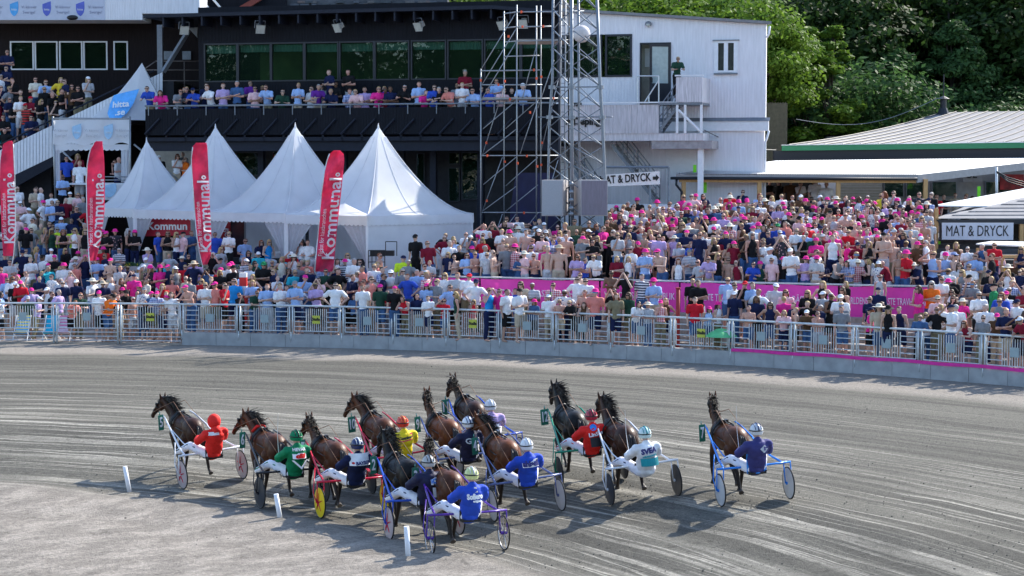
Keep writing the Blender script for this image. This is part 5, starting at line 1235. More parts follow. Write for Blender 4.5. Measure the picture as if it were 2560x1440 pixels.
def tree(kind, px, py, Y, s, label, rz, sx=1.0, name='leafy_tree', group='trees behind the buildings'):
    """py: photo row of the crown top"""
    me, tr = PR[kind]; H = {'b1': 15, 'b2': 16, 'bush': 7.5, 'cone': 8.5, 'lite': 11, 'shoot': 6.5}[kind]
    ztop = zat(py, Y); o = thing(name, (xat(px, Y), Y, ztop - H * s), label, 'tree' if name != 'bush' else 'bush', group, rot=(0, 0, rz)); o.scale = (s * sx, s * sx, s)
    link('crown', me, o); link('trunk', tr, o); return o
T = [('bush', 2130, 120, 108.0, 1.46, 'large blue-green bush rising behind the grey felt roof', .3, 1.25, 'bush'), ('bush', 2010, 250, 107.5, 1.08, 'low blue-green bush beside the white building corner', 1.3, 1.15, 'bush'), ('shoot', 2010, 72, 102.5, 1.35, 'sunlit bright green bush shoots right of the white roof corner', .2, 1.5, 'bush'), ('shoot', 2075, 68, 102.5, 1.30, 'upright sunny shoots above the blue-green bush', 1.9, 1.3, 'bush'),
     ('cone', 2240, 130, 110.0, 1.24, 'feathery conifer-like bush left of the roof vent', 2.2, 1.1, 'bush'), ('bush', 2460, 190, 112.0, 1.08, 'dark green bush behind the roof ridge at far right', 2.8, 1.4, 'bush'), ('cone', 2380, 60, 112.0, 1.35, 'tall feathery bush above the roof vent', .9, 1.1, 'bush'), ('shoot', 1935, 180, 102.5, 1.19, 'yellow-green bush at the white building corner', 3.0, .9, 'bush'),
     ('b1', 2040, -110, 116, 1.15, 'dark tall tree just right of the white building', .5, 1.1), ('b2', 2200, -160, 120, 1.2, 'dark tall tree above the grey felt roof', 1.5, 1.1), ('b1', 2370, -140, 119, 1.2, 'dark tall tree directly behind the roof vent', 2.5, 1.1), ('b2', 2520, -120, 118, 1.15, 'dark tall tree at the right edge of the picture', 3.5, 1.1), ('b1', 2640, -100, 114, 1.2, 'dark tree partly cut by the right edge', 4.1, 1.1), ('b2', 1900, -170, 126, 1.2, 'dark tree high above the white building corner', .1, 1.0),
     ('lite', 1690, -95, 100, 1.0, 'bright sunlit tree above the white sloping roof', .4, 1.2), ('lite', 1860, -50, 99, .9, 'bright sunlit tree at right end of the white roof', 2.4, 1.1), ('lite', 1530, -90, 101, 1.0, 'bright sunlit tree behind the mast top', 3.1, 1.2), ('lite', 1350, -110, 102, 1.0, 'bright sunlit tree behind the scaffold top', 5.0, 1.2), ('lite', 1200, -90, 104, .9, 'sunlit tree above the middle of black roof', 1.0, 1.1), ('b1', 1440, -160, 120, 1.1, 'dark tree behind the sunlit trees over the roof', 2.0, 1.2)]
for t in T: tree(t[0], t[1], t[2], t[3], t[4], t[5], t[6], t[7], t[8] if len(t) > 8 else 'leafy_tree')
# wooded hillside closing the view
mb = MB(); rows = []
for j in range(15):
    t = j / 14; Y = 124 + 60 * t; z = 2 + 42 * t ** .8
    rows.append([(x * 6.0 - 60, Y + 4 * noise.noise(Vector((x * .3, j * .4, 2))), z + 2 * noise.noise(Vector((x * .25, j * .3, 9)))) for x in range(-2, 28)])
mb.grid(rows); structure('hillside', mb, mat('forest_floor', (0.018, 0.028, 0.012), .95, .5, .5), True)
# far wood on the hillside and the wood across the infield mirrored in the windows
def wood(name, spots, label):
    me = PR['b1'][0]; co = np.empty(len(me.vertices) * 3); me.vertices.foreach_get('co', co); co = co.reshape(-1, 4, 3)[::3]
    A = []
    for x, y, z, s, a in spots:
        c, s_ = math.cos(a), math.sin(a); q = co.copy(); cen = q.mean(1, keepdims=True); q = cen + (q - cen) * 1.7; r = np.empty_like(q); r[..., 0] = (q[..., 0] * c - q[..., 1] * s_) * s + x; r[..., 1] = (q[..., 0] * s_ + q[..., 1] * c) * s + y; r[..., 2] = q[..., 2] * s + z; A.append(r)
    V = np.concatenate(A).reshape(-1, 3); n = len(V) // 4; m2 = bpy.data.meshes.new(name); m2.vertices.add(len(V)); m2.vertices.foreach_set('co', V.ravel()); m2.loops.add(n * 4); m2.loops.foreach_set('vertex_index', np.arange(n * 4)); m2.polygons.add(n); m2.polygons.foreach_set('loop_start', np.arange(n) * 4); m2.polygons.foreach_set('loop_total', np.full(n, 4)); m2.materials.append(M_l1); m2.update()
    tag(link(name, m2), label, kind='stuff')
RW = random.Random(3)
wood('hillside_wood', [(RW.uniform(-15, 62), 130 + 12 * (k % 3) + RW.uniform(-3, 3), 2 + 9 * (k % 3), RW.uniform(.9, 1.3), RW.random() * 6) for k in range(36)], None)
wood('infield_wood', [(-170 + 5.5 * k, -75 - 10 * (k % 3) + RW.uniform(-4, 4), -5 + 5 * (k % 2), RW.uniform(1.8, 2.5), RW.random() * 6) for k in range(0, 44)], None)
# red-roofed and grey-brick backdrop seen over the black roof
o = thing('rear_building', at(700, 20, 100), 'grey stone wall with red sloping roof edge seen above the black roof', 'building')
mb = MB(); mb.box((xat(500, 100), 100, 10), (xat(1120, 100), 104, zat(-60, 100))); mb.build('wall', mat('grey_blue_rubble', (0.085, 0.09, 0.10), .8, .35, 1.2), o)
for k in range(70):
    px = 712 + RW.uniform(0, 390); y = RW.choice([2, 9, 16, 22]); w = RW.uniform(9, 24); mb = MB(); mb.box((xat(px, 99.9), 99.86 - RW.random() * .05, zat(y + 5.5, 99.9)), (xat(px + w, 99.9), 99.99, zat(y, 99.9))); mb.build('stone', mat('stone%d' % (k % 4), [(.10, .11, .13), (.14, .13, .13), (.07, .08, .09), (.17, .13, .12)][k % 4], .8, .2), o)
mb = MB(); mb.prism([at(575, 30, 99), at(640, -8, 99), at(665, -8, 99), at(605, 30, 99)], (0, .3, 0)); mb.build('red_roof_edge', mat('red_brown_roof', (.22, .05, .035), .7), o)
mb = MB(); mb.box((xat(500, 99.5), 99.5, 10), (xat(720, 99.5), 99.9, zat(-60, 99.5))); mb.build('dark_gable', M_blk, o)
for a, b in ((500, 530), (530, 560)): mb = MB(); mb.tube(at(a, -5, 98), at(b, 30, 98), .06, n=6); mb.build('sloping_rail', M_galv, o)
# ================================================================== BODIES (continuous surfaces grown round a posed skeleton)
def capsule_pts(mb, p0, r0, p1, r1, n=12, fl=None):
    """tapered capsule; fl = (axis, factor) squashes it along a direction"""
    p0 = Vector(p0); p1 = Vector(p1); d = p1 - p0; L = d.length
    q = d.to_track_quat('Z', 'Y') if L > 1e-6 else Euler((0, 0, 0)).to_quaternion()
    rows = []
    def ring(c, r):
        out = []
        for k in range(n):
            t = 2 * math.pi * k / n; o = q @ Vector((math.cos(t), math.sin(t), 0)) * r
            if fl: ax = Vector(fl[0]).normalized(); o = o - ax * o.dot(ax) * (1 - fl[1])
            out.append(c + o)
        return out + [out[0]]
    z = q @ Vector((0, 0, 1))
    for a in (-90, -60, -30): rows.append(ring(p0 + z * r0 * math.sin(math.radians(a)), r0 * math.cos(math.radians(a)) + 1e-4))
    for s in (0, .5, 1): rows.append(ring(p0.lerp(p1, s), r0 + (r1 - r0) * s))
    for a in (30, 60, 90): rows.append(ring(p1 + z * r1 * math.sin(math.radians(a)), r1 * math.cos(math.radians(a)) + 1e-4))
    mb.grid(rows)
def grow(name, segs, voxel, smooth=2, ratio=1.0, infl=0.0, crease=0.0):
    """segs: (p0, r0, p1, r1[, squash]) or ('e', centre, radii, euler)"""
    mb = MB()
    for s in segs:
        if s[0] == 'e':
            old = mb.M; mb.M = Matrix.Translation(s[1]) @ Euler(s[3] if len(s) > 3 else (0, 0, 0)).to_matrix().to_4x4() @ Matrix.Diagonal((s[2][0] + infl, s[2][1] + infl, s[2][2] + infl, 1))
            mb.sphere((0, 0, 0), 1, 16, 10); mb.M = old
        else: capsule_pts(mb, s[0], s[1] + infl, s[2], s[3] + infl, fl=s[4] if len(s) > 4 else None)
    me = mb.mesh(name, []); bm = bmesh.new(); bm.from_mesh(me); bmesh.ops.remove_doubles(bm, verts=bm.verts, dist=1e-4); bmesh.ops.recalc_face_normals(bm, faces=bm.faces); bm.to_mesh(me); bm.free()
    o = bpy.data.objects.new(name, me); COL.objects.link(o)
    md = o.modifiers.new('r', 'REMESH'); md.mode = 'VOXEL'; md.voxel_size = voxel; md.use_smooth_shade = True
    if smooth: md = o.modifiers.new('s', 'SMOOTH'); md.factor = .5; md.iterations = smooth
    if ratio < 1: md = o.modifiers.new('d', 'DECIMATE'); md.ratio = ratio
    r = eval_mesh(o, name); bpy.data.meshes.remove(me)
    if crease:
        for v in r.vertices:
            c = v.co; w = 1 - abs(noise.noise(Vector((c.x * 5, c.y * 5, c.z * 13)))) * 2.2; w2 = noise.noise(Vector((c.x * 11 + 5, c.y * 11, c.z * 9))); v.co = c + v.normal * crease * (w * .8 + w2)
    r.polygons.foreach_set('use_smooth', [True] * len(r.polygons)); return r
def fingers(mb, wrist, hand_dir, palm_n, s=1.0, curl=0.9, side=1):
    """palm and five separate bent fingers"""
    d = Vector(hand_dir).normalized(); nrm = Vector(palm_n); nrm = (nrm - d * nrm.dot(d)).normalized(); sd = d.cross(nrm) * side
    w = Vector(wrist)
    for k, (off, ln) in enumerate(((-.030, .060), (-.010, .074), (.011, .079), (.031, .070))):
        b = w + d * .085 * s + sd * off * s; p1 = b + (d * math.cos(curl * .6) + nrm * math.sin(curl * .6)) * ln * .5 * s; p2 = p1 + (d * math.cos(curl * 1.7) + nrm * math.sin(curl * 1.7)) * ln * .5 * s
        mb.path([b - d * .03 * s, b, p1, p2], [.009 * s, .0095 * s, .0085 * s, .007 * s], 5)
    b = w + d * .03 * s - sd * .035 * s; p1 = b + (d * .7 - sd * .5 + nrm * .4).normalized() * .035 * s; mb.path([b, p1, p1 + (d * .6 + nrm * .8).normalized() * .03 * s], [.012 * s, .011 * s, .008 * s], 5)

SKIN = [mat('skin_fair', (0.56, 0.36, 0.28), .55, .08), mat('skin_tanned', (0.40, 0.235, 0.17), .55, .08), mat('skin_sunburnt', (0.54, 0.29, 0.22), .5, .08), mat('skin_brown', (0.17, 0.085, 0.05), .55, .08)]
HAIR = {'blond': mat('hair_blond', (0.42, 0.28, 0.12), .6, .25, 25), 'brown': mat('hair_brown', (0.07, 0.035, 0.018), .6, .25, 25), 'dark': mat('hair_black', (0.015, 0.011, 0.01), .5, .2, 25), 'grey': mat('hair_grey', (0.38, 0.37, 0.36), .6, .2, 25), 'red': mat('hair_auburn', (0.20, 0.06, 0.02), .6, .2, 25)}
def stripes(name, c1, c2, sc=12, checks=False, dots=False):
    m, n, l, b = nmat(name); tc = node(n, 'ShaderNodeTexCoord'); sx = node(n, 'ShaderNodeSeparateXYZ'); l.new(tc.outputs['Object'], sx.inputs[0])
    def wv(o):
        a = node(n, 'ShaderNodeMath', operation='MULTIPLY'); a.inputs[1].default_value = sc; l.new(sx.outputs[o], a.inputs[0]); f = node(n, 'ShaderNodeMath', operation='FRACT'); l.new(a.outputs[0], f.inputs[0]); g = node(n, 'ShaderNodeMath', operation='GREATER_THAN'); g.inputs[1].default_value = .5; l.new(f.outputs[0], g.inputs[0]); return g.outputs[0]
    v = wv(2)
    if checks: a = node(n, 'ShaderNodeMath', operation='ADD'); l.new(v, a.inputs[0]); l.new(wv(0), a.inputs[1]); h = node(n, 'ShaderNodeMath', operation='MULTIPLY'); h.inputs[1].default_value = .5; l.new(a.outputs[0], h.inputs[0]); v = h.outputs[0]
    if dots:
        vz = node(n, 'ShaderNodeTexVoronoi'); vz.inputs['Scale'].default_value = sc; l.new(tc.outputs['Object'], vz.inputs['Vector']); g = node(n, 'ShaderNodeMath', operation='LESS_THAN'); g.inputs[1].default_value = .32; l.new(vz.outputs['Distance'], g.inputs[0]); v = g.outputs[0]
    mx = node(n, 'ShaderNodeMix', data_type='RGBA'); l.new(v, mx.inputs[0]); mx.inputs[6].default_value = lin(c1); mx.inputs[7].default_value = lin(c2); l.new(mx.outputs[2], b.inputs['Base Color']); b.inputs['Roughness'].default_value = .8; return m
def cl(n_, c): return mat('cloth_' + n_.replace(' ', '_').replace('-', '_'), c, .88, .16, 7, bump=.7, spec=.15)
CL = {k: cl(k, v) for k, v in {'white': (.80, .80, .82), 'pale pink': (.78, .50, .52), 'hot pink': (.78, .03, .27), 'light blue': (.33, .48, .78), 'royal blue': (.03, .08, .45), 'navy': (.012, .018, .06), 'black': (.012, .012, .014), 'grey': (.22, .23, .25), 'light grey': (.48, .49, .52), 'red': (.55, .015, .03), 'dark red': (.20, .012, .03), 'orange': (.85, .17, .02), 'lilac': (.48, .36, .62), 'turquoise': (.03, .42, .52), 'sky blue': (.02, .28, .68), 'green': (.02, .22, .08), 'dark green': (.02, .06, .04), 'yellow': (.75, .55, .05), 'beige': (.48, .40, .30), 'cream': (.72, .66, .54), 'salmon': (.72, .24, .20), 'denim blue': (.05, .11, .24), 'khaki': (.22, .19, .12), 'brown': (.10, .055, .03), 'purple': (.14, .03, .28)}.items()}
CL['navy striped'] = stripes('cloth_navy_stripes', (.75, .75, .78), (.012, .018, .07), 12); CL['red striped'] = stripes('cloth_red_black', (.5, .02, .02), (.015, .012, .014), 8)
CL['blue checked'] = stripes('cloth_blue_check', (.55, .62, .80), (.04, .08, .30), 16, True); CL['red checked'] = stripes('cloth_red_check', (.75, .6, .6), (.45, .04, .08), 14, True)
CL['grey striped'] = stripes('cloth_grey_stripes', (.62, .63, .66), (.20, .22, .27), 20); CL['dark flowered'] = stripes('cloth_flowers', (.02, .02, .03), (.5, .3, .3), 14, dots=True); CL['white flowered'] = stripes('cloth_white_flowers', (.75, .74, .72), (.10, .12, .25), 14, dots=True)
M_glasses = mat('sunglasses_black', (.01, .01, .012), .15, 0); M_bluegl = mat('mirror_blue_lenses', (.02, .25, .55), .15, 0)

# ---------------- spectators: local axes x right, -y forward, z up ; feet at z=0
def human(pose, rg, girl=False):
    """returns body segs, shirt segs, leg-wear segs, shorts segs, head centre"""
    sh = .185 if not girl else .165; H = 1.0
    hip = Vector((0, .0, .94)); chest = Vector((0, 0, 1.33)); neck = Vector((0, .01, 1.50)); head = Vector((0, -.015, 1.645))
    k = dict(lean=0)
    if pose == 'lean':            # elbows on a rail
        chest = Vector((0, -.10, 1.27)); neck = Vector((0, -.17, 1.43)); head = Vector((0, -.235, 1.56)); hip = Vector((0, .05, .93))
    if pose == 'sit': hip = Vector((0, 0, .50)); chest = Vector((0, .02, .88)); neck = Vector((0, 0, 1.05)); head = Vector((0, -.03, 1.195))
    S = [chest + Vector((s * sh, .0, .11)) for s in (-1, 1)]
    if pose == 'down': E = [S[0] + Vector((-.05, .03, -.28)), S[1] + Vector((.05, .03, -.28))]; Hn = [E[0] + Vector((0, -.07, -.25)), E[1] + Vector((0, -.07, -.25))]
    elif pose == 'cross': E = [S[0] + Vector((-.07, -.03, -.27)), S[1] + Vector((.07, -.03, -.27))]; Hn = [chest + Vector((.10, -.19, -.08)), chest + Vector((-.11, -.17, -.12))]
    elif pose == 'eyes': E = [S[0] + Vector((-.13, -.17, -.15)), S[1] + Vector((.13, -.17, -.15))]; Hn = [head + Vector((-.06, -.15, .01)), head + Vector((.06, -.15, .01))]
    elif pose == 'shade': E = [S[0] + Vector((-.22, -.10, .02)), S[1] + Vector((.06, -.03, -.28))]; Hn = [head + Vector((-.08, -.12, .07)), chest + Vector((.02, -.17, -.16))]
    elif pose == 'point': E = [S[0] + Vector((-.20, -.16, .03)), S[1] + Vector((.05, .02, -.28))]; Hn = [E[0] + Vector((-.17, -.17, .07)), E[1] + Vector((0, -.08, -.24))]
    elif pose == 'lean': E = [S[0] + Vector((-.08, -.15, -.24)), S[1] + Vector((.08, -.15, -.24))]; Hn = [E[0] + Vector((.13, -.18, .02)), E[1] + Vector((-.13, -.18, .02))]
    elif pose == 'hips': E = [S[0] + Vector((-.20, .06, -.20)), S[1] + Vector((.20, .06, -.20))]; Hn = [hip + Vector((-.17, -.03, .10)), hip + Vector((.17, -.03, .10))]
    elif pose == 'chin': E = [S[0] + Vector((-.03, -.10, -.26)), S[1] + Vector((.05, -.04, -.27))]; Hn = [head + Vector((-.02, -.12, -.10)), chest + Vector((-.08, -.17, -.14))]
    elif pose == 'sit': E = [S[0] + Vector((-.06, -.05, -.26)), S[1] + Vector((.06, -.05, -.26))]; Hn = [E[0] + Vector((.08, -.2, -.02)), E[1] + Vector((-.08, -.2, -.02))]
    if pose == 'sit': K = [Vector((s * .12, -.42, .50)) for s in (-1, 1)]; A = [Vector((s * .12, -.42, .08)) for s in (-1, 1)]
    else: K = [Vector((s * .10, -.01, .50)) for s in (-1, 1)]; A = [Vector((s * .11, .03, .07)) for s in (-1, 1)]
    hp = [hip + Vector((s * .09, 0, -.02)) for s in (-1, 1)]
    fat = rg
    body = [('e', head + Vector((0, .01, .025)), (.074, .088, .098)), (head + Vector((0, -.03, -.03)), .058, head + Vector((0, -.045, -.065)), .038), (neck, .052, head - Vector((0, -.01, .06)), .05), (head + Vector((0, -.088, .01)), .012, head + Vector((0, -.105, -.02)), .015), ('e', head + Vector((-.076, 0, 0)), (.012, .02, .03)), ('e', head + Vector((.076, 0, 0)), (.012, .02, .03))]
    torso = [('e', chest + Vector((0, .0, .03)), (.165, .105 + .01 * fat, .17)), ('e', chest.lerp(hip, .5), (.135 + .025 * fat, .10 + .03 * fat, .2)), ('e', hip + Vector((0, 0, .02)), (.155 + .015 * fat, .115 + .015 * fat, .12)), (S[0], .062, S[1], .062), (chest, .10, neck, .058)]
    arms = []; sleeve = []
    for i in (0, 1):
        arms += [(S[i], .052, E[i], .040), (E[i], .040, Hn[i], .027)]
        hd = (Hn[i] - E[i]).normalized(); arms += [(Hn[i], .03, Hn[i] + hd * .07, .028, (Vector((0, 0, 1)), .6))]
        for f in range(4): o = Vector((.018 * (f - 1.5), 0, 0)) if abs(hd.x) < .7 else Vector((0, 0, .018 * (f - 1.5))); arms.append((Hn[i] + hd * .06 + o, .011, Hn[i] + hd * (.115 + .008 * (f in (1, 2))) + o * 1.2, .009))
        sleeve.append((S[i], .062, S[i].lerp(E[i], .62), .055))
    legs = []; tr = []; sho = []
    for i in (0, 1):
        legs += [(hp[i], .085, K[i], .056), (K[i], .054, A[i], .038), (A[i] + Vector((0, 0, -.02)), .04, A[i] + Vector((0, -.15, -.045)), .028)]
        tr += [(hp[i], .092, K[i], .066), (K[i], .066, A[i] + Vector((0, 0, .03)), .052)]; sho += [(hp[i], .096, hp[i].lerp(K[i], .85), .082)]
    shirt = torso + sleeve; trous = [('e', hip + Vector((0, 0, -.01)), (.16 + .015 * fat, .12 + .015 * fat, .105))]
    return body + torso + arms + legs, shirt, torso[:3] + [torso[4]], trous + tr, trous + sho, head
POSES = ['down', 'cross', 'eyes', 'shade', 'point', 'lean', 'hips', 'chin', 'sit']
HM = {}
for pz in POSES:
    b, s, tk, t, sh_, hd = human(pz, .6 if pz in ('cross', 'hips') else .2, girl=(pz in ('chin',)))
    HM[pz] = dict(body=grow('body', b, .017, 2, .20), shirt=grow('shirt', s, .022, 2, .28, .010, .013), tank=grow('tank_top', tk, .022, 2, .3, .006), trousers=grow('trousers', t, .022, 2, .24, .008, .010), shorts=grow('shorts', sh_, .022, 2, .25, .006), head=hd)
# low versions for the far rows
HL = {}
for pz in POSES:
    d_ = {}
    for k_ in ('body', 'shirt', 'tank', 'trousers', 'shorts'):
        me = HM[pz][k_]; o = bpy.data.objects.new('t', me.copy()); COL.objects.link(o); md = o.modifiers.new('d', 'DECIMATE'); md.ratio = .42; d_[k_] = eval_mesh(o, k_)
    d_['head'] = HM[pz]['head']; HL[pz] = d_
def headgear():
    G = {}
    cap = lambda s: ('e', Vector((0, .012, .045)), s)
    mb = MB(); mb.sphere((0, .014, .035), .094, 12, 6, (.92, 1.03, .92)); 
    def keep(me, f):
        bm = bmesh.new(); bm.from_mesh(me); bmesh.ops.delete(bm, geom=[v for v in bm.verts if not f(v.co)], context='VERTS'); bm.to_mesh(me); bm.free(); return me
    G['short hair'] = keep(mb.mesh('hair', [], True), lambda c: c.z > .0 + (0 if c.y > .0 else .055) or (c.y > .03 and c.z > -.05))
    mb = MB(); mb.sphere((0, .014, .035), .098, 12, 8, (.95, 1.05, .95)); mb.path([(0, .06, .0), (0, .085, -.08), (0, .09, -.18), (0, .085, -.26)], [.075, .075, .065, .03], 9)
    for s in (-1, 1): mb.path([(s * .075, .01, .03), (s * .085, .0, -.06), (s * .085, -.02, -.17)], [.03, .028, .015], 6)
    G['long hair'] = keep(mb.mesh('hair', [], True), lambda c: not (c.y < -.01 and c.z < .05 and abs(c.x) < .066))
    mb = MB(); mb.sphere((0, .012, .05), .094, 12, 6, (.98, 1.08, .88)); me = keep(mb.mesh('cap', [], True), lambda c: c.z > .045)
    bm = bmesh.new(); bm.from_mesh(me); m2 = MB(); rows = [[(r_ * math.sin(a) * .085, -.085 - (r_ - 1) * .11 * math.cos(a) * 1.0, .052 - (r_ - 1) * .03) for a in [(-1 + k / 4) * 1.25 for k in range(9)]] for r_ in (.9, 1.35, 1.6)]
    rows = [[(math.sin(a) * .082, -.02 - math.cos(a) * .07 - r_ * math.cos(a * .8) * .075, .055 - r_ * .022) for a in [(-1 + k / 4) * 1.3 for k in range(9)]] for r_ in (0, .6, 1)]
    m2.grid(rows); t_ = m2.mesh('t', []); bm.from_mesh(t_); bm.to_mesh(me); bm.free(); G['cap'] = me
    def hat(br, h):
        mb = MB(); rows = [[(r_ * math.cos(a), .012 + r_ * 1.06 * math.sin(a), z) for a in [k * math.pi / 7 for k in range(15)]] for r_, z in ((br, .040), (.100, .055), (.098, .06), (.088, h * .8), (.05, h), (.001, h + .005))]; mb.grid(rows); return mb.mesh('hat', [], True)
    G['bucket hat'] = hat(.150, .145); G['straw hat'] = hat(.20, .145)
    mb = MB()
    rows = [[(math.sin(a) * .083, -math.cos(a) * .094 - .002, z) for a in [(-1 + k / 5) * 1.25 for k in range(11)]] for z in (.034, -.002)]; mb.grid(rows); G['sunglasses'] = mb.mesh('sunglasses', [], True)
    return G
HG = headgear()
for k_, v_ in HG.items(): v_.materials.clear(); v_.materials.append(M_black)
for dct in (HM, HL):
    for pz in dct:
        for k_, v_ in dct[pz].items():
            if k_ != 'head': v_.materials.clear(); v_.materials.append(M_black)
def setm(o, m):
    o.material_slots[0].link = 'OBJECT'; o.material_slots[0].material = m; return o
def person(loc, yaw, pose, spec, label, group=None, scale=1.0, bodyscale=None):
    """spec: skin,shirt,style(tee|tank|bare),legs,legkind,hair,hairkind,hat,hatcol,glasses"""
    H_ = HM[pose]; o = setm(link('person', H_['body']), spec['skin']); tag(o, label, 'person', group); o.location = loc; o.rotation_euler = (R.gauss(0, .04), R.gauss(0, .03), yaw); o.scale = (scale * R.uniform(.90, 1.10), scale * R.uniform(.92, 1.15), scale)
    if spec['style'] != 'bare': setm(link('shirt' if spec['style'] == 'tee' else 'tank_top', H_['shirt' if spec['style'] == 'tee' else 'tank'], o), CL[spec['shirt']])
    if spec.get('legs'): setm(link(spec['legkind'], H_[spec['legkind']], o), CL[spec['legs']])
    def hd(me, m, nm):
        c = setm(link(nm, me, o), m); c.location = H_['head']; return c
    if spec.get('hairkind') and not (spec.get('hat') and spec['hairkind'] == 'short hair'): hd(HG[spec['hairkind']], HAIR[spec['hair']], 'hair')
    if spec.get('hat'): hd(HG[spec['hat']], CL[spec['hatcol']], 'cap' if spec['hat'] == 'cap' else 'hat')
    if spec.get('glasses'): hd(HG['sunglasses'], M_glasses if spec['glasses'] == 1 else M_bluegl, 'sunglasses')
    return o
# ================================================================== TROTTING HORSES, SULKIES, DRIVERS
def coat(name, c, leg=(0.02, 0.014, 0.012), lo=.62, hi=.95):
    m, n, l, b = nmat(name); tc = node(n, 'ShaderNodeTexCoord'); sx = node(n, 'ShaderNodeSeparateXYZ'); l.new(tc.outputs['Object'], sx.inputs[0])
    mp = node(n, 'ShaderNodeMapRange', interpolation_type='SMOOTHSTEP'); mp.inputs[1].default_value = lo; mp.inputs[2].default_value = hi; l.new(sx.outputs[2], mp.inputs[0])
    nz = node(n, 'ShaderNodeTexNoise'); nz.inputs['Scale'].default_value = 3.5; nz.inputs['Detail'].default_value = 4; l.new(tc.outputs['Object'], nz.inputs['Vector'])
    dk = node(n, 'ShaderNodeMix', data_type='RGBA'); m3 = node(n, 'ShaderNodeMapRange'); m3.inputs[1].default_value = .35; m3.inputs[2].default_value = .7; m3.inputs[3].default_value = 0; m3.inputs[4].default_value = .95; l.new(nz.outputs[0], m3.inputs[0]); l.new(m3.outputs[0], dk.inputs[0]); dk.inputs[6].default_value = lin(c); dk.inputs[7].default_value = lin(tuple(x * .45 for x in c))
    mx = node(n, 'ShaderNodeMix', data_type='RGBA'); l.new(mp.outputs[0], mx.inputs[0]); mx.inputs[6].default_value = lin(leg); l.new(dk.outputs[2], mx.inputs[7])
    l.new(mx.outputs[2], b.inputs['Base Color']); b.inputs['Roughness'].default_value = .46; b.inputs['Specular IOR Level'].default_value = .22; return m
COAT = {'bay': coat('bay_coat', (.105, .032, .011)), 'darkbay': coat('dark_bay_coat', (.050, .017, .008)), 'black': coat('near_black_coat', (.009, .006, .005)), 'chestnut': coat('chestnut_coat', (.155, .045, .013))}
M_mane = mat('black_mane', (.012, .009, .008), .45, .2, 20); M_hoof = mat('hoof', (.05, .04, .035), .5); M_tack = mat('black_leather_tack', (.012, .012, .013), .35, .1); M_rein = mat('tan_rein', (.20, .10, .055), .6, .1); M_tackw = mat('white_tack', (.6, .6, .6), .5)
def leg_f(y, fwd):      # foreleg joints: elbow, knee, fetlock, hoof
    if fwd > 0: return [(.50, y, 1.0), (.70, y, .74), (.80, y, .40), (.72, y, .17), (.74, y, .08)]
    return [(.46, y, 1.0), (.36, y, .62), (.14, y, .36), (.02, y, .22), (-.04, y, .15)]
def leg_h(y, fwd):      # stifle, hock, fetlock, hoof
    if fwd > 0: return [(-.48, y, 1.02), (-.40, y, .80), (-.42, y, .50), (-.25, y, .15), (-.20, y, .05)]
    return [(-.60, y, 1.02), (-.66, y, .80), (-.98, y, .58), (-1.08, y, .26), (-1.16, y, .20)]
def horse_segs(g, headturn=0.0, headlow=0.0):
    hz = -headlow
    pol = Vector((1.06, .26 * headturn, 1.96 + hz)); muz = Vector((1.38, .26 * headturn + .34 * headturn, 1.53 + hz)); wit = Vector((.42, 0, 1.42))
    sg = [('e', Vector((0, 0, 1.19)), (.66, .285, .30)), ('e', Vector((.46, 0, 1.20)), (.32, .245, .33)), ('e', Vector((-.56, 0, 1.25)), (.38, .275, .29)), ('e', Vector((.34, 0, 1.42)), (.30, .10, .13)), ('e', Vector((-.35, 0, 1.32)), (.4, .22, .22)), ('e', Vector((-.72, .12, 1.16)), (.20, .13, .24)), ('e', Vector((-.72, -.12, 1.16)), (.20, .13, .24)), ('e', Vector((.62, 0, 1.15)), (.16, .20, .22))]
    nk = [Vector((.56, 0, 1.26)), Vector((.76, .05 * headturn, 1.52 + hz * .3)), Vector((.93, .16 * headturn, 1.76 + hz * .7)), pol]
    rr_ = [.235, .185, .145, .105]
    for a, b, ra, rb in zip(nk, nk[1:], rr_, rr_[1:]): sg.append((a, ra, b, rb, (Vector((0, 1, 0)), .58)))
    mid = pol.lerp(muz, .45); sg += [(pol - Vector((0, 0, .01)), .098, mid, .088, (Vector((0, 1, 0)), .72)), (mid, .083, muz, .052), ('e', muz - Vector((.015, 0, .015)), (.06, .05, .058)), ('e', pol.lerp(muz, .28) - Vector((.05, 0, .07)), (.10, .062, .10))]
    for s in (-1, 1):
        e = pol + Vector((-.01, s * .055, .06)); sg.append((e, .036, e + Vector((.0, s * .012, .10)), .026)); sg.append((e + Vector((0, s * .012, .10)), .026, e + Vector((.01, s * .02, .17)), .009))
        sg.append(('e', pol.lerp(muz, .25) + Vector((.03, s * .06, .02)), (.03, .02, .025)))
    L = []
    for s in (-1, 1):
        L.append((leg_f(s * .15, s * g), (.105, .068, .040, .038, .046))); L.append((leg_h(s * .16, -s * g), (.165, .105, .050, .038, .048)))
    for pts, rs in L:
        for k in range(4):
            sg.append((Vector(pts[k]), rs[k], Vector(pts[k + 1]), rs[k + 1] if k < 3 else .045))
        sg.append(('e', Vector(pts[1]) if pts[0][0] > 0 else Vector(pts[2]), (.058, .048, .062)))
    return sg, nk, pol, muz, L
HZ = {}
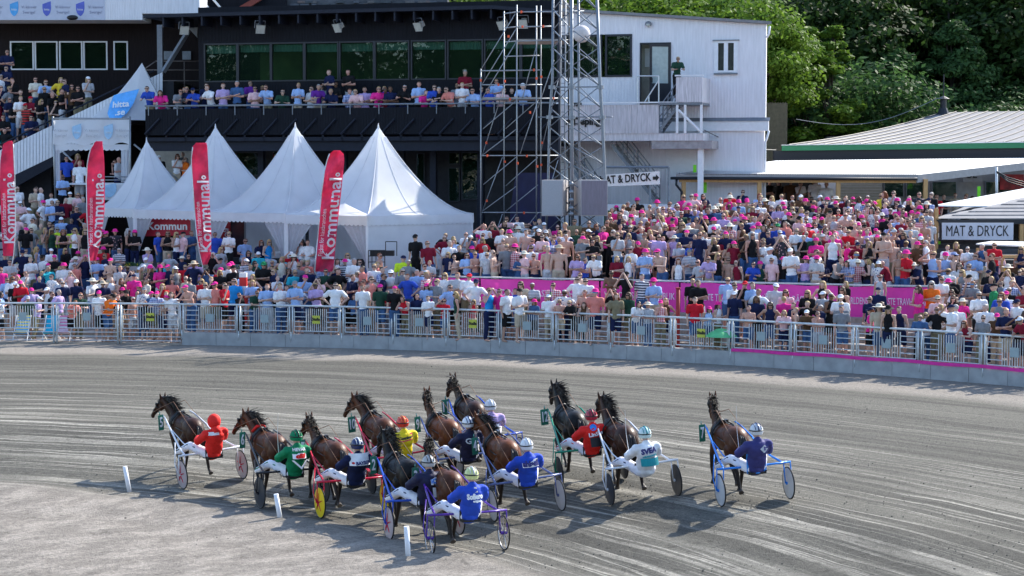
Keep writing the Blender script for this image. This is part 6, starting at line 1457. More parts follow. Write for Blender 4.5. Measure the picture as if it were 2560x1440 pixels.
for key, (g, tn, lo_h) in {'a': (1, .25, .14), 'b': (-1, .55, .20), 'c': (1, -.18, .06), 'd': (-1, .05, .10)}.items():
    sg, nk, pol, muz, L = horse_segs(g, tn, lo_h)
    d_ = dict(body=grow('body', sg, .021, 3, .55), nk=nk, pol=pol, muz=muz, L=L)
    rg = random.Random(hash(key) % 97 + 3)
    # mane: many thin locks blown back
    mb = MB()
    for k in range(260):
        s = rg.random() ** .8; i = min(int(s * 3), 2); p = nk[i].lerp(nk[i + 1], s * 3 - i); rad = [.21, .17, .13, .10][i]
        up = Vector((-.62, 0, .78)); root = p + up * rad * .92 + Vector((0, rg.uniform(-.025, .025), 0)); d = Vector((-.16 - .16 * rg.random(), (.10 if g > 0 else -.08) + rg.uniform(-.09, .09), rg.uniform(-.02, .09)))
        mb.path([root, root + d * .6 + Vector((0, 0, .03)), root + d * rg.uniform(1.0, 1.3 + 1.2 * max(0, s - .4)) - Vector((0, 0, rg.uniform(-.06, .09)))], [.011, .008, .002], 4)
    for k in range(12): mb.path([pol + Vector((0, rg.uniform(-.03, .03), .07)), pol + Vector((.06, rg.uniform(-.06, .06), .10)), pol + Vector((.12, rg.uniform(-.06, .06), -.02))], [.015, .012, .004], 4)
    d_['mane'] = mb.mesh('mane', M_mane, True)
    mb = MB()
    for k in range(70):
        y = rg.uniform(-.05, .05); z = rg.uniform(-.05, .05); mb.path([(-.88, y * .4, 1.36 + z * .4), (-1.02, y, 1.30 + z), (-1.12 + rg.uniform(-.05, .05), y * 2.0, 1.05 + z), (-1.10 + rg.uniform(-.08, .08), y * 2.6, .72 + rg.uniform(-.16, .18))], [.018, .022, .018, .004], 4)
    d_['tail'] = mb.mesh('tail', M_mane, True)
    # bridle, blinkers, reins-side straps
    mb = MB(); u = (muz - pol).normalized(); q = u.to_track_quat('Z', 'Y')
    def band(c, r, w=.012, axis=u, sy=1.0, sx_=1.0):
        qq = Vector(axis).to_track_quat('Z', 'X'); pts = [Vector(c) + qq @ Vector((math.cos(t) * r * sx_, math.sin(t) * r * sy, 0)) for t in [k * math.pi / 8 for k in range(17)]]; mb.path(pts, w, 5)
    band(pol.lerp(muz, .12), .108); band(pol.lerp(muz, .68), .078); band(pol.lerp(muz, .38), .098)
    for s in (-1, 1): mb.path([pol + Vector((.01, s * .085, .02)), pol.lerp(muz, .4) + Vector((0, s * .083, 0)), pol.lerp(muz, .8) + Vector((0, s * .058, 0))], .010, 5); 
    d_['bridle'] = mb.mesh('bridle', M_tack, True)
    mb = MB()
    for s in (-1, 1): c = pol.lerp(muz, .28) + Vector((.02, s * .10, .02)); mb.sphere(c, .05, 8, 5, (1, .5, 1))
    d_['blinkers'] = mb.mesh('blinkers', M_tack, True)
    # saddle pad, girth, breast collar, back strap
    mb = MB()
    for x, w in ((.20, .022), (.26, .022)): mb.path([(x, .305 * math.sin(t), 1.21 + (.325 if math.cos(t) > 0 else .33) * math.cos(t) + (.04 if abs(t) < .4 else 0)) for t in [k * math.pi / 12 for k in range(25)]], w, 5)
    mb.path([(.24, -.28, 1.26), (.62, -.24, 1.22), (.80, 0, 1.20), (.62, .24, 1.22), (.24, .28, 1.26)], .026, 6); mb.path([(.24, 0, 1.585), (0, 0, 1.515), (-.45, 0, 1.545), (-.85, 0, 1.42)], .014, 5)
    mb.path([(-.1, .29, 1.25), (-.5, .285, 1.22), (-.92, .10, 1.22), (-.92, -.10, 1.22), (-.5, -.285, 1.22), (-.1, -.29, 1.25)], .012, 5)
    d_['harness'] = mb.mesh('harness', M_tack, True)
    mb = MB(); mb.box((.16, -.09, 1.50), (.30, .09, 1.575)); d_['saddle_pad'] = mb.mesh('saddle_pad', M_tack)
    hoofs = []
    for pts, rs in L:
        mb = MB(); a, b = Vector(pts[3]), Vector(pts[4]); dd = (b - a).normalized(); mb.tube(b - dd * .015, b + dd * .05, .048, .062, n=10); hoofs.append(mb.mesh('hoof', M_hoof))
    d_['hoofs'] = hoofs
    HZ[key] = d_
# driver, sulky axes: x forward, y left, z up, origin on the ground under the axle
def driver_segs(pull=0.0, look=0.0):
    hip = Vector((-.02, 0, .86)); chest = Vector((-.20, 0, 1.20)); neck = Vector((-.22, 0, 1.38)); head = Vector((-.17, 0, 1.535))
    S = [chest + Vector((.0, s * .19, .11)) for s in (-1, 1)]
    E = [S[i] + Vector((.22 + .10 * pull, s * .10, -.17 + .10 * pull)) for i, s in enumerate((-1, 1))]; Hn = [E[i] + Vector((.24, -s * .10, .02 + .06 * pull)) for i, s in enumerate((-1, 1))]
    K = [Vector((.40, s * .30, .99)) for s in (-1, 1)]; A = [Vector((.80, s * .42, .80)) for s in (-1, 1)]; T = [A[i] + Vector((.06, .02 * s, .17)) for i, s in enumerate((-1, 1))]
    hp = [hip + Vector((0, s * .10, 0)) for s in (-1, 1)]
    headg = [('e', head, (.09, .078, .105)), (head + Vector((.04, 0, -.05)), .05, head + Vector((.055, 0, -.08)), .035), (neck, .056, head - Vector((0, 0, .06)), .052), (head + Vector((.088, 0, .0)), .012, head + Vector((.108, 0, -.03)), .014)]
    torso = [('e', chest + Vector((0, 0, .03)), (.125, .18, .17), (0, -.25, 0)), ('e', chest.lerp(hip, .5), (.12, .16, .2), (0, -.4, 0)), ('e', hip, (.14, .17, .12)), (S[0], .068, S[1], .068), (chest, .10, neck, .065)]
    arms = []; slv = []
    for i in (0, 1):
        arms += [(S[i], .055, E[i], .042), (E[i], .042, Hn[i], .03), (Hn[i], .034, Hn[i] + (Hn[i] - E[i]).normalized() * .06, .03)]; slv += [(S[i], .066, E[i], .054), (E[i], .054, E[i].lerp(Hn[i], .85), .040)]
    legs = []; tr = []
    for i in (0, 1):
        legs += [(hp[i], .09, K[i], .06), (K[i], .06, A[i], .042), (A[i], .042, T[i], .034)]; tr += [(hp[i], .098, K[i], .072), (K[i], .072, A[i], .052)]
    bt = [[(A[i] - (A[i] - K[i]).normalized() * .05, .056, A[i], .055), (A[i] + Vector((-.03, 0, -.03)), .05, T[i], .042)] for i in (0, 1)]
    return headg + torso + arms + legs, torso + slv, [torso[2]] + tr, bt, head, Hn, E
DR = {}
for key, pl in (('a', 0.0), ('b', .9)):
    b, j, t, bt, hd, Hn, E = driver_segs(pl)
    mbf = MB()
    for i, s in enumerate((-1, 1)): fingers(mbf, Hn[i], (Hn[i] - E[i]), (0, 0, -1), 1.15, 1.1, side=s)
    hm = MB(); hm.sphere((0, 0, 0), .130, 16, 9, (1.10, .92, .98)); me = hm.mesh('helmet', [], True)
    bm = bmesh.new(); bm.from_mesh(me); bmesh.ops.delete(bm, geom=[v for v in bm.verts if v.co.z < -.075 or (v.co.x > .06 and v.co.z < .02)], context='VERTS'); bm.to_mesh(me); bm.free()
    st_ = MB(); st_.path([(.132 * 1.08 * math.cos(a), 0, .134 * .98 * math.sin(a) + .002) for a in [.35 + k * .24 for k in range(12)]], .013, 5)
    for s in (-1, 1): st_.path([(.128 * 1.08 * math.cos(a) * .93, s * .055, .134 * .96 * math.sin(a) * .93) for a in [.45 + k * .24 for k in range(11)]], .007, 4)
    gs = MB(); gs.path([(.135 * 1.06 * math.cos(a), .122 * math.sin(a), .012) for a in [k * math.pi / 10 for k in range(21)]], .011, 5)
    DR[key] = dict(body=grow('body', b, .02, 2, .5), jacket=grow('jacket', j, .02, 3, .6, .016, .015), trousers=grow('trousers', t, .02, 3, .6, .010, .010), boots=[grow('boot', x, .018, 1, .5) for x in bt], hands=mbf.mesh('fingers', [], True), helmet=me, hstripe=st_.mesh('helmet_stripe', [], True), strap=gs.mesh('goggle_strap', [], True), head=hd, H=Hn)
for d_ in DR.values():
    for k_ in ('body', 'jacket', 'trousers', 'hands', 'helmet', 'hstripe', 'strap'): d_[k_].materials.clear(); d_[k_].materials.append(M_black)
    for x in d_['boots']: x.materials.clear(); x.materials.append(M_black)
M_tyre = mat('black_tyre', (.012, .012, .013), .7); M_spoke = mat('wheel_spoke', (.35, .35, .37), .3, .05, metal=.7)
def disc_mat(name, c): return mat(name, c, .3, .05)
M_plate_g = mat('green_number_plate', (.02, .16, .10), .5, .05)
def paint(c, n_): 
    m = mat(n_, c, .25, .04); return m
FRC = {'white': (.75, .76, .78), 'black': (.012, .012, .016), 'red': (.62, .015, .05), 'blue': (.02, .09, .50), 'purple': (.09, .03, .30), 'green': (.01, .25, .14), 'bright blue': (.02, .22, .72), 'silver blue': (.10, .13, .28)}
MP = {k: paint(v, 'frame_paint_' + k.replace(' ', '_')) for k, v in FRC.items()}
def team(Lpx, Rpx, head_deg, spec):
    """Lpx/Rpx: photo points where the wheels meet the ground"""
    L_, R_ = (tgnd(*Lpx) if Lpx else None), (tgnd(*Rpx) if Rpx else None); W = 1.46
    a = math.radians(90 + head_deg); fwd = Vector((math.cos(a), math.sin(a), 0)); lft = Vector((-fwd.y, fwd.x, 0))
    if L_ and R_: mid = (L_ + R_) / 2
    elif L_: mid = L_ - lft * W / 2
    else: mid = R_ + lft * W / 2
    mid.z = track_z(mid.x, mid.y)
    # lay on the banked surface
    e = .7; zx = track_z(*(mid + fwd * 2).xy) - track_z(*(mid - fwd * .5).xy); zy = track_z(*(mid + lft * e).xy) - track_z(*(mid - lft * e).xy)
    X = (fwd + Vector((0, 0, zx / 2.5))).normalized(); Yv = (lft + Vector((0, 0, zy / (2 * e)))).normalized(); Z = X.cross(Yv).normalized(); Yv = Z.cross(X)
    Mt = Matrix((X, Yv, Z)).transposed().to_4x4(); Mt.translation = mid; rot = Mt.to_euler()
    def T(name, label, cat, group, off=(0, 0, 0)):
        o = bpy.data.objects.new(name, None); COL.objects.link(o); o.location = Mt @ Vector(off); o.rotation_euler = rot; o.empty_display_size = .2; return tag(o, label, cat, group)
    # ---- sulky
    c = spec['frame']; m = MP[c]; dn = spec['tag']
    su = T('sulky', spec['sulky'], 'sulky', 'sulkies in the race'); r = .345; hw = W / 2
    for s in (-1, 1):
        wm = thing('wheel', (0, 0, 0), None, None); wm.parent = su; del wm['_w']; wm.location = (0, s * hw, r)
        mb = MB(); mb.path([(r * .925 * math.cos(t), 0, r * .925 * math.sin(t)) for t in [k * math.pi / 18 for k in range(37)]], .016, 6); mb.build('tyre', M_tyre, wm, True)
        mb = MB(); mb.path([(r * .90 * math.cos(t), 0, r * .90 * math.sin(t)) for t in [k * math.pi / 18 for k in range(37)]], .012, 5); mb.build('rim', spec.get('rim', M_spoke), wm, True)
        if spec.get('disc') is not None:
            for q in (-1, 1):
                mb = MB(); rows = [[(rr * math.cos(t), q * (.006 + .03 * (1 - rr / r)), rr * math.sin(t)) for t in [k * math.pi / 14 for k in range(29)]] for rr in (.02, r * .9)]; mb.grid(rows); mb.build('disc', spec['disc'], wm, True)
            mb = MB()
            for k in range(5): t = k * 1.257 + .3; mb.tube((.03 * math.cos(t), .04, .03 * math.sin(t)), (.2 * math.cos(t), .03, .2 * math.sin(t)), .016, .006, n=4)
            if spec.get('star'): mb.build('spokes', spec['star'], wm)
        else:
            for k in range(9): t = k * math.pi * 2 / 9; mb = MB(); mb.tube((0, 0, 0), (r * .9 * math.cos(t), 0, r * .9 * math.sin(t)), .011, .007, n=4); mb.build('spoke', M_spoke if c != 'black' else M_tyre, wm)
        mb = MB(); mb.tube((0, -.06, 0), (0, .06, 0), .032, n=10); mb.build('hub', m, wm)
        for q in (-1, 1):      # fork legs either side of the wheel
            mb = MB(); mb.tube((0, s * hw + q * .07, r), (.03 * q, s * (hw - .02) + q * .06, .76), .014, n=6); mb.build('fork', m, su, True)
        if s == 1: mb = MB(); mb.path([(.0, hw + .075, r), (.26, hw + .05, .52), (.5, hw - .08, .98)], .012, 5); mb.build('mud_guard_rod', m, su, True)
        mb = MB(); mb.path([(0, s * hw * 1.0, .775), (.05, s * .62, .775), (.5, s * .55, .84), (1.2, s * .45, 1.10), (1.75, s * .37, 1.30), (1.98, s * .34, 1.34)], [.022, .024, .024, .022, .020, .016], 8); mb.build('shaft', m, su, True)
        mb = MB(); mb.path([(.10, s * .30, .76), (.6, s * .42, .92), (1.2, s * .43, 1.11)], .014, 6); mb.build('stay', m, su, True)
        mb = MB(); mb.box((.86, s * .42 - .05, .74), (.90, s * .42 + .05, .80)); mb.build('foot_rest', M_black, su)
    mb = MB(); mb.path([(0, -hw - .06, .775), (0, -hw * .5, .765), (0, hw * .5, .765), (0, hw + .06, .775)], .022, 8); mb.build('crossbar', m, su, True)
    mb = MB(); mb.path([(-.26, -.17, .70), (-.05, -.21, .66), (.14, -.17, .72)], .016, 6); mb.path([(-.26, .17, .70), (-.05, .21, .66), (.14, .17, .72)], .016, 6); mb.box((-.24, -.18, .64), (.12, .18, .68)); mb.build('seat_base', M_black, su)
    mb = MB(); mb.grid([[(-.26 + .03 * abs(k - 3), -.21 + .07 * k, z) for k in range(7)] for z in (.66, .86 if not spec.get('back') else 1.06)]); mb.build('seat_back', spec.get('back') or M_black, su)
    # number plate at the left shaft tip
    mb = MB(); mb.prism([(1.86, .44, 1.02), (1.98, .40, 1.04), (1.98, .40, 1.42), (1.86, .44, 1.40)], (.01, .018, 0)); pl = mb.build('number_plate', M_plate_g, su)
    xd = Vector((.12, -.04, 0)).normalized(); nv = Vector((-.30, .95, 0)).normalized()
    mb = MB(); a_, b_ = Vector((1.80, .39, 1.02)), Vector((1.77, .57 if len(spec['no']) > 1 else .53, 1.02)); mb.prism([a_, b_, b_ + Vector((0, 0, .36)), a_ + Vector((0, 0, .36))], (.012, 0, 0)); mb.build('rear_plate', M_plate_g, su)
    put_text(spec['no'], .32, frame((1.772, (a_.y + b_.y) / 2, 1.20), a_ - b_, (-1, .0, 0)), M_white, su, bold=.008, width=.085 if len(spec['no']) == 1 else .14)
    # ---- horse
    h = spec['horse']; d_ = HZ[spec['pose']]; hs_ = spec.get('hs', 1.0) * .925
    hx = 1.50
    ho = T('horse', spec['hlabel'], 'horse', 'trotting horses in the race', (hx, 0, 0)); ho.scale = (hs_, hs_, hs_); cm = COAT[h]
    bo = link('body', d_['body'], ho); bo.data.materials.clear() if False else None
    if len(d_['body'].materials) == 0: d_['body'].materials.append(cm)
    bo.material_slots[0].link = 'OBJECT'; bo.material_slots[0].material = cm
    for k_ in ('mane', 'tail', 'bridle', 'blinkers', 'harness', 'saddle_pad'): link(k_, d_[k_], ho)
    for x in d_['hoofs']: link('hoof', x, ho)
    if spec.get('pad'):
        mb = MB(); mb.path([(.50, -.17, 1.45), (.42, -.09, 1.585), (.42, .09, 1.585), (.50, .17, 1.45)], .04, 6); mb.build('coloured_collar', spec['pad'], ho, True)
    D = DR['b' if spec.get('pull') else 'a']; DS = 1.12; DOFF = Vector((-.07 - spec.get('back_off', 0), 0, .76 * (1 - DS) - .13 - spec.get('low', 0)))
    # reins from the hands to the bit
    for s in (-1, 1):
        hnd = D['H'][(s + 1) // 2] * DS + DOFF; bit = d_['pol'].lerp(d_['muz'], .8) * hs_ + Vector((hx, s * .06, 0)); tr_ = Vector((hx + .25, s * .14, 1.66))
        mb = MB(); mb.path([hnd, hnd.lerp(tr_, .5) - Vector((0, 0, .02)), tr_, tr_.lerp(bit, .5) + Vector((0, s * .05, 0)), bit], .0065, 4)
        o = mb.mesh('rein', M_rein if spec.get('tan', 1) else M_tackw, True); o.transform(Matrix.Translation((-hx, 0, 0))); o.transform(Matrix.Diagonal((1 / hs_,) * 3 + (1,))); link('rein', o, ho)
    # ---- driver
    dr = T('person', spec['dlabel'], 'person', 'drivers in the race', DOFF); dr.scale = (DS, DS, DS)
    setm(link('body', D['body'], dr), SKIN[0]); jk = setm(link('jacket', D['jacket'], dr), spec['jacket']); setm(link('trousers', D['trousers'], dr), M_drtr)
    for x in D['boots']: setm(link('boot', x, dr), M_tack)
    setm(link('fingers', D['hands'], dr), spec.get('glove', M_tack))
    if spec.get('hood'):
        mb = MB(); mb.sphere((0, 0, 0), .142, 14, 9, (1.05, .95, 1.08)); mb.path([(-.06, 0, -.10), (-.11, 0, -.22)], [.085, .09], 10); o = mb.build('hood', spec['jacket'], dr, True); o.location = D['head'] + Vector((-.02, 0, .01))
    else:
        o = setm(link('helmet', D['helmet'], dr), spec['helmet']); o.location = D['head'] + Vector((0, 0, .03))
        o2 = setm(link('helmet_stripe', D['hstripe'], o), spec.get('stripe', M_tack)); o3 = setm(link('goggle_strap', D['strap'], o), M_tack)
    # jacket print on the back
    bn = Vector((-.95, 0, .30)).normalized(); bc = Vector((-.345, 0, 1.20)); ux = Vector((0, -1, 0)); uy = bn.cross(ux)
    def onback(v, lift=.0):   # wrap a print point (x right, y up) round the back
        x, y = v[0], v[1]; th = x / .19; return bc + uy * y + Vector((-.165 * math.cos(th) + .165 - lift * math.cos(th) , -.185 * math.sin(th) - lift * math.sin(th), 0)) + Vector((.028 * abs(y) * 4 * abs(y), 0, 0))
    def printp(poly, m_, nm, lift):
        x0 = min(p[0] for p in poly); x1 = max(p[0] for p in poly); mb = MB(); n_ = 8
        # vertical strips clipped by the polygon edges
        rows = []
        def yr(x):
            ys = []
            for (ax, ay), (bx_, by) in zip(poly, poly[1:] + poly[:1]):
                if (ax - x) * (bx_ - x) <= 0 and ax != bx_: ys.append(ay + (by - ay) * (x - ax) / (bx_ - ax))
            return (min(ys), max(ys)) if ys else (0, 0)
        cols = [];
        for k in range(n_ + 1): x = x0 + 1e-5 + (x1 - x0 - 2e-5) * k / n_; lo__, hi__ = yr(x); cols.append([onback((x, lo__ + (hi__ - lo__) * q / 3), lift) for q in range(4)])
        mb.grid(cols); mb.build(nm, m_, jk)
    for k_, (poly, m_) in enumerate(spec.get('patch', [])): printp(poly, m_, 'jacket_panel', (.030 if max(p[1] for p in poly) < .165 or spec['no'] not in '15' else .052) + .003 * k_)
    for (txt, size, x, y, m_, kw) in spec.get('text', []):
        me = text_mesh(txt, size, depth=.002, bold=kw.get('bold', .004), shear=kw.get('shear', 0), res=2).copy(); f = kw['w'] / me_w(me)
        for v in me.vertices: v.co = onback((v.co.x * f + x, v.co.y + y + kw.get('rise', 0) * v.co.x * f), (.066 if spec['no'] == '1' else .040) + v.co.z)
        me.materials.clear(); me.materials.append(m_); link('jacket_lettering', me, jk)
    # stripe down the trouser leg
    for s in (-1, 1):
        mb = MB(); mb.path([(.05, s * .205, .90), (.22, s * .29, .985), (.40, s * .375, 1.02), (.60, s * .42, .915), (.78, s * .475, .83)], .012, 5); mb.build('leg_stripe', spec.get('lstripe', CL['navy']), dr, True)
    if spec.get('whip'):
        hnd = D['H'][1] * DS + DOFF; mb = MB(); mb.path([hnd, hnd + Vector((-.15, .08, .45)), hnd + Vector((-.30, .12, .95))], [.008, .006, .003], 5); o = T('whip', spec['whip'], 'whip', 'driving whips'); mb.build('rod', M_white, o)
    return mid
M_drtr = mat('white_racing_trousers', (.80, .79, .84), .7, .05, 9, bump=1.0, spec=.2)
hm = lambda n_, c, r_=.2: mat(n_, c, r_, .08, 4)
H_silver = hm('silver_helmet', (.62, .64, .68)); H_white = hm('white_helmet', (.80, .80, .82)); H_navy = hm('navy_helmet', (.03, .04, .12)); H_lime = hm('pale_lime_helmet', (.62, .66, .28)); H_red = hm('red_yellow_helmet', (.68, .05, .03)); H_rk = hm('red_helmet', (.40, .03, .05)); H_teal = hm('white_teal_helmet', (.60, .74, .72)); H_grey = hm('grey_helmet', (.42, .42, .42)); H_or = hm('orange_shell', (.75, .22, .03))
J = lambda n_: CL[n_]
M_brred = mat('bright_red_jacket', (.78, .025, .02), .7, .08, 9, bump=1.0, spec=.2); M_brgreen = mat('green_jacket', (.005, .20, .08), .7, .08, 9, bump=1.0, spec=.2); M_brblue = mat('cobalt_jacket', (.02, .07, .48), .65, .08, 9, bump=1.0, spec=.2); M_bryel = mat('yellow_jacket', (.82, .62, .02), .65, .06, 9, bump=1.0, spec=.2); M_dknavy = mat('navy_jacket', (.018, .020, .055), .6, .1, 9, bump=1.0, spec=.2); M_ntop = mat('blue_violet_jacket', (.045, .045, .17), .65, .1, 9, bump=1.0, spec=.2); M_tealp = mat('teal_panel', (.0, .25, .28), .6)
rect = lambda x0, y0, x1, y1: [(x0, y0), (x1, y0), (x1, y1), (x0, y1)]
D_white = mat('pale_wheel_disc', (.60, .60, .60), .25, .06); D_pink = mat('pinkish_wheel_disc', (.48, .38, .38), .25, .1); D_yel = mat('yellow_wheel_disc', (.82, .58, .01), .3, .05); D_blk = mat('dark_wheel_disc', (.03, .035, .045), .3, .2)
TEAMS = [
 ((455, 1225), (608, 1193), 32, dict(no='5', frame='white', disc=D_pink, star=MP['red'], horse='darkbay', pose='b', hs=.97, jacket=M_brred, hood=1, lstripe=CL['dark green'], tag='a', patch=[(rect(-.19, .10, .02, .17), CL['white'])],
   sulky='white framed sulky with number 5, leading at the left', hlabel='dark bay trotter wearing number 5, leftmost of the field', dlabel='driver in a bright red hooded jacket, leftmost in the field')),
 ((650, 1272), None, 28, dict(no='6', frame='black', disc=D_blk, horse='bay', pose='b', jacket=M_brgreen, helmet=M_brgreen, pad=M_brred, tag='b', patch=[(rect(-.13, -.03, .13, .08), CL['white'])], text=[('HEVAR', .08, 0, .15, M_white, dict(w=.24)), ('elit', .10, 0, .025, M_brred, dict(w=.18, bold=.012, shear=.3)), ('V', .26, 0, -.15, M_white, dict(w=.30, bold=-.002))], whip='thin white whip held by the green-jacketed driver', lstripe=CL['green'],
   sulky='black framed sulky with number 6 and dark disc wheels', hlabel='bay trotter with red collar pad beside green driver', dlabel='driver in green jacket lettered HEVAR, partly hidden by next horse')),
 ((808, 1308), (955, 1268), 26, dict(no='1', frame='red', disc=D_yel, star=MP['red'], horse='bay', pose='a', jacket=J('navy'), helmet=H_navy, stripe=M_white, tag='c', patch=[(rect(-.19, .01, .19, .24), CL['white'])], text=[('BAYSON', .085, .04, .06, M_ntop, dict(w=.24, rise=.08)), ('•', .12, -.12, .06, CL['red'], dict(w=.05))],
   sulky='red framed sulky with bright yellow disc wheels', hlabel='bay trotter pulling the red sulky with yellow wheels', dlabel='driver in white and navy jacket and striped navy helmet')),
 ((930, 1235), None, 24, dict(no='10', frame='red', disc=D_blk, horse='bay', pose='b', jacket=M_bryel, helmet=H_red, stripe=H_or, tag='d', patch=[([(-.14, .02), (.14, .05), (.14, .18), (-.14, .15)], MP['red']), ([(-.115, .045), (.115, .07), (.115, .155), (-.115, .13)], M_bryel)], text=[('Lantmännen', .07, 0, .10, M_black, dict(w=.20, rise=.09))],
   sulky='red framed sulky with number 10 behind the yellow-jacket driver', hlabel='bay trotter wearing number 10, turned head, left of yellow driver', dlabel='driver in bright yellow jacket and red and orange helmet')),
 ((972, 1352), None, 22, dict(no='2', frame='blue', disc=D_pink, star=MP['red'], horse='black', pose='d', jacket=M_dknavy, helmet=H_grey, tag='e', pull=0, patch=[(rect(-.02, .0, .17, .13), CL['white'])], text=[('iCell', .11, .07, .065, MP['bright blue'], dict(w=.17)), ('I', .22, .02, -.14, M_white, dict(w=.05, bold=.01))],
   sulky='blue framed sulky with number 2 and pinkish wheel disc', hlabel='near black trotter wearing number 2 in the middle of field', dlabel='driver in dark jacket lettered iCell with grey helmet')),
 ((1075, 1400), (1258, 1368), 20, dict(no='3', frame='purple', horse='bay', pose='c', jacket=M_brblue, helmet=H_lime, stripe=M_tackw, tag='f', patch=[([(-.02, .10), (.05, .10), (.035, .19), (-.005, .19)], CL['cream'])], text=[('Sofiero', .12, 0, .03, M_white, dict(w=.25, rise=.06, bold=.008)), ('original', .05, .02, -.045, M_white, dict(w=.12))], back=None,
   sulky='purple framed sulky with spoked wheels nearest the camera', hlabel='bay trotter pulling the nearest purple sulky', dlabel='driver in cobalt blue jacket lettered Sofiero, pale lime helmet')),
 (None, (1250, 1212), 22, dict(no='9', frame='silver blue', disc=D_blk, horse='chestnut', pose='c', hs=.98, jacket=M_dknavy, helmet=H_white, stripe=H_navy, tag='g', text=[('G', .15, -.07, .05, M_tackw, dict(w=.10)), ('BRAND', .06, .07, .07, M_tackw, dict(w=.15)), ('SERVICE', .04, .07, .02, M_tackw, dict(w=.15))], lstripe=CL['dark red'],
   sulky='dark blue sulky hidden behind the navy-jacketed driver', hlabel='chestnut trotter in the middle with its head just seen', dlabel='driver in plain navy jacket with a white G, striped helmet')),
 (None, (1305, 1165), 18, dict(no='11', frame='blue', disc=D_white, horse='darkbay', pose='a', jacket=J('lilac'), helmet=H_silver, stripe=M_tackw, tag='h', lstripe=CL['royal blue'], patch=[(rect(-.1, -.16, .1, .02), CL['white'])],
   sulky='blue framed sulky far in the middle, turquoise bar end', hlabel='dark bay trotter farthest ahead in the middle, mane flying', dlabel='driver in pale lilac jacket and silver helmet, farthest middle')),
 ((1236, 1306), (1402, 1277), 19, dict(no='4', frame='silver blue', disc=D_white, horse='chestnut', pose='b', jacket=M_brblue, helmet=H_white, stripe=M_tackw, tag='i', patch=[(rect(-.15, .0, .15, .14), CL['white'])], text=[('ahlsell', .14, 0, .065, M_ntop, dict(w=.27, bold=.008))],
   sulky='slate blue sulky of the driver with white ahlsell panel', hlabel='chestnut trotter before the ahlsell driver, head low', dlabel='driver in blue jacket with white ahlsell panel, white helmet')),
 ((1400, 1219), None, 15, dict(no='12', frame='green', disc=D_blk, horse='black', pose='d', jacket=M_brred, helmet=H_rk, stripe=M_tack, tag='j', patch=[(rect(-.10, -.20, .10, -.02), M_black)], text=[('LinSon', .10, .02, .045, M_white, dict(w=.26, rise=.12)), ('●', .16, -.02, .17, MP['bright blue'], dict(w=.11))], lstripe=CL['red'],
   sulky='green framed sulky with number 12', hlabel='near black trotter wearing number 12 with mane streaming', dlabel='driver in red jacket lettered LinSon, red and black helmet')),
 ((1530, 1268), (1690, 1237), 15, dict(no='8', low=.05, back_off=.08, frame='white', disc=D_blk, horse='darkbay', pose='d', jacket=J('white'), helmet=H_teal, stripe=M_tealp, tag='k', glove=M_white, patch=[(rect(-.17, -.20, .17, -.055), M_tealp)], text=[('SVEA', .13, 0, .08, M_ntop, dict(w=.27, rise=.14, bold=.008)), ('ekonomi', .035, 0, -.01, M_tealp, dict(w=.24, rise=.14))], whip='thin white whip held upright by the white SVEA driver',
   sulky='white framed sulky with number 8 and dark disc wheels', hlabel='dark bay trotter wearing number 8 with pricked ears', dlabel='driver in white jacket lettered SVEA with teal hem')),
 ((1798, 1279), (1977, 1246), 13, dict(no='7', frame='bright blue', disc=D_white, horse='bay', pose='c', jacket=M_ntop, helmet=H_silver, stripe=H_navy, tag='l', back=mat('bright_blue_seat', (.02, .25, .75), .4), patch=[([(-.01, .06), (.08, .13), (.14, .05), (.05, -.02)], CL['light grey'])], text=[('E', .07, .07, .055, M_ntop, dict(w=.04))], whip='thin white whip held upright by the rightmost driver',
   sulky='bright blue sulky with number 7 and pale disc wheels, rightmost', hlabel='bay trotter wearing number 7, rightmost of the field', dlabel='driver in violet blue jacket and silver helmet, rightmost')),
]
for a, b, hdg, sp in TEAMS: team(a, b, hdg, sp)
# ================================================================== SPECTATORS
CL['high-visibility yellow'] = cl('hi vis', (.62, .85, .04))
RP = random.Random(77)
PL = []         # dicts: loc, yaw, pose, spec, zone words, size
PW = {'down': 'arms down', 'cross': 'arms folded', 'eyes': 'hands at face', 'shade': 'shading eyes', 'point': 'arm pointing', 'lean': 'leaning forward', 'hips': 'hands on hips', 'chin': 'hand at chin', 'sit': 'sitting'}
ORD = ['first', 'second', 'third', 'fourth', 'fifth', 'sixth', 'seventh', 'eighth', 'ninth', 'tenth', 'eleventh', 'twelfth', 'thirteenth', 'fourteenth', 'fifteenth', 'sixteenth', 'seventeenth', 'eighteenth', 'nineteenth', 'twentieth']
SH_L = 'white white white white navy navy navy black black black light_blue lilac denim_blue salmon pale_pink grey light_grey red hot_pink beige pale_pink blue_checked grey_striped dark_green cream turquoise salmon navy_striped white_flowered'.split()
SH_U = 'white white white white white black black black black black navy navy navy navy light_blue light_grey grey grey denim_blue dark_green hot_pink hot_pink pale_pink royal_blue dark_red dark_red red lilac red_checked blue_checked dark_flowered white_flowered khaki brown grey_striped'.split()
SH_B = 'navy navy royal_blue light_blue pale_pink hot_pink white lilac black dark_red grey blue_checked royal_blue light_blue'.split()
SH_S = 'black navy grey light_blue white cream dark_red khaki black royal_blue red_striped yellow brown'.split()
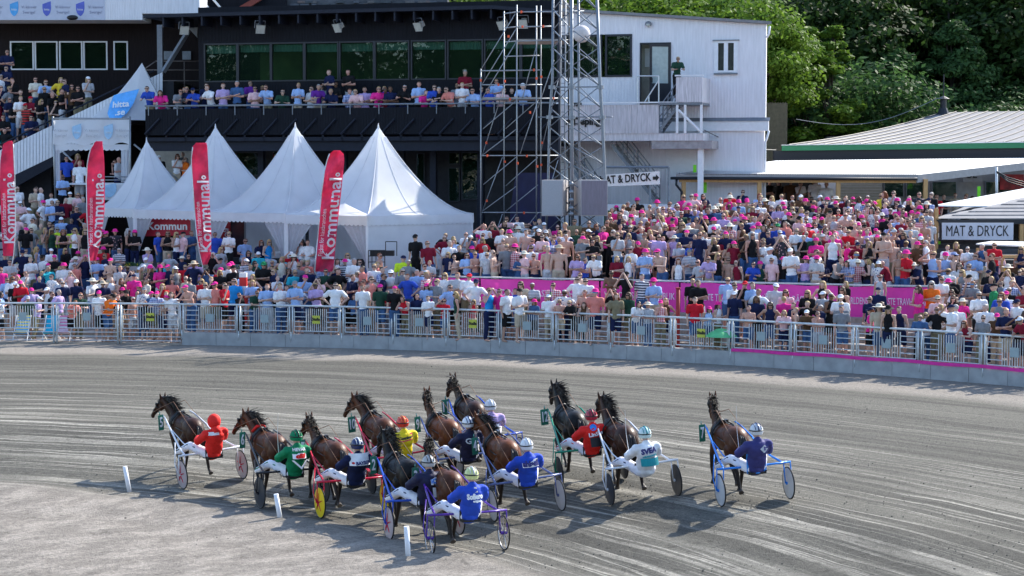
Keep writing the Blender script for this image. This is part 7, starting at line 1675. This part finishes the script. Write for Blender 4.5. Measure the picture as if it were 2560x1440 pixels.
def rspec(pal, hatp=.38, barep=.06, fem=.25):
    hatp *= .72
    g = RP.random() < fem; sp = dict(skin=RP.choice([SKIN[0], SKIN[0], SKIN[1], SKIN[2], SKIN[2], SKIN[0], SKIN[3] if RP.random() < .3 else SKIN[1]]))
    x = RP.random(); sp['shirt'] = RP.choice(pal).replace('_', ' '); sp['style'] = 'bare' if x < barep and not g else 'tank' if x < barep + (.35 if g else .10) else 'tee'
    sp['legkind'] = 'shorts' if RP.random() < .55 else 'trousers'; sp['legs'] = RP.choice(['denim blue', 'denim blue', 'black', 'navy', 'beige', 'khaki', 'light grey'])
    sp['hairkind'] = 'long hair' if g else ('short hair' if RP.random() < .85 else None); sp['hair'] = RP.choice(['blond', 'blond', 'brown', 'brown', 'dark', 'grey', 'red'] if not g else ['blond', 'blond', 'brown', 'dark', 'red'])
    if RP.random() < hatp:
        sp['hat'] = RP.choice(['cap', 'cap', 'bucket hat', 'bucket hat', 'cap', 'straw hat'] if RP.random() < .8 else ['cap']); sp['hatcol'] = RP.choice(['hot pink', 'hot pink', 'white', 'white', 'light grey', 'navy', 'black']) if sp['hat'] == 'cap' else 'hot pink' if sp['hat'] == 'bucket hat' else 'cream'
    sp['glasses'] = 1 if RP.random() < .6 else (2 if RP.random() < .06 else 0); return sp
def face_yaw(p, spread=.55):
    return math.atan2(-2 - p.x, p.y - 34) * -1 * -1 + RP.gauss(0, spread)
def can(p, d):
    return all((q['loc'].x - p.x) ** 2 + (q['loc'].y - p.y) ** 2 > d * d or abs(q['loc'].z - p.z) > 2.2 for q in PL)
def put(p, pose, sp, zone, scale, yaw=None, indiv=True, fixed=False):
    PL.append(dict(loc=p, yaw=face_yaw(p) if yaw is None else yaw, pose=pose, spec=sp, zone=zone, scale=scale * RP.uniform(.965, 1.035), indiv=indiv, fixed=fixed))
def panel(px):
    k = sum(1 for a in FP[1:] if a <= px); return ORD[min(max(k - 1, 0), 19)]
def lowzone(px, t):
    r = 'at the rail' if t < .09 else 'row %s' % ['one', 'two', 'three', 'four', 'five', 'six', 'seven', 'eight'][min(int((t - .12) / .88 * 7), 6) + 1]
    return f'{r} behind {panel(px)} fence panel' if t >= .09 else f'at the rail of {panel(px)} fence panel'
def upzone(px, row):
    ks = sum(1 for a, b, _ in runs if a <= px)
    return f'terrace row {["one", "two", "three", "four", "five", "six", "seven", "eight", "nine", "ten", "eleven", "twelve"][min(row, 11)]} above {ORD[max(ks - 1, 0)]} banner'
def head_y(p, scale, pose='down'):
    h = 1.745 * scale if pose != 'sit' else 1.3 * scale
    d = cP * p.y - sP * (p.z + h - CAMZ); v = ((p.z + h - CAMZ) * cP + p.y * sP) / d; return 720 - F * v
def lower_at(px, t): return in_lower(px, t)
def upper_at(px, d):
    Y = wall_Y(px) + d; X = xat(px, Y); return Vector((X, Y, upper_z(X, Y)))
def find(px, ytop, zone, scale, pose):
    best = None
    if zone == 'L':
        for k in range(50):
            t = .03 + .94 * k / 49; p = lower_at(px, t); e = abs(head_y(p, scale, pose) - ytop)
            if best is None or e < best[0]: best = (e, p, t)
    else:
        for k in range(60):
            d = .55 + 12 * k / 59; p = upper_at(px, d); e = abs(head_y(p, scale, pose) - ytop)
            if best is None or e < best[0]: best = (e, p, d)
    return best[1], best[2]
SPEC_L = '''10 635 navy cap:navy down|57 630 navy cap:navy hips|80 640 white - cross|110 638 white cap:black down|136 635 black cap:hot_pink cross|158 655 white bucket:hot_pink down|210 640 navy cap:hot_pink eyes|243 641 light_blue cap:hot_pink cross|272 651 BARE cap:hot_pink cross|297 662 light_grey - down|333 683 hot_pink cap:navy AWAY|358 660 khaki cap:white chin long|378 662 dark_flowered bucket:hot_pink chin long|398 663 hot_pink bucket:hot_pink cross long|424 656 navy cap:hot_pink down|443 665 TANKgrey cap:white down long|484 658 navy straw:beige hips|469 695 grey - AWAY|553 663 red cap:hot_pink cross|572 658 white cap:hot_pink down|588 667 black cap:black cross|655 663 black cap:green cross|683 665 navy - cross|730 668 turquoise - cross|755 685 light_blue cap:hot_pink chin|770 670 navy - down|815 673 dark_green - cross|838 670 black - hips
24 693 white - cross long|52 708 red cap:hot_pink cross|78 718 lilac cap:hot_pink hips|35 708 black cap:white down|123 717 white cap:white chin|146 722 lilac - hips|190 725 dark_green - lean|150 692 light_grey - cross|190 697 navy cap:white down|224 695 white straw:cream cross|256 700 navy straw:beige cross|309 716 black cap:black lean|357 722 white_flowered cap:grey cross|385 728 blue_checked cap:hot_pink lean|432 732 white - down long|475 742 BARE cap:hot_pink lean|512 715 white - cross|540 728 salmon cap:hot_pink down|556 716 red - chin|583 700 sky_blue - down|630 700 light_blue - cross long|666 708 light_blue - cross|702 727 white - cross|738 712 light_blue cap:grey cross|795 707 lilac - cross|835 728 white - hips|268 738 orange cap:black lean|245 742 white cap:hot_pink down|404 742 BARE cap:hot_pink lean
875 655 white - cross|907 665 salmon - cross|935 662 white - cross|955 660 blue_checked - cross|1005 640 high-visibility_yellow cap:navy down|1007 672 grey - cross|1042 672 light_blue - down|1059 678 red_checked - cross|868 690 navy - cross|890 675 white - cross|928 698 TANKsalmon - hips|950 685 navy - down|975 680 white cap:white cross|985 722 black cap:hot_pink AWAY|950 715 dark_green cap:hot_pink down|910 734 white - down|1023 690 royal_blue - hips|1090 705 grey - shade|1108 680 white - down long|1124 712 light_blue - hips|1138 685 light_grey - cross|1163 693 white cap:red down|1185 707 white cap:navy hips|1222 744 TANKsky_blue - eyes|1265 735 white - down|1288 712 royal_blue - down|1300 735 white cap:black cross|1308 698 beige - down long|1333 703 grey_striped - cross|1382 703 red_checked - cross|1407 718 white_flowered - hips|1444 688 white - hips|1471 688 white - cross|1487 742 salmon bucket:hot_pink down|1565 688 black cap:black eyes|1605 685 navy_striped - down|1640 692 light_blue bucket:hot_pink cross|1540 742 khaki - down long|1575 728 dark_green - down long|1533 720 black - eyes
1732 695 black - down|1752 703 black - cross|1822 690 light_blue - down|1833 712 white - chin|1863 713 black cap:red chin|1885 708 light_blue - down|1897 720 white - hips|1933 702 light_grey cap:white down|1968 720 pale_pink - down long|1964 737 hot_pink - AWAY|2018 728 black - cross long|2058 722 white cap:white cross|2080 730 TANKblack - cross|2101 733 white cap:white cross|2112 715 TANKblack - down long|2200 715 navy cap:navy AWAY|2300 715 hot_pink - chin long|2328 708 orange - cross long|2352 694 white - cross|2347 740 pale_pink cap:beige cross|2435 686 navy_striped cap:black chin|2475 690 navy - cross|2482 713 green cap:black down|2470 757 white - down|2516 775 navy - cross|2550 750 white cap:navy down|2378 765 white cap:navy shade|2398 757 white - AWAY|2450 735 white - cross|2502 735 royal_blue - cross long|2225 770 TANKblack straw:black down long|2200 765 beige straw:cream down long'''
SPEC_U = '''1040 603 black cap:black down|1080 603 dark_red - down|1117 602 white - cross|1147 598 black - hips|1179 604 royal_blue cap:hot_pink cross|1220 602 white - cross|1264 604 grey - down|1283 604 red_checked bucket:hot_pink down|1331 607 white - cross|1368 614 hot_pink - cross|1395 620 BARE straw:beige AWAY|1308 575 BARE - down|1250 573 white - cross|1508 566 hot_pink - cross|1545 598 light_grey - chin|1578 600 white - cross|1615 610 red_checked - cross|1612 636 light_blue bucket:hot_pink cross|1655 630 BARE cap:hot_pink lean|1720 610 grey_striped cap:grey cross|1745 595 navy - down|1862 590 black - chin|1885 596 TANKblack - down long|1930 615 white cap:white down|1962 588 dark_flowered cap:white eyes|1985 630 white cap:white cross|2030 618 white_flowered - cross|2083 596 TANKwhite - down|2137 622 white - cross|2209 588 BARE cap:black cross|2250 650 BARE - down|2262 632 red bucket:hot_pink cross|2330 630 TANKlight_blue - shade|2366 627 light_blue bucket:hot_pink cross|2397 614 BARE cap:blue_checked chin|2430 620 light_blue - cross|1350 545 grey - cross|1435 545 khaki - down|1412 560 BARE - cross|1420 585 BARE - down|1368 640 BARE - down|1770 520 navy - cross|1960 555 salmon - down|1945 560 royal_blue cap:green cross|2275 540 red - eyes|2480 640 black - chin'''
def parse(s, zone):
    for line in s.replace('\n', '|').split('|'):
        f = line.split(); px, y = float(f[0]), float(f[1]); cloth = f[2]; sp = rspec(SH_L, 0, 0, 0); sp['hat'] = None
        if cloth == 'BARE': sp['style'] = 'bare'; sp['shirt'] = 'white'; sp['skin'] = RP.choice([SKIN[1], SKIN[2], SKIN[0]])
        else:
            sp['style'] = 'tank' if cloth.startswith('TANK') else 'tee'; sp['shirt'] = cloth.replace('TANK', '').replace('_', ' ')
        if f[3] != '-': h, c = f[3].split(':'); sp['hat'] = {'cap': 'cap', 'bucket': 'bucket hat', 'straw': 'straw hat'}[h]; sp['hatcol'] = c.replace('_', ' ')
        pose = f[4]; away = pose == 'AWAY'; pose = 'down' if away else pose; sp['hairkind'] = 'long hair' if 'long' in f[5:] else 'short hair'
        sc = (1.06 + .10 * max(0, min(1, (790 - y) / 150))) if zone == 'L' else (1.16 if y > 585 else 1.10); p, t = find(px, y, zone, sc, pose)
        if zone == 'L': z = lowzone(px, t)
        else: z = upzone(px, int(max(t - .3, 0) / .95))
        if away: z = 'facing away, ' + z
        put(p, pose, sp, z, sc, yaw=(math.pi + RP.uniform(-.4, .4)) if away else None, fixed=True)
parse(SPEC_L, 'L'); parse(SPEC_U, 'U')
# random fill of the lower steps
ts_ = [.05] + [.12 + .88 * (k + .45) / 7 for k in range(7)]
for ri, t in enumerate(ts_):
    px = -60.0
    while px < 2640:
        px += RP.uniform(25, 37)
        if ri == 0 and (28 < px < 72 or 108 < px < 168 or 1775 < px < 1835): continue
        dens = ([.93, .62, .62, .66, .66, .7, .7, .62] if px < 1080 else [.95, .55, .30, .12, .05, .03, .02, .02] if px < 2350 else [.95, .9, .85, .8, .8, .7, .7, .6])[ri]
        if RP.random() > dens: continue
        p = lower_at(px, min(max(t + RP.uniform(-.03, .03), .03), .97)); p.x += RP.uniform(-.06, .06)
        if not can(p, .40 if ri == 0 else .46): continue
        sp = rspec(SH_L if px < 1100 else SH_U, .34, .10 if ri == 0 else .05, .34 if ri == 0 else .24)
        pose = RP.choice(['lean', 'cross', 'lean', 'chin', 'down', 'lean', 'cross', 'shade'] if ri == 0 else ['cross', 'cross', 'down', 'down', 'hips', 'chin', 'cross', 'cross', 'down', 'hips', RP.choice(['eyes', 'shade'])])
        put(p, pose, sp, lowzone(px, t), RP.uniform(.93, 1.10) if ri else RP.uniform(.85, 1.04))
# upper terrace right
for row in range(12):
    px = 1080.0 if row > 0 else 1085.0
    while px < 2560:
        px += RP.uniform(21, 31)
        if row >= 11 and px < 1500: continue
        if px < 1200 and row > 2: continue
        if px < 1520 and row > 5 : continue
        if 1350 < px < 1525 and row > 4: continue
        if px < 1700 and row > 9: continue
        if px > 2325 and row > 1: continue
        if RP.random() > ([.85, .85, .85, .92] + [.95] * 8)[row]: continue
        d = .60 if row == 0 else 1.2 + (row - 1) * .95 + .45
        p = upper_at(px, d + (RP.uniform(-.40, .40) if row > 0 else RP.uniform(-.1, .1)))
        if not can(p, .31): continue
        sp = rspec(SH_U, .36, .20, .22); pose = RP.choice(['lean', 'sit', 'lean', 'cross', 'cross', 'down'] if row == 0 else ['cross', 'cross', 'down', 'down', 'hips', 'chin', 'cross', 'down', 'hips', 'cross', RP.choice(['eyes', 'shade', 'point', 'cross'])])
        if pose == 'sit': p.z += .25
        put(p, pose, sp, upzone(px, row), RP.uniform(.93, 1.09))
# row in front of the tents, by photo columns
for (px, y, sh, st, hat, hc, pose, lng) in ((60, 600, 'black', 'tee', 'cap', 'hot pink', 'down', 0), (85, 580, 'grey', 'tee', None, '', 'hips', 0), (118, 594, 'grey', 'tank', None, '', 'chin', 1), (131, 594, 'black', 'tank', None, '', 'down', 1), (156, 600, 'black', 'tank', None, '', 'cross', 1), (188, 597, 'white', 'tank', None, '', 'cross', 1), (211, 592, 'black', 'tank', None, '', 'down', 1), (249, 592, 'black', 'tank', 'bucket hat', 'hot pink', 'down', 1), (275, 592, 'black', 'tee', 'cap', 'hot pink', 'cross', 0), (290, 597, 'dark flowered', 'tee', 'bucket hat', 'hot pink', 'down', 0), (317, 606, 'black', 'tank', None, '', 'cross', 1), (335, 604, 'black', 'tee', 'bucket hat', 'hot pink', 'cross', 1), (399, 593, 'royal blue', 'tee', None, '', 'down', 0), (417, 604, 'black', 'tank', None, '', 'cross', 1), (443, 600, 'white', 'tank', None, '', 'cross', 1), (455, 593, 'pale pink', 'tee', 'cap', 'black', 'down', 0), (482, 583, 'denim blue', 'tee', None, '', 'cross', 0), (466, 628, 'black', 'tee', None, '', 'sit', 0), (540, 601, 'royal blue', 'tee', None, '', 'down', 0), (569, 601, 'white', 'tee', None, '', 'cross', 0), (607, 640, 'light blue', 'tee', None, '', 'sit', 0), (751, 641, 'white', 'tank', None, '', 'sit', 1), (768, 640, 'white', 'tee', None, '', 'sit', 0), (148, 575, 'high-visibility yellow', 'tee', 'cap', 'grey', 'down', 0), (183, 577, 'high-visibility yellow', 'tee', 'cap', 'navy', 'down', 0), (650, 640, 'navy', 'tee', None, '', 'sit', 1), (668, 610, 'sky blue', 'tank', None, '', 'sit', 1)):
    d = .6 if y > 585 and pose != 'sit' else 1.4
    p = upper_at(px, d); sp = rspec(SH_U, 0, 0, 0); sp.update(shirt=sh, style=st, hat=hat, hatcol=hc, hairkind='long hair' if lng else 'short hair'); sc = 1.08
    e = head_y(p, sc, pose) - y; 
    if pose == 'sit': p.z += .15
    side = 'left of first open tent' if px < 260 else 'before the open tents' if px < 620 else 'in front of the largest tents'
    put(p, pose, sp, side + ' behind pink barrier', sc, fixed=True)
# people climbing beside the booth on the far left, standing higher row by row
M_stp = []
for (px, y, sh, hat) in ((152, 548, 'grey', None), (78, 545, 'cream', None), (70, 520, 'white', 'cap'), (108, 500, 'white', 'bucket hat'), (132, 505, 'light blue', None), (143, 504, 'navy', None), (162, 495, 'dark red', None), (185, 520, 'navy', None), (196, 516, 'brown', None), (158, 543, 'light blue', 'cap'), (85, 470, 'beige', None), (105, 470, 'white', None), (95, 465, 'navy', None), (135, 480, 'white', None), (50, 470, 'white', None), (130, 560, 'grey', None), (45, 537, 'pale pink', None), (180, 478, 'cream', 'cap'), (120, 555, 'navy', None), (38, 475, 'white', None), (172, 545, 'navy', None), (105, 560, 'khaki', None), (66, 560, 'black', None), (206, 560, 'black', None), (25, 560, 'white', None), (28, 520, 'beige', None), (200, 480, 'pale pink', None), (215, 520, 'red', None), (55, 500, 'pale pink', 'cap'), (15, 500, 'light grey', None), (210, 495, 'grey', None)):
    Y = 84.5 + (575 - y) * .035; z = zat(y, Y) - 1.745 * 1.12; p = Vector((xat(px, Y), Y, z)); sp = rspec(SH_L, 0, 0, .1); sp.update(shirt=sh, style='tee', hat=hat, hatcol='hot pink' if hat == 'bucket hat' else 'white'); put(p, RP.choice(['cross', 'down', 'hips', 'cross']), sp, '', 1.12, indiv=False); M_stp.append((p, px))
mb = MB()
for p, px in M_stp: mb.box((p.x - .7, p.y - .35, p.z - .25), (p.x + .7, p.y + .6, p.z))
mb.box((-27, 84.0, 1.9), (-20.6, 91.0, 2.35)); structure('side_stand_steps', mb, M_conc)
# black balcony: people leaning on the rail
for (px, sh, lng, hat) in ((372, 'royal blue', 0, None), (402, 'hot pink', 1, None), (437, 'grey', 0, None), (463, 'navy', 0, None), (480, 'royal blue', 0, 'cap'), (517, 'white', 0, None), (553, 'lilac', 0, None), (588, 'denim blue', 0, None), (633, 'pale pink', 0, None), (662, 'light blue', 0, None), (697, 'dark green', 0, None), (738, 'light blue', 0, None), (770, 'light grey', 0, None), (790, 'purple', 0, None), (820, 'navy', 0, None), (866, 'blue checked', 0, None), (893, 'pale pink', 0, None), (910, 'lilac', 0, None), (942, 'hot pink', 0, None), (964, 'dark red', 0, None), (978, 'navy', 0, None), (998, 'black', 0, None), (1043, 'light blue', 0, None), (1057, 'hot pink', 0, None), (1079, 'royal blue', 0, None), (1100, 'black', 0, None), (1127, 'salmon', 0, None), (1152, 'white', 0, None), (1181, 'light blue', 0, None), (1226, 'royal blue', 0, None), (1246, 'pale pink', 0, None), (1304, 'light blue', 0, 'cap')):
    t, _ = FB.P(px, 262, 1.9); q = FB.W(t, 1.65, zfl); sp = rspec(SH_B, 0, 0, 0); sp.update(shirt=sh, style='tee', hat=hat, hatcol='white' if px > 1200 else 'navy', hairkind='long hair' if lng else 'short hair', glasses=int(RP.random() < .5))
    sc = 1.22; q.z = zat(218 + RP.uniform(-8, 8), q.y) - 1.66 * sc; put(q, RP.choice(['lean', 'lean', 'cross']), sp, '', sc, indiv=px in (1304, 942, 866, 738), yaw=RP.gauss(0, .35))
    if px in (1304, 942, 866, 738): PL[-1]['zone'] = 'at the black balcony rail'; PL[-1]['fixed'] = True
for (px, sh, y) in ((510, 'navy', 208), (625, 'purple', 205), (826, 'navy', 176), (875, 'black', 176), (840, 'black', 205), (1157, 'dark red', 178), (1240, 'light blue', 196), (1142, 'grey', 205), (645, 'black', 212), (800, 'grey', 210), (960, 'purple', 212), (1200, 'navy', 214), (455, 'black', 220), (1275, 'black', 218)):
    t, _ = FB.P(px, 262, 1.0); q = FB.W(t, .8, zfl); sp = rspec(SH_B, 0, 0, 0); sp.update(shirt=sh, style='tee', hairkind='short hair'); sc = 1.2; q.z = zat(y, q.y) - 1.745 * sc; put(q, 'cross', sp, '', sc, indiv=False, yaw=RP.gauss(0, .3))
# landing figure in green football shirt
t, z_ = FB.P(1690, 200, 1.9); q = FB.W(t, 1.6, 0); q.z = zat(143, q.y) - 1.745 * 1.02
sp = rspec(SH_B, 0, 0, 0); sp.update(shirt='dark green', style='tee', legs='black', legkind='trousers', hairkind='short hair', hair='blond', hat=None, glasses=1, skin=SKIN[1]); put(q, 'lean', sp, 'on the stair landing outside open door', 1.04, yaw=.1, fixed=True)
# the stepped stand on the left
for (px, y, sh, hat) in ((95, 191, 'cream', None), (115, 202, 'light blue', None), (155, 193, 'yellow', None), (174, 198, 'navy', None), (183, 213, 'brown', None), (222, 190, 'light grey', 'cap'), (133, 228, 'black', None), (108, 233, 'black', None), (104, 245, 'black', None), (75, 242, 'dark red', 'cap'), (54, 240, 'white', None), (68, 258, 'red striped', 'cap'), (37, 258, 'black', None), (13, 288, 'black', None), (12, 213, 'navy', None), (27, 220, 'grey', None), (30, 240, 'navy', None), (5, 252, 'dark red', None), (20, 125, 'navy', None), (5, 150, 'black', None), (22, 165, 'navy', None), (8, 190, 'white', None), (142, 250, 'black', None), (55, 225, 'black', None), (85, 285, 'navy', None), (0, 310, 'turquoise', None), (20, 320, 'black', None), (120, 215, 'black', None), (160, 225, 'black', None), (200, 215, 'black', None), (3, 228, 'purple', None), (40, 198, 'black', None)):
    Y = 93.4 + max(0, (topl(px) - 20 - y)) * .012; sc = 1.28; p = Vector((xat(px, Y), Y, zat(y, Y) - 1.745 * sc)); sp = rspec(SH_S, 0, 0, .05); sp.update(shirt=sh, style='tee', hat=hat, hatcol='white' if px > 100 else 'red'); put(p, RP.choice(['cross', 'down', 'hips', 'cross', 'chin']), sp, '', sc, indiv=False, yaw=RP.gauss(.4, .5))
# inside booth, behind curtains, in the canopy bar
for (px, y, sh, Y, sc) in ((168, 392, 'royal blue', 90.5, 1.2), (197, 385, 'dark red', 91, 1.2), (200, 405, 'white', 89.9, 1.25), (155, 437, 'light blue', 89.0, 1.2), (292, 395, 'light grey', 90.5, 1.2), (300, 400, 'black', 91, 1.15), (440, 388, 'white', 90.5, 1.1), (452, 384, 'grey', 90.9, 1.1), (400, 392, 'black', 90.7, 1.1), (463, 395, 'orange', 90.6, 1.1), (1730, 510, 'white', 83.6, 1.1), (1812, 455, 'black', 88, 1.1), (1832, 460, 'black', 88, 1.1), (1920, 452, 'black', 88, 1.15), (1975, 450, 'brown', 87, 1.15), (2005, 448, 'white', 87, 1.15), (2035, 448, 'white', 86.5, 1.15), (2062, 456, 'white', 86, 1.15), (1850, 472, 'navy', 84, 1.1), (1900, 470, 'white', 86, 1.1), (1945, 452, 'black', 87.5, 1.15), (2210, 486, 'yellow', 82, 1.05), (2390, 480, 'beige', 88, 1.1), (2410, 488, 'black', 88, 1.05), (2360, 486, 'black', 87, 1.1), (2340, 490, 'red', 86, 1.1), (2430, 490, 'white', 88.5, 1.1)):
    p = Vector((xat(px, Y), Y, zat(y, Y) - 1.745 * sc)); sp = rspec(SH_S, .1, 0, .1); sp.update(shirt=sh, style='tee'); put(p, RP.choice(['cross', 'down', 'chin']), sp, '', sc, indiv=False)
# by the kiosk at the far right
for (px, y, d) in ((2370, 640, 5), (2425, 632, 5), (2470, 640, 4), (2500, 628, 6.5), (2540, 650, 4), (2560, 620, 6), (2385, 655, 3.2), (2515, 662, 3), (2460, 660, 2.5), (2555, 668, 2), (2420, 668, 2), (2530, 690, 1.2)):
    p = upper_at(px, min(d, 4)); p.z = zat(y, p.y) - 1.745 * 1.08; sp = rspec(SH_U, .45, .1, .2); put(p, 'cross', sp, '', 1.08, indiv=False)
# deck chairs, a low green parasol and a furled umbrella by the rail
for k, (px, cA, cB, lab) in enumerate(((50, (.75, .65, .1), (.1, .35, .7), 'rainbow striped deck chair behind the second fence panel'), (124, (.0, .38, .62), (.0, .38, .62), 'bright cyan deck chair behind the left part of the third fence panel'), (156, (.80, .25, .45), (.75, .7, .75), 'pink striped deck chair just right of the cyan one'))):
    p = in_lower(px, .045); o = thing('deck_chair', p, lab, 'deck chair', 'deck chairs behind the left fence')
    for s_ in (-.27, .27): mb = MB(); mb.path([p + Vector((s_, -.32, .02)), p + Vector((s_, .38, .95))], .018, 5); mb.path([p + Vector((s_, .38, .02)), p + Vector((s_, -.35, .40))], .018, 5); mb.build('frame', M_trim, o)
    mb = MB(); rows = [[p + Vector((-.25 + .0625 * q, -.34 + .72 * t_, .40 - .9 * t_ * (1 - t_) * .9 + .55 * t_ * t_)) for q in range(9)] for t_ in [j / 8 for j in range(9)]]; mb.grid(rows); mb.build('sling', stripes('deck_sling_%d' % k, cA, cB, 9), o, smooth=True)
p = in_lower(1805, .05); o = thing('parasol', p, 'light green low parasol dome behind the rail fence', 'parasol')
mb = MB(); rows = [[p + Vector((r_ * .55 * math.cos(a), r_ * .55 * math.sin(a), .80 - .28 * r_ * r_)) for a in [q * math.pi / 8 for q in range(17)]] for r_ in (.02, .35, .7, 1)]; mb.grid(rows); mb.build('canopy', mat('mint_green_cloth', (.15, .62, .28), .7, trans=.3), o); mb = MB(); mb.tube(p, p + Vector((0, 0, .85)), .015, n=6); mb.build('pole', M_galv, o)
p = in_lower(1377, .10); o = thing('furled_umbrella', p, 'furled olive and violet umbrella standing pointed above the rail', 'umbrella')
mb = MB(); mb.tube(p + Vector((0, 0, 1.0)), p + Vector((0, 0, 2.05)), .14, .01, n=10); mb.build('cloth', stripes('umbrella_panels', (.10, .16, .08), (.14, .05, .18), 3), o, True); mb = MB(); mb.tube(p, p + Vector((0, 0, 1.05)), .015, n=6); mb.build('pole', M_galv, o)
# pick the three hundred that show largest
def rank(q): return (0 if q['fixed'] and q['indiv'] else 1 if q['indiv'] else 2, q['loc'].y)
PL.sort(key=rank); LIM = 288; used = set(); rest = []
for i, q in enumerate(PL):
    px = 1280 + q['loc'].x / q['loc'].y * F
    if i >= LIM or not q['indiv'] or px < -25 or px > 2590:
        if -60 < px < 2640: rest.append(q)
        continue
    sp = q['spec']
    for tries in range(30):
        hw = f"{sp['hatcol']} {sp['hat']}" if sp.get('hat') else (f"{sp['hair'] if sp['hair'] != 'dark' else 'black'} {sp['hairkind']}" if sp.get('hairkind') else 'shaved head')
        body = f"shirtless, {hw}" if sp['style'] == 'bare' else f"{hw} and {sp['shirt']} {'vest' if sp['style'] == 'tank' else 'shirt'}"
        lab = f"{body}, {PW[q['pose']]}, {q['zone']}"
        if q['pose'] == 'lean' and 'rail' in q['zone']: lab = f"{body}, {q['zone']}"
        if len(lab.split()) > 15: lab = f"{body}, {q['zone']}"
        if lab not in used: break
        sp['shirt'] = RP.choice(SH_L).replace('_', ' '); sp['hair'] = RP.choice(['blond', 'brown', 'dark', 'grey', 'red'])
        if sp['style'] == 'bare' and tries > 2: sp['style'] = 'tee'
    used.add(lab); w = lab.replace(',', ' ,').split()
    person(q['loc'], q['yaw'], q['pose'], sp, lab[0].upper() * 0 + lab, 'spectators', q['scale'])
# all the others: one crowd
def arr(me):
    n = len(me.vertices); co = np.empty(n * 3, np.float32); me.vertices.foreach_get('co', co); li = np.empty(len(me.loops), np.int32); me.loops.foreach_get('vertex_index', li)
    lt = np.empty(len(me.polygons), np.int32); me.polygons.foreach_get('loop_total', lt); return co.reshape(-1, 3), li, lt
_c = {}
def carr(me):
    if me.name not in _c: _c[me.name] = arr(me)
    return _c[me.name]
mats_ = []; V_, L_, T_, I_ = [], [], [], []; base = 0
def addm(me, m, M, off=None):
    global base
    if m not in mats_: mats_.append(m)
    co, li, lt = carr(me)
    if off is not None: co = co + np.array(off, np.float32)
    A = np.array(M, np.float32); V_.append(co @ A[:3, :3].T + A[:3, 3]); L_.append(li + base); T_.append(lt); I_.append(np.full(len(lt), mats_.index(m), np.int32)); base += len(co)
for q in rest:
    H_ = HL[q['pose']]; sp = q['spec']; s = q['scale']; M = Matrix.Translation(q['loc']) @ Matrix.Rotation(q['yaw'], 4, 'Z') @ Matrix.Rotation(RP.gauss(0, .05), 4, 'X') @ Matrix.Rotation(RP.gauss(0, .04), 4, 'Y') @ Matrix.Diagonal((s, s, s, 1))
    addm(H_['body'], sp['skin'], M)
    if sp['style'] != 'bare': addm(H_['shirt' if sp['style'] == 'tee' else 'tank'], CL[sp['shirt']], M)
    addm(H_[sp['legkind']], CL[sp['legs']], M)
    if sp.get('hairkind') and not (sp.get('hat') and sp['hairkind'] == 'short hair'): addm(HG[sp['hairkind']], HAIR[sp['hair']], M, H_['head'])
    if sp.get('hat'): addm(HG[sp['hat']], CL[sp['hatcol']], M, H_['head'])
    if sp.get('glasses'): addm(HG['sunglasses'], M_glasses, M, H_['head'])
V = np.concatenate(V_); LL = np.concatenate(L_); TT = np.concatenate(T_); II = np.concatenate(I_)
me = bpy.data.meshes.new('crowd'); me.vertices.add(len(V)); me.vertices.foreach_set('co', V.ravel()); me.loops.add(len(LL)); me.loops.foreach_set('vertex_index', LL)
me.polygons.add(len(TT)); me.polygons.foreach_set('loop_start', np.concatenate([[0], np.cumsum(TT)[:-1]]).astype(np.int32)); me.polygons.foreach_set('loop_total', TT)
for m in mats_: me.materials.append(m)
me.polygons.foreach_set('material_index', II); me.polygons.foreach_set('use_smooth', np.ones(len(TT), bool)); me.update()
tag(link('crowd', me), kind='stuff')
print('PEOPLE', len(PL), 'individual', len(used), 'rest', len(rest), 'crowd tris', int((TT - 2).sum()), 'body', len(HM['cross']['body'].polygons))
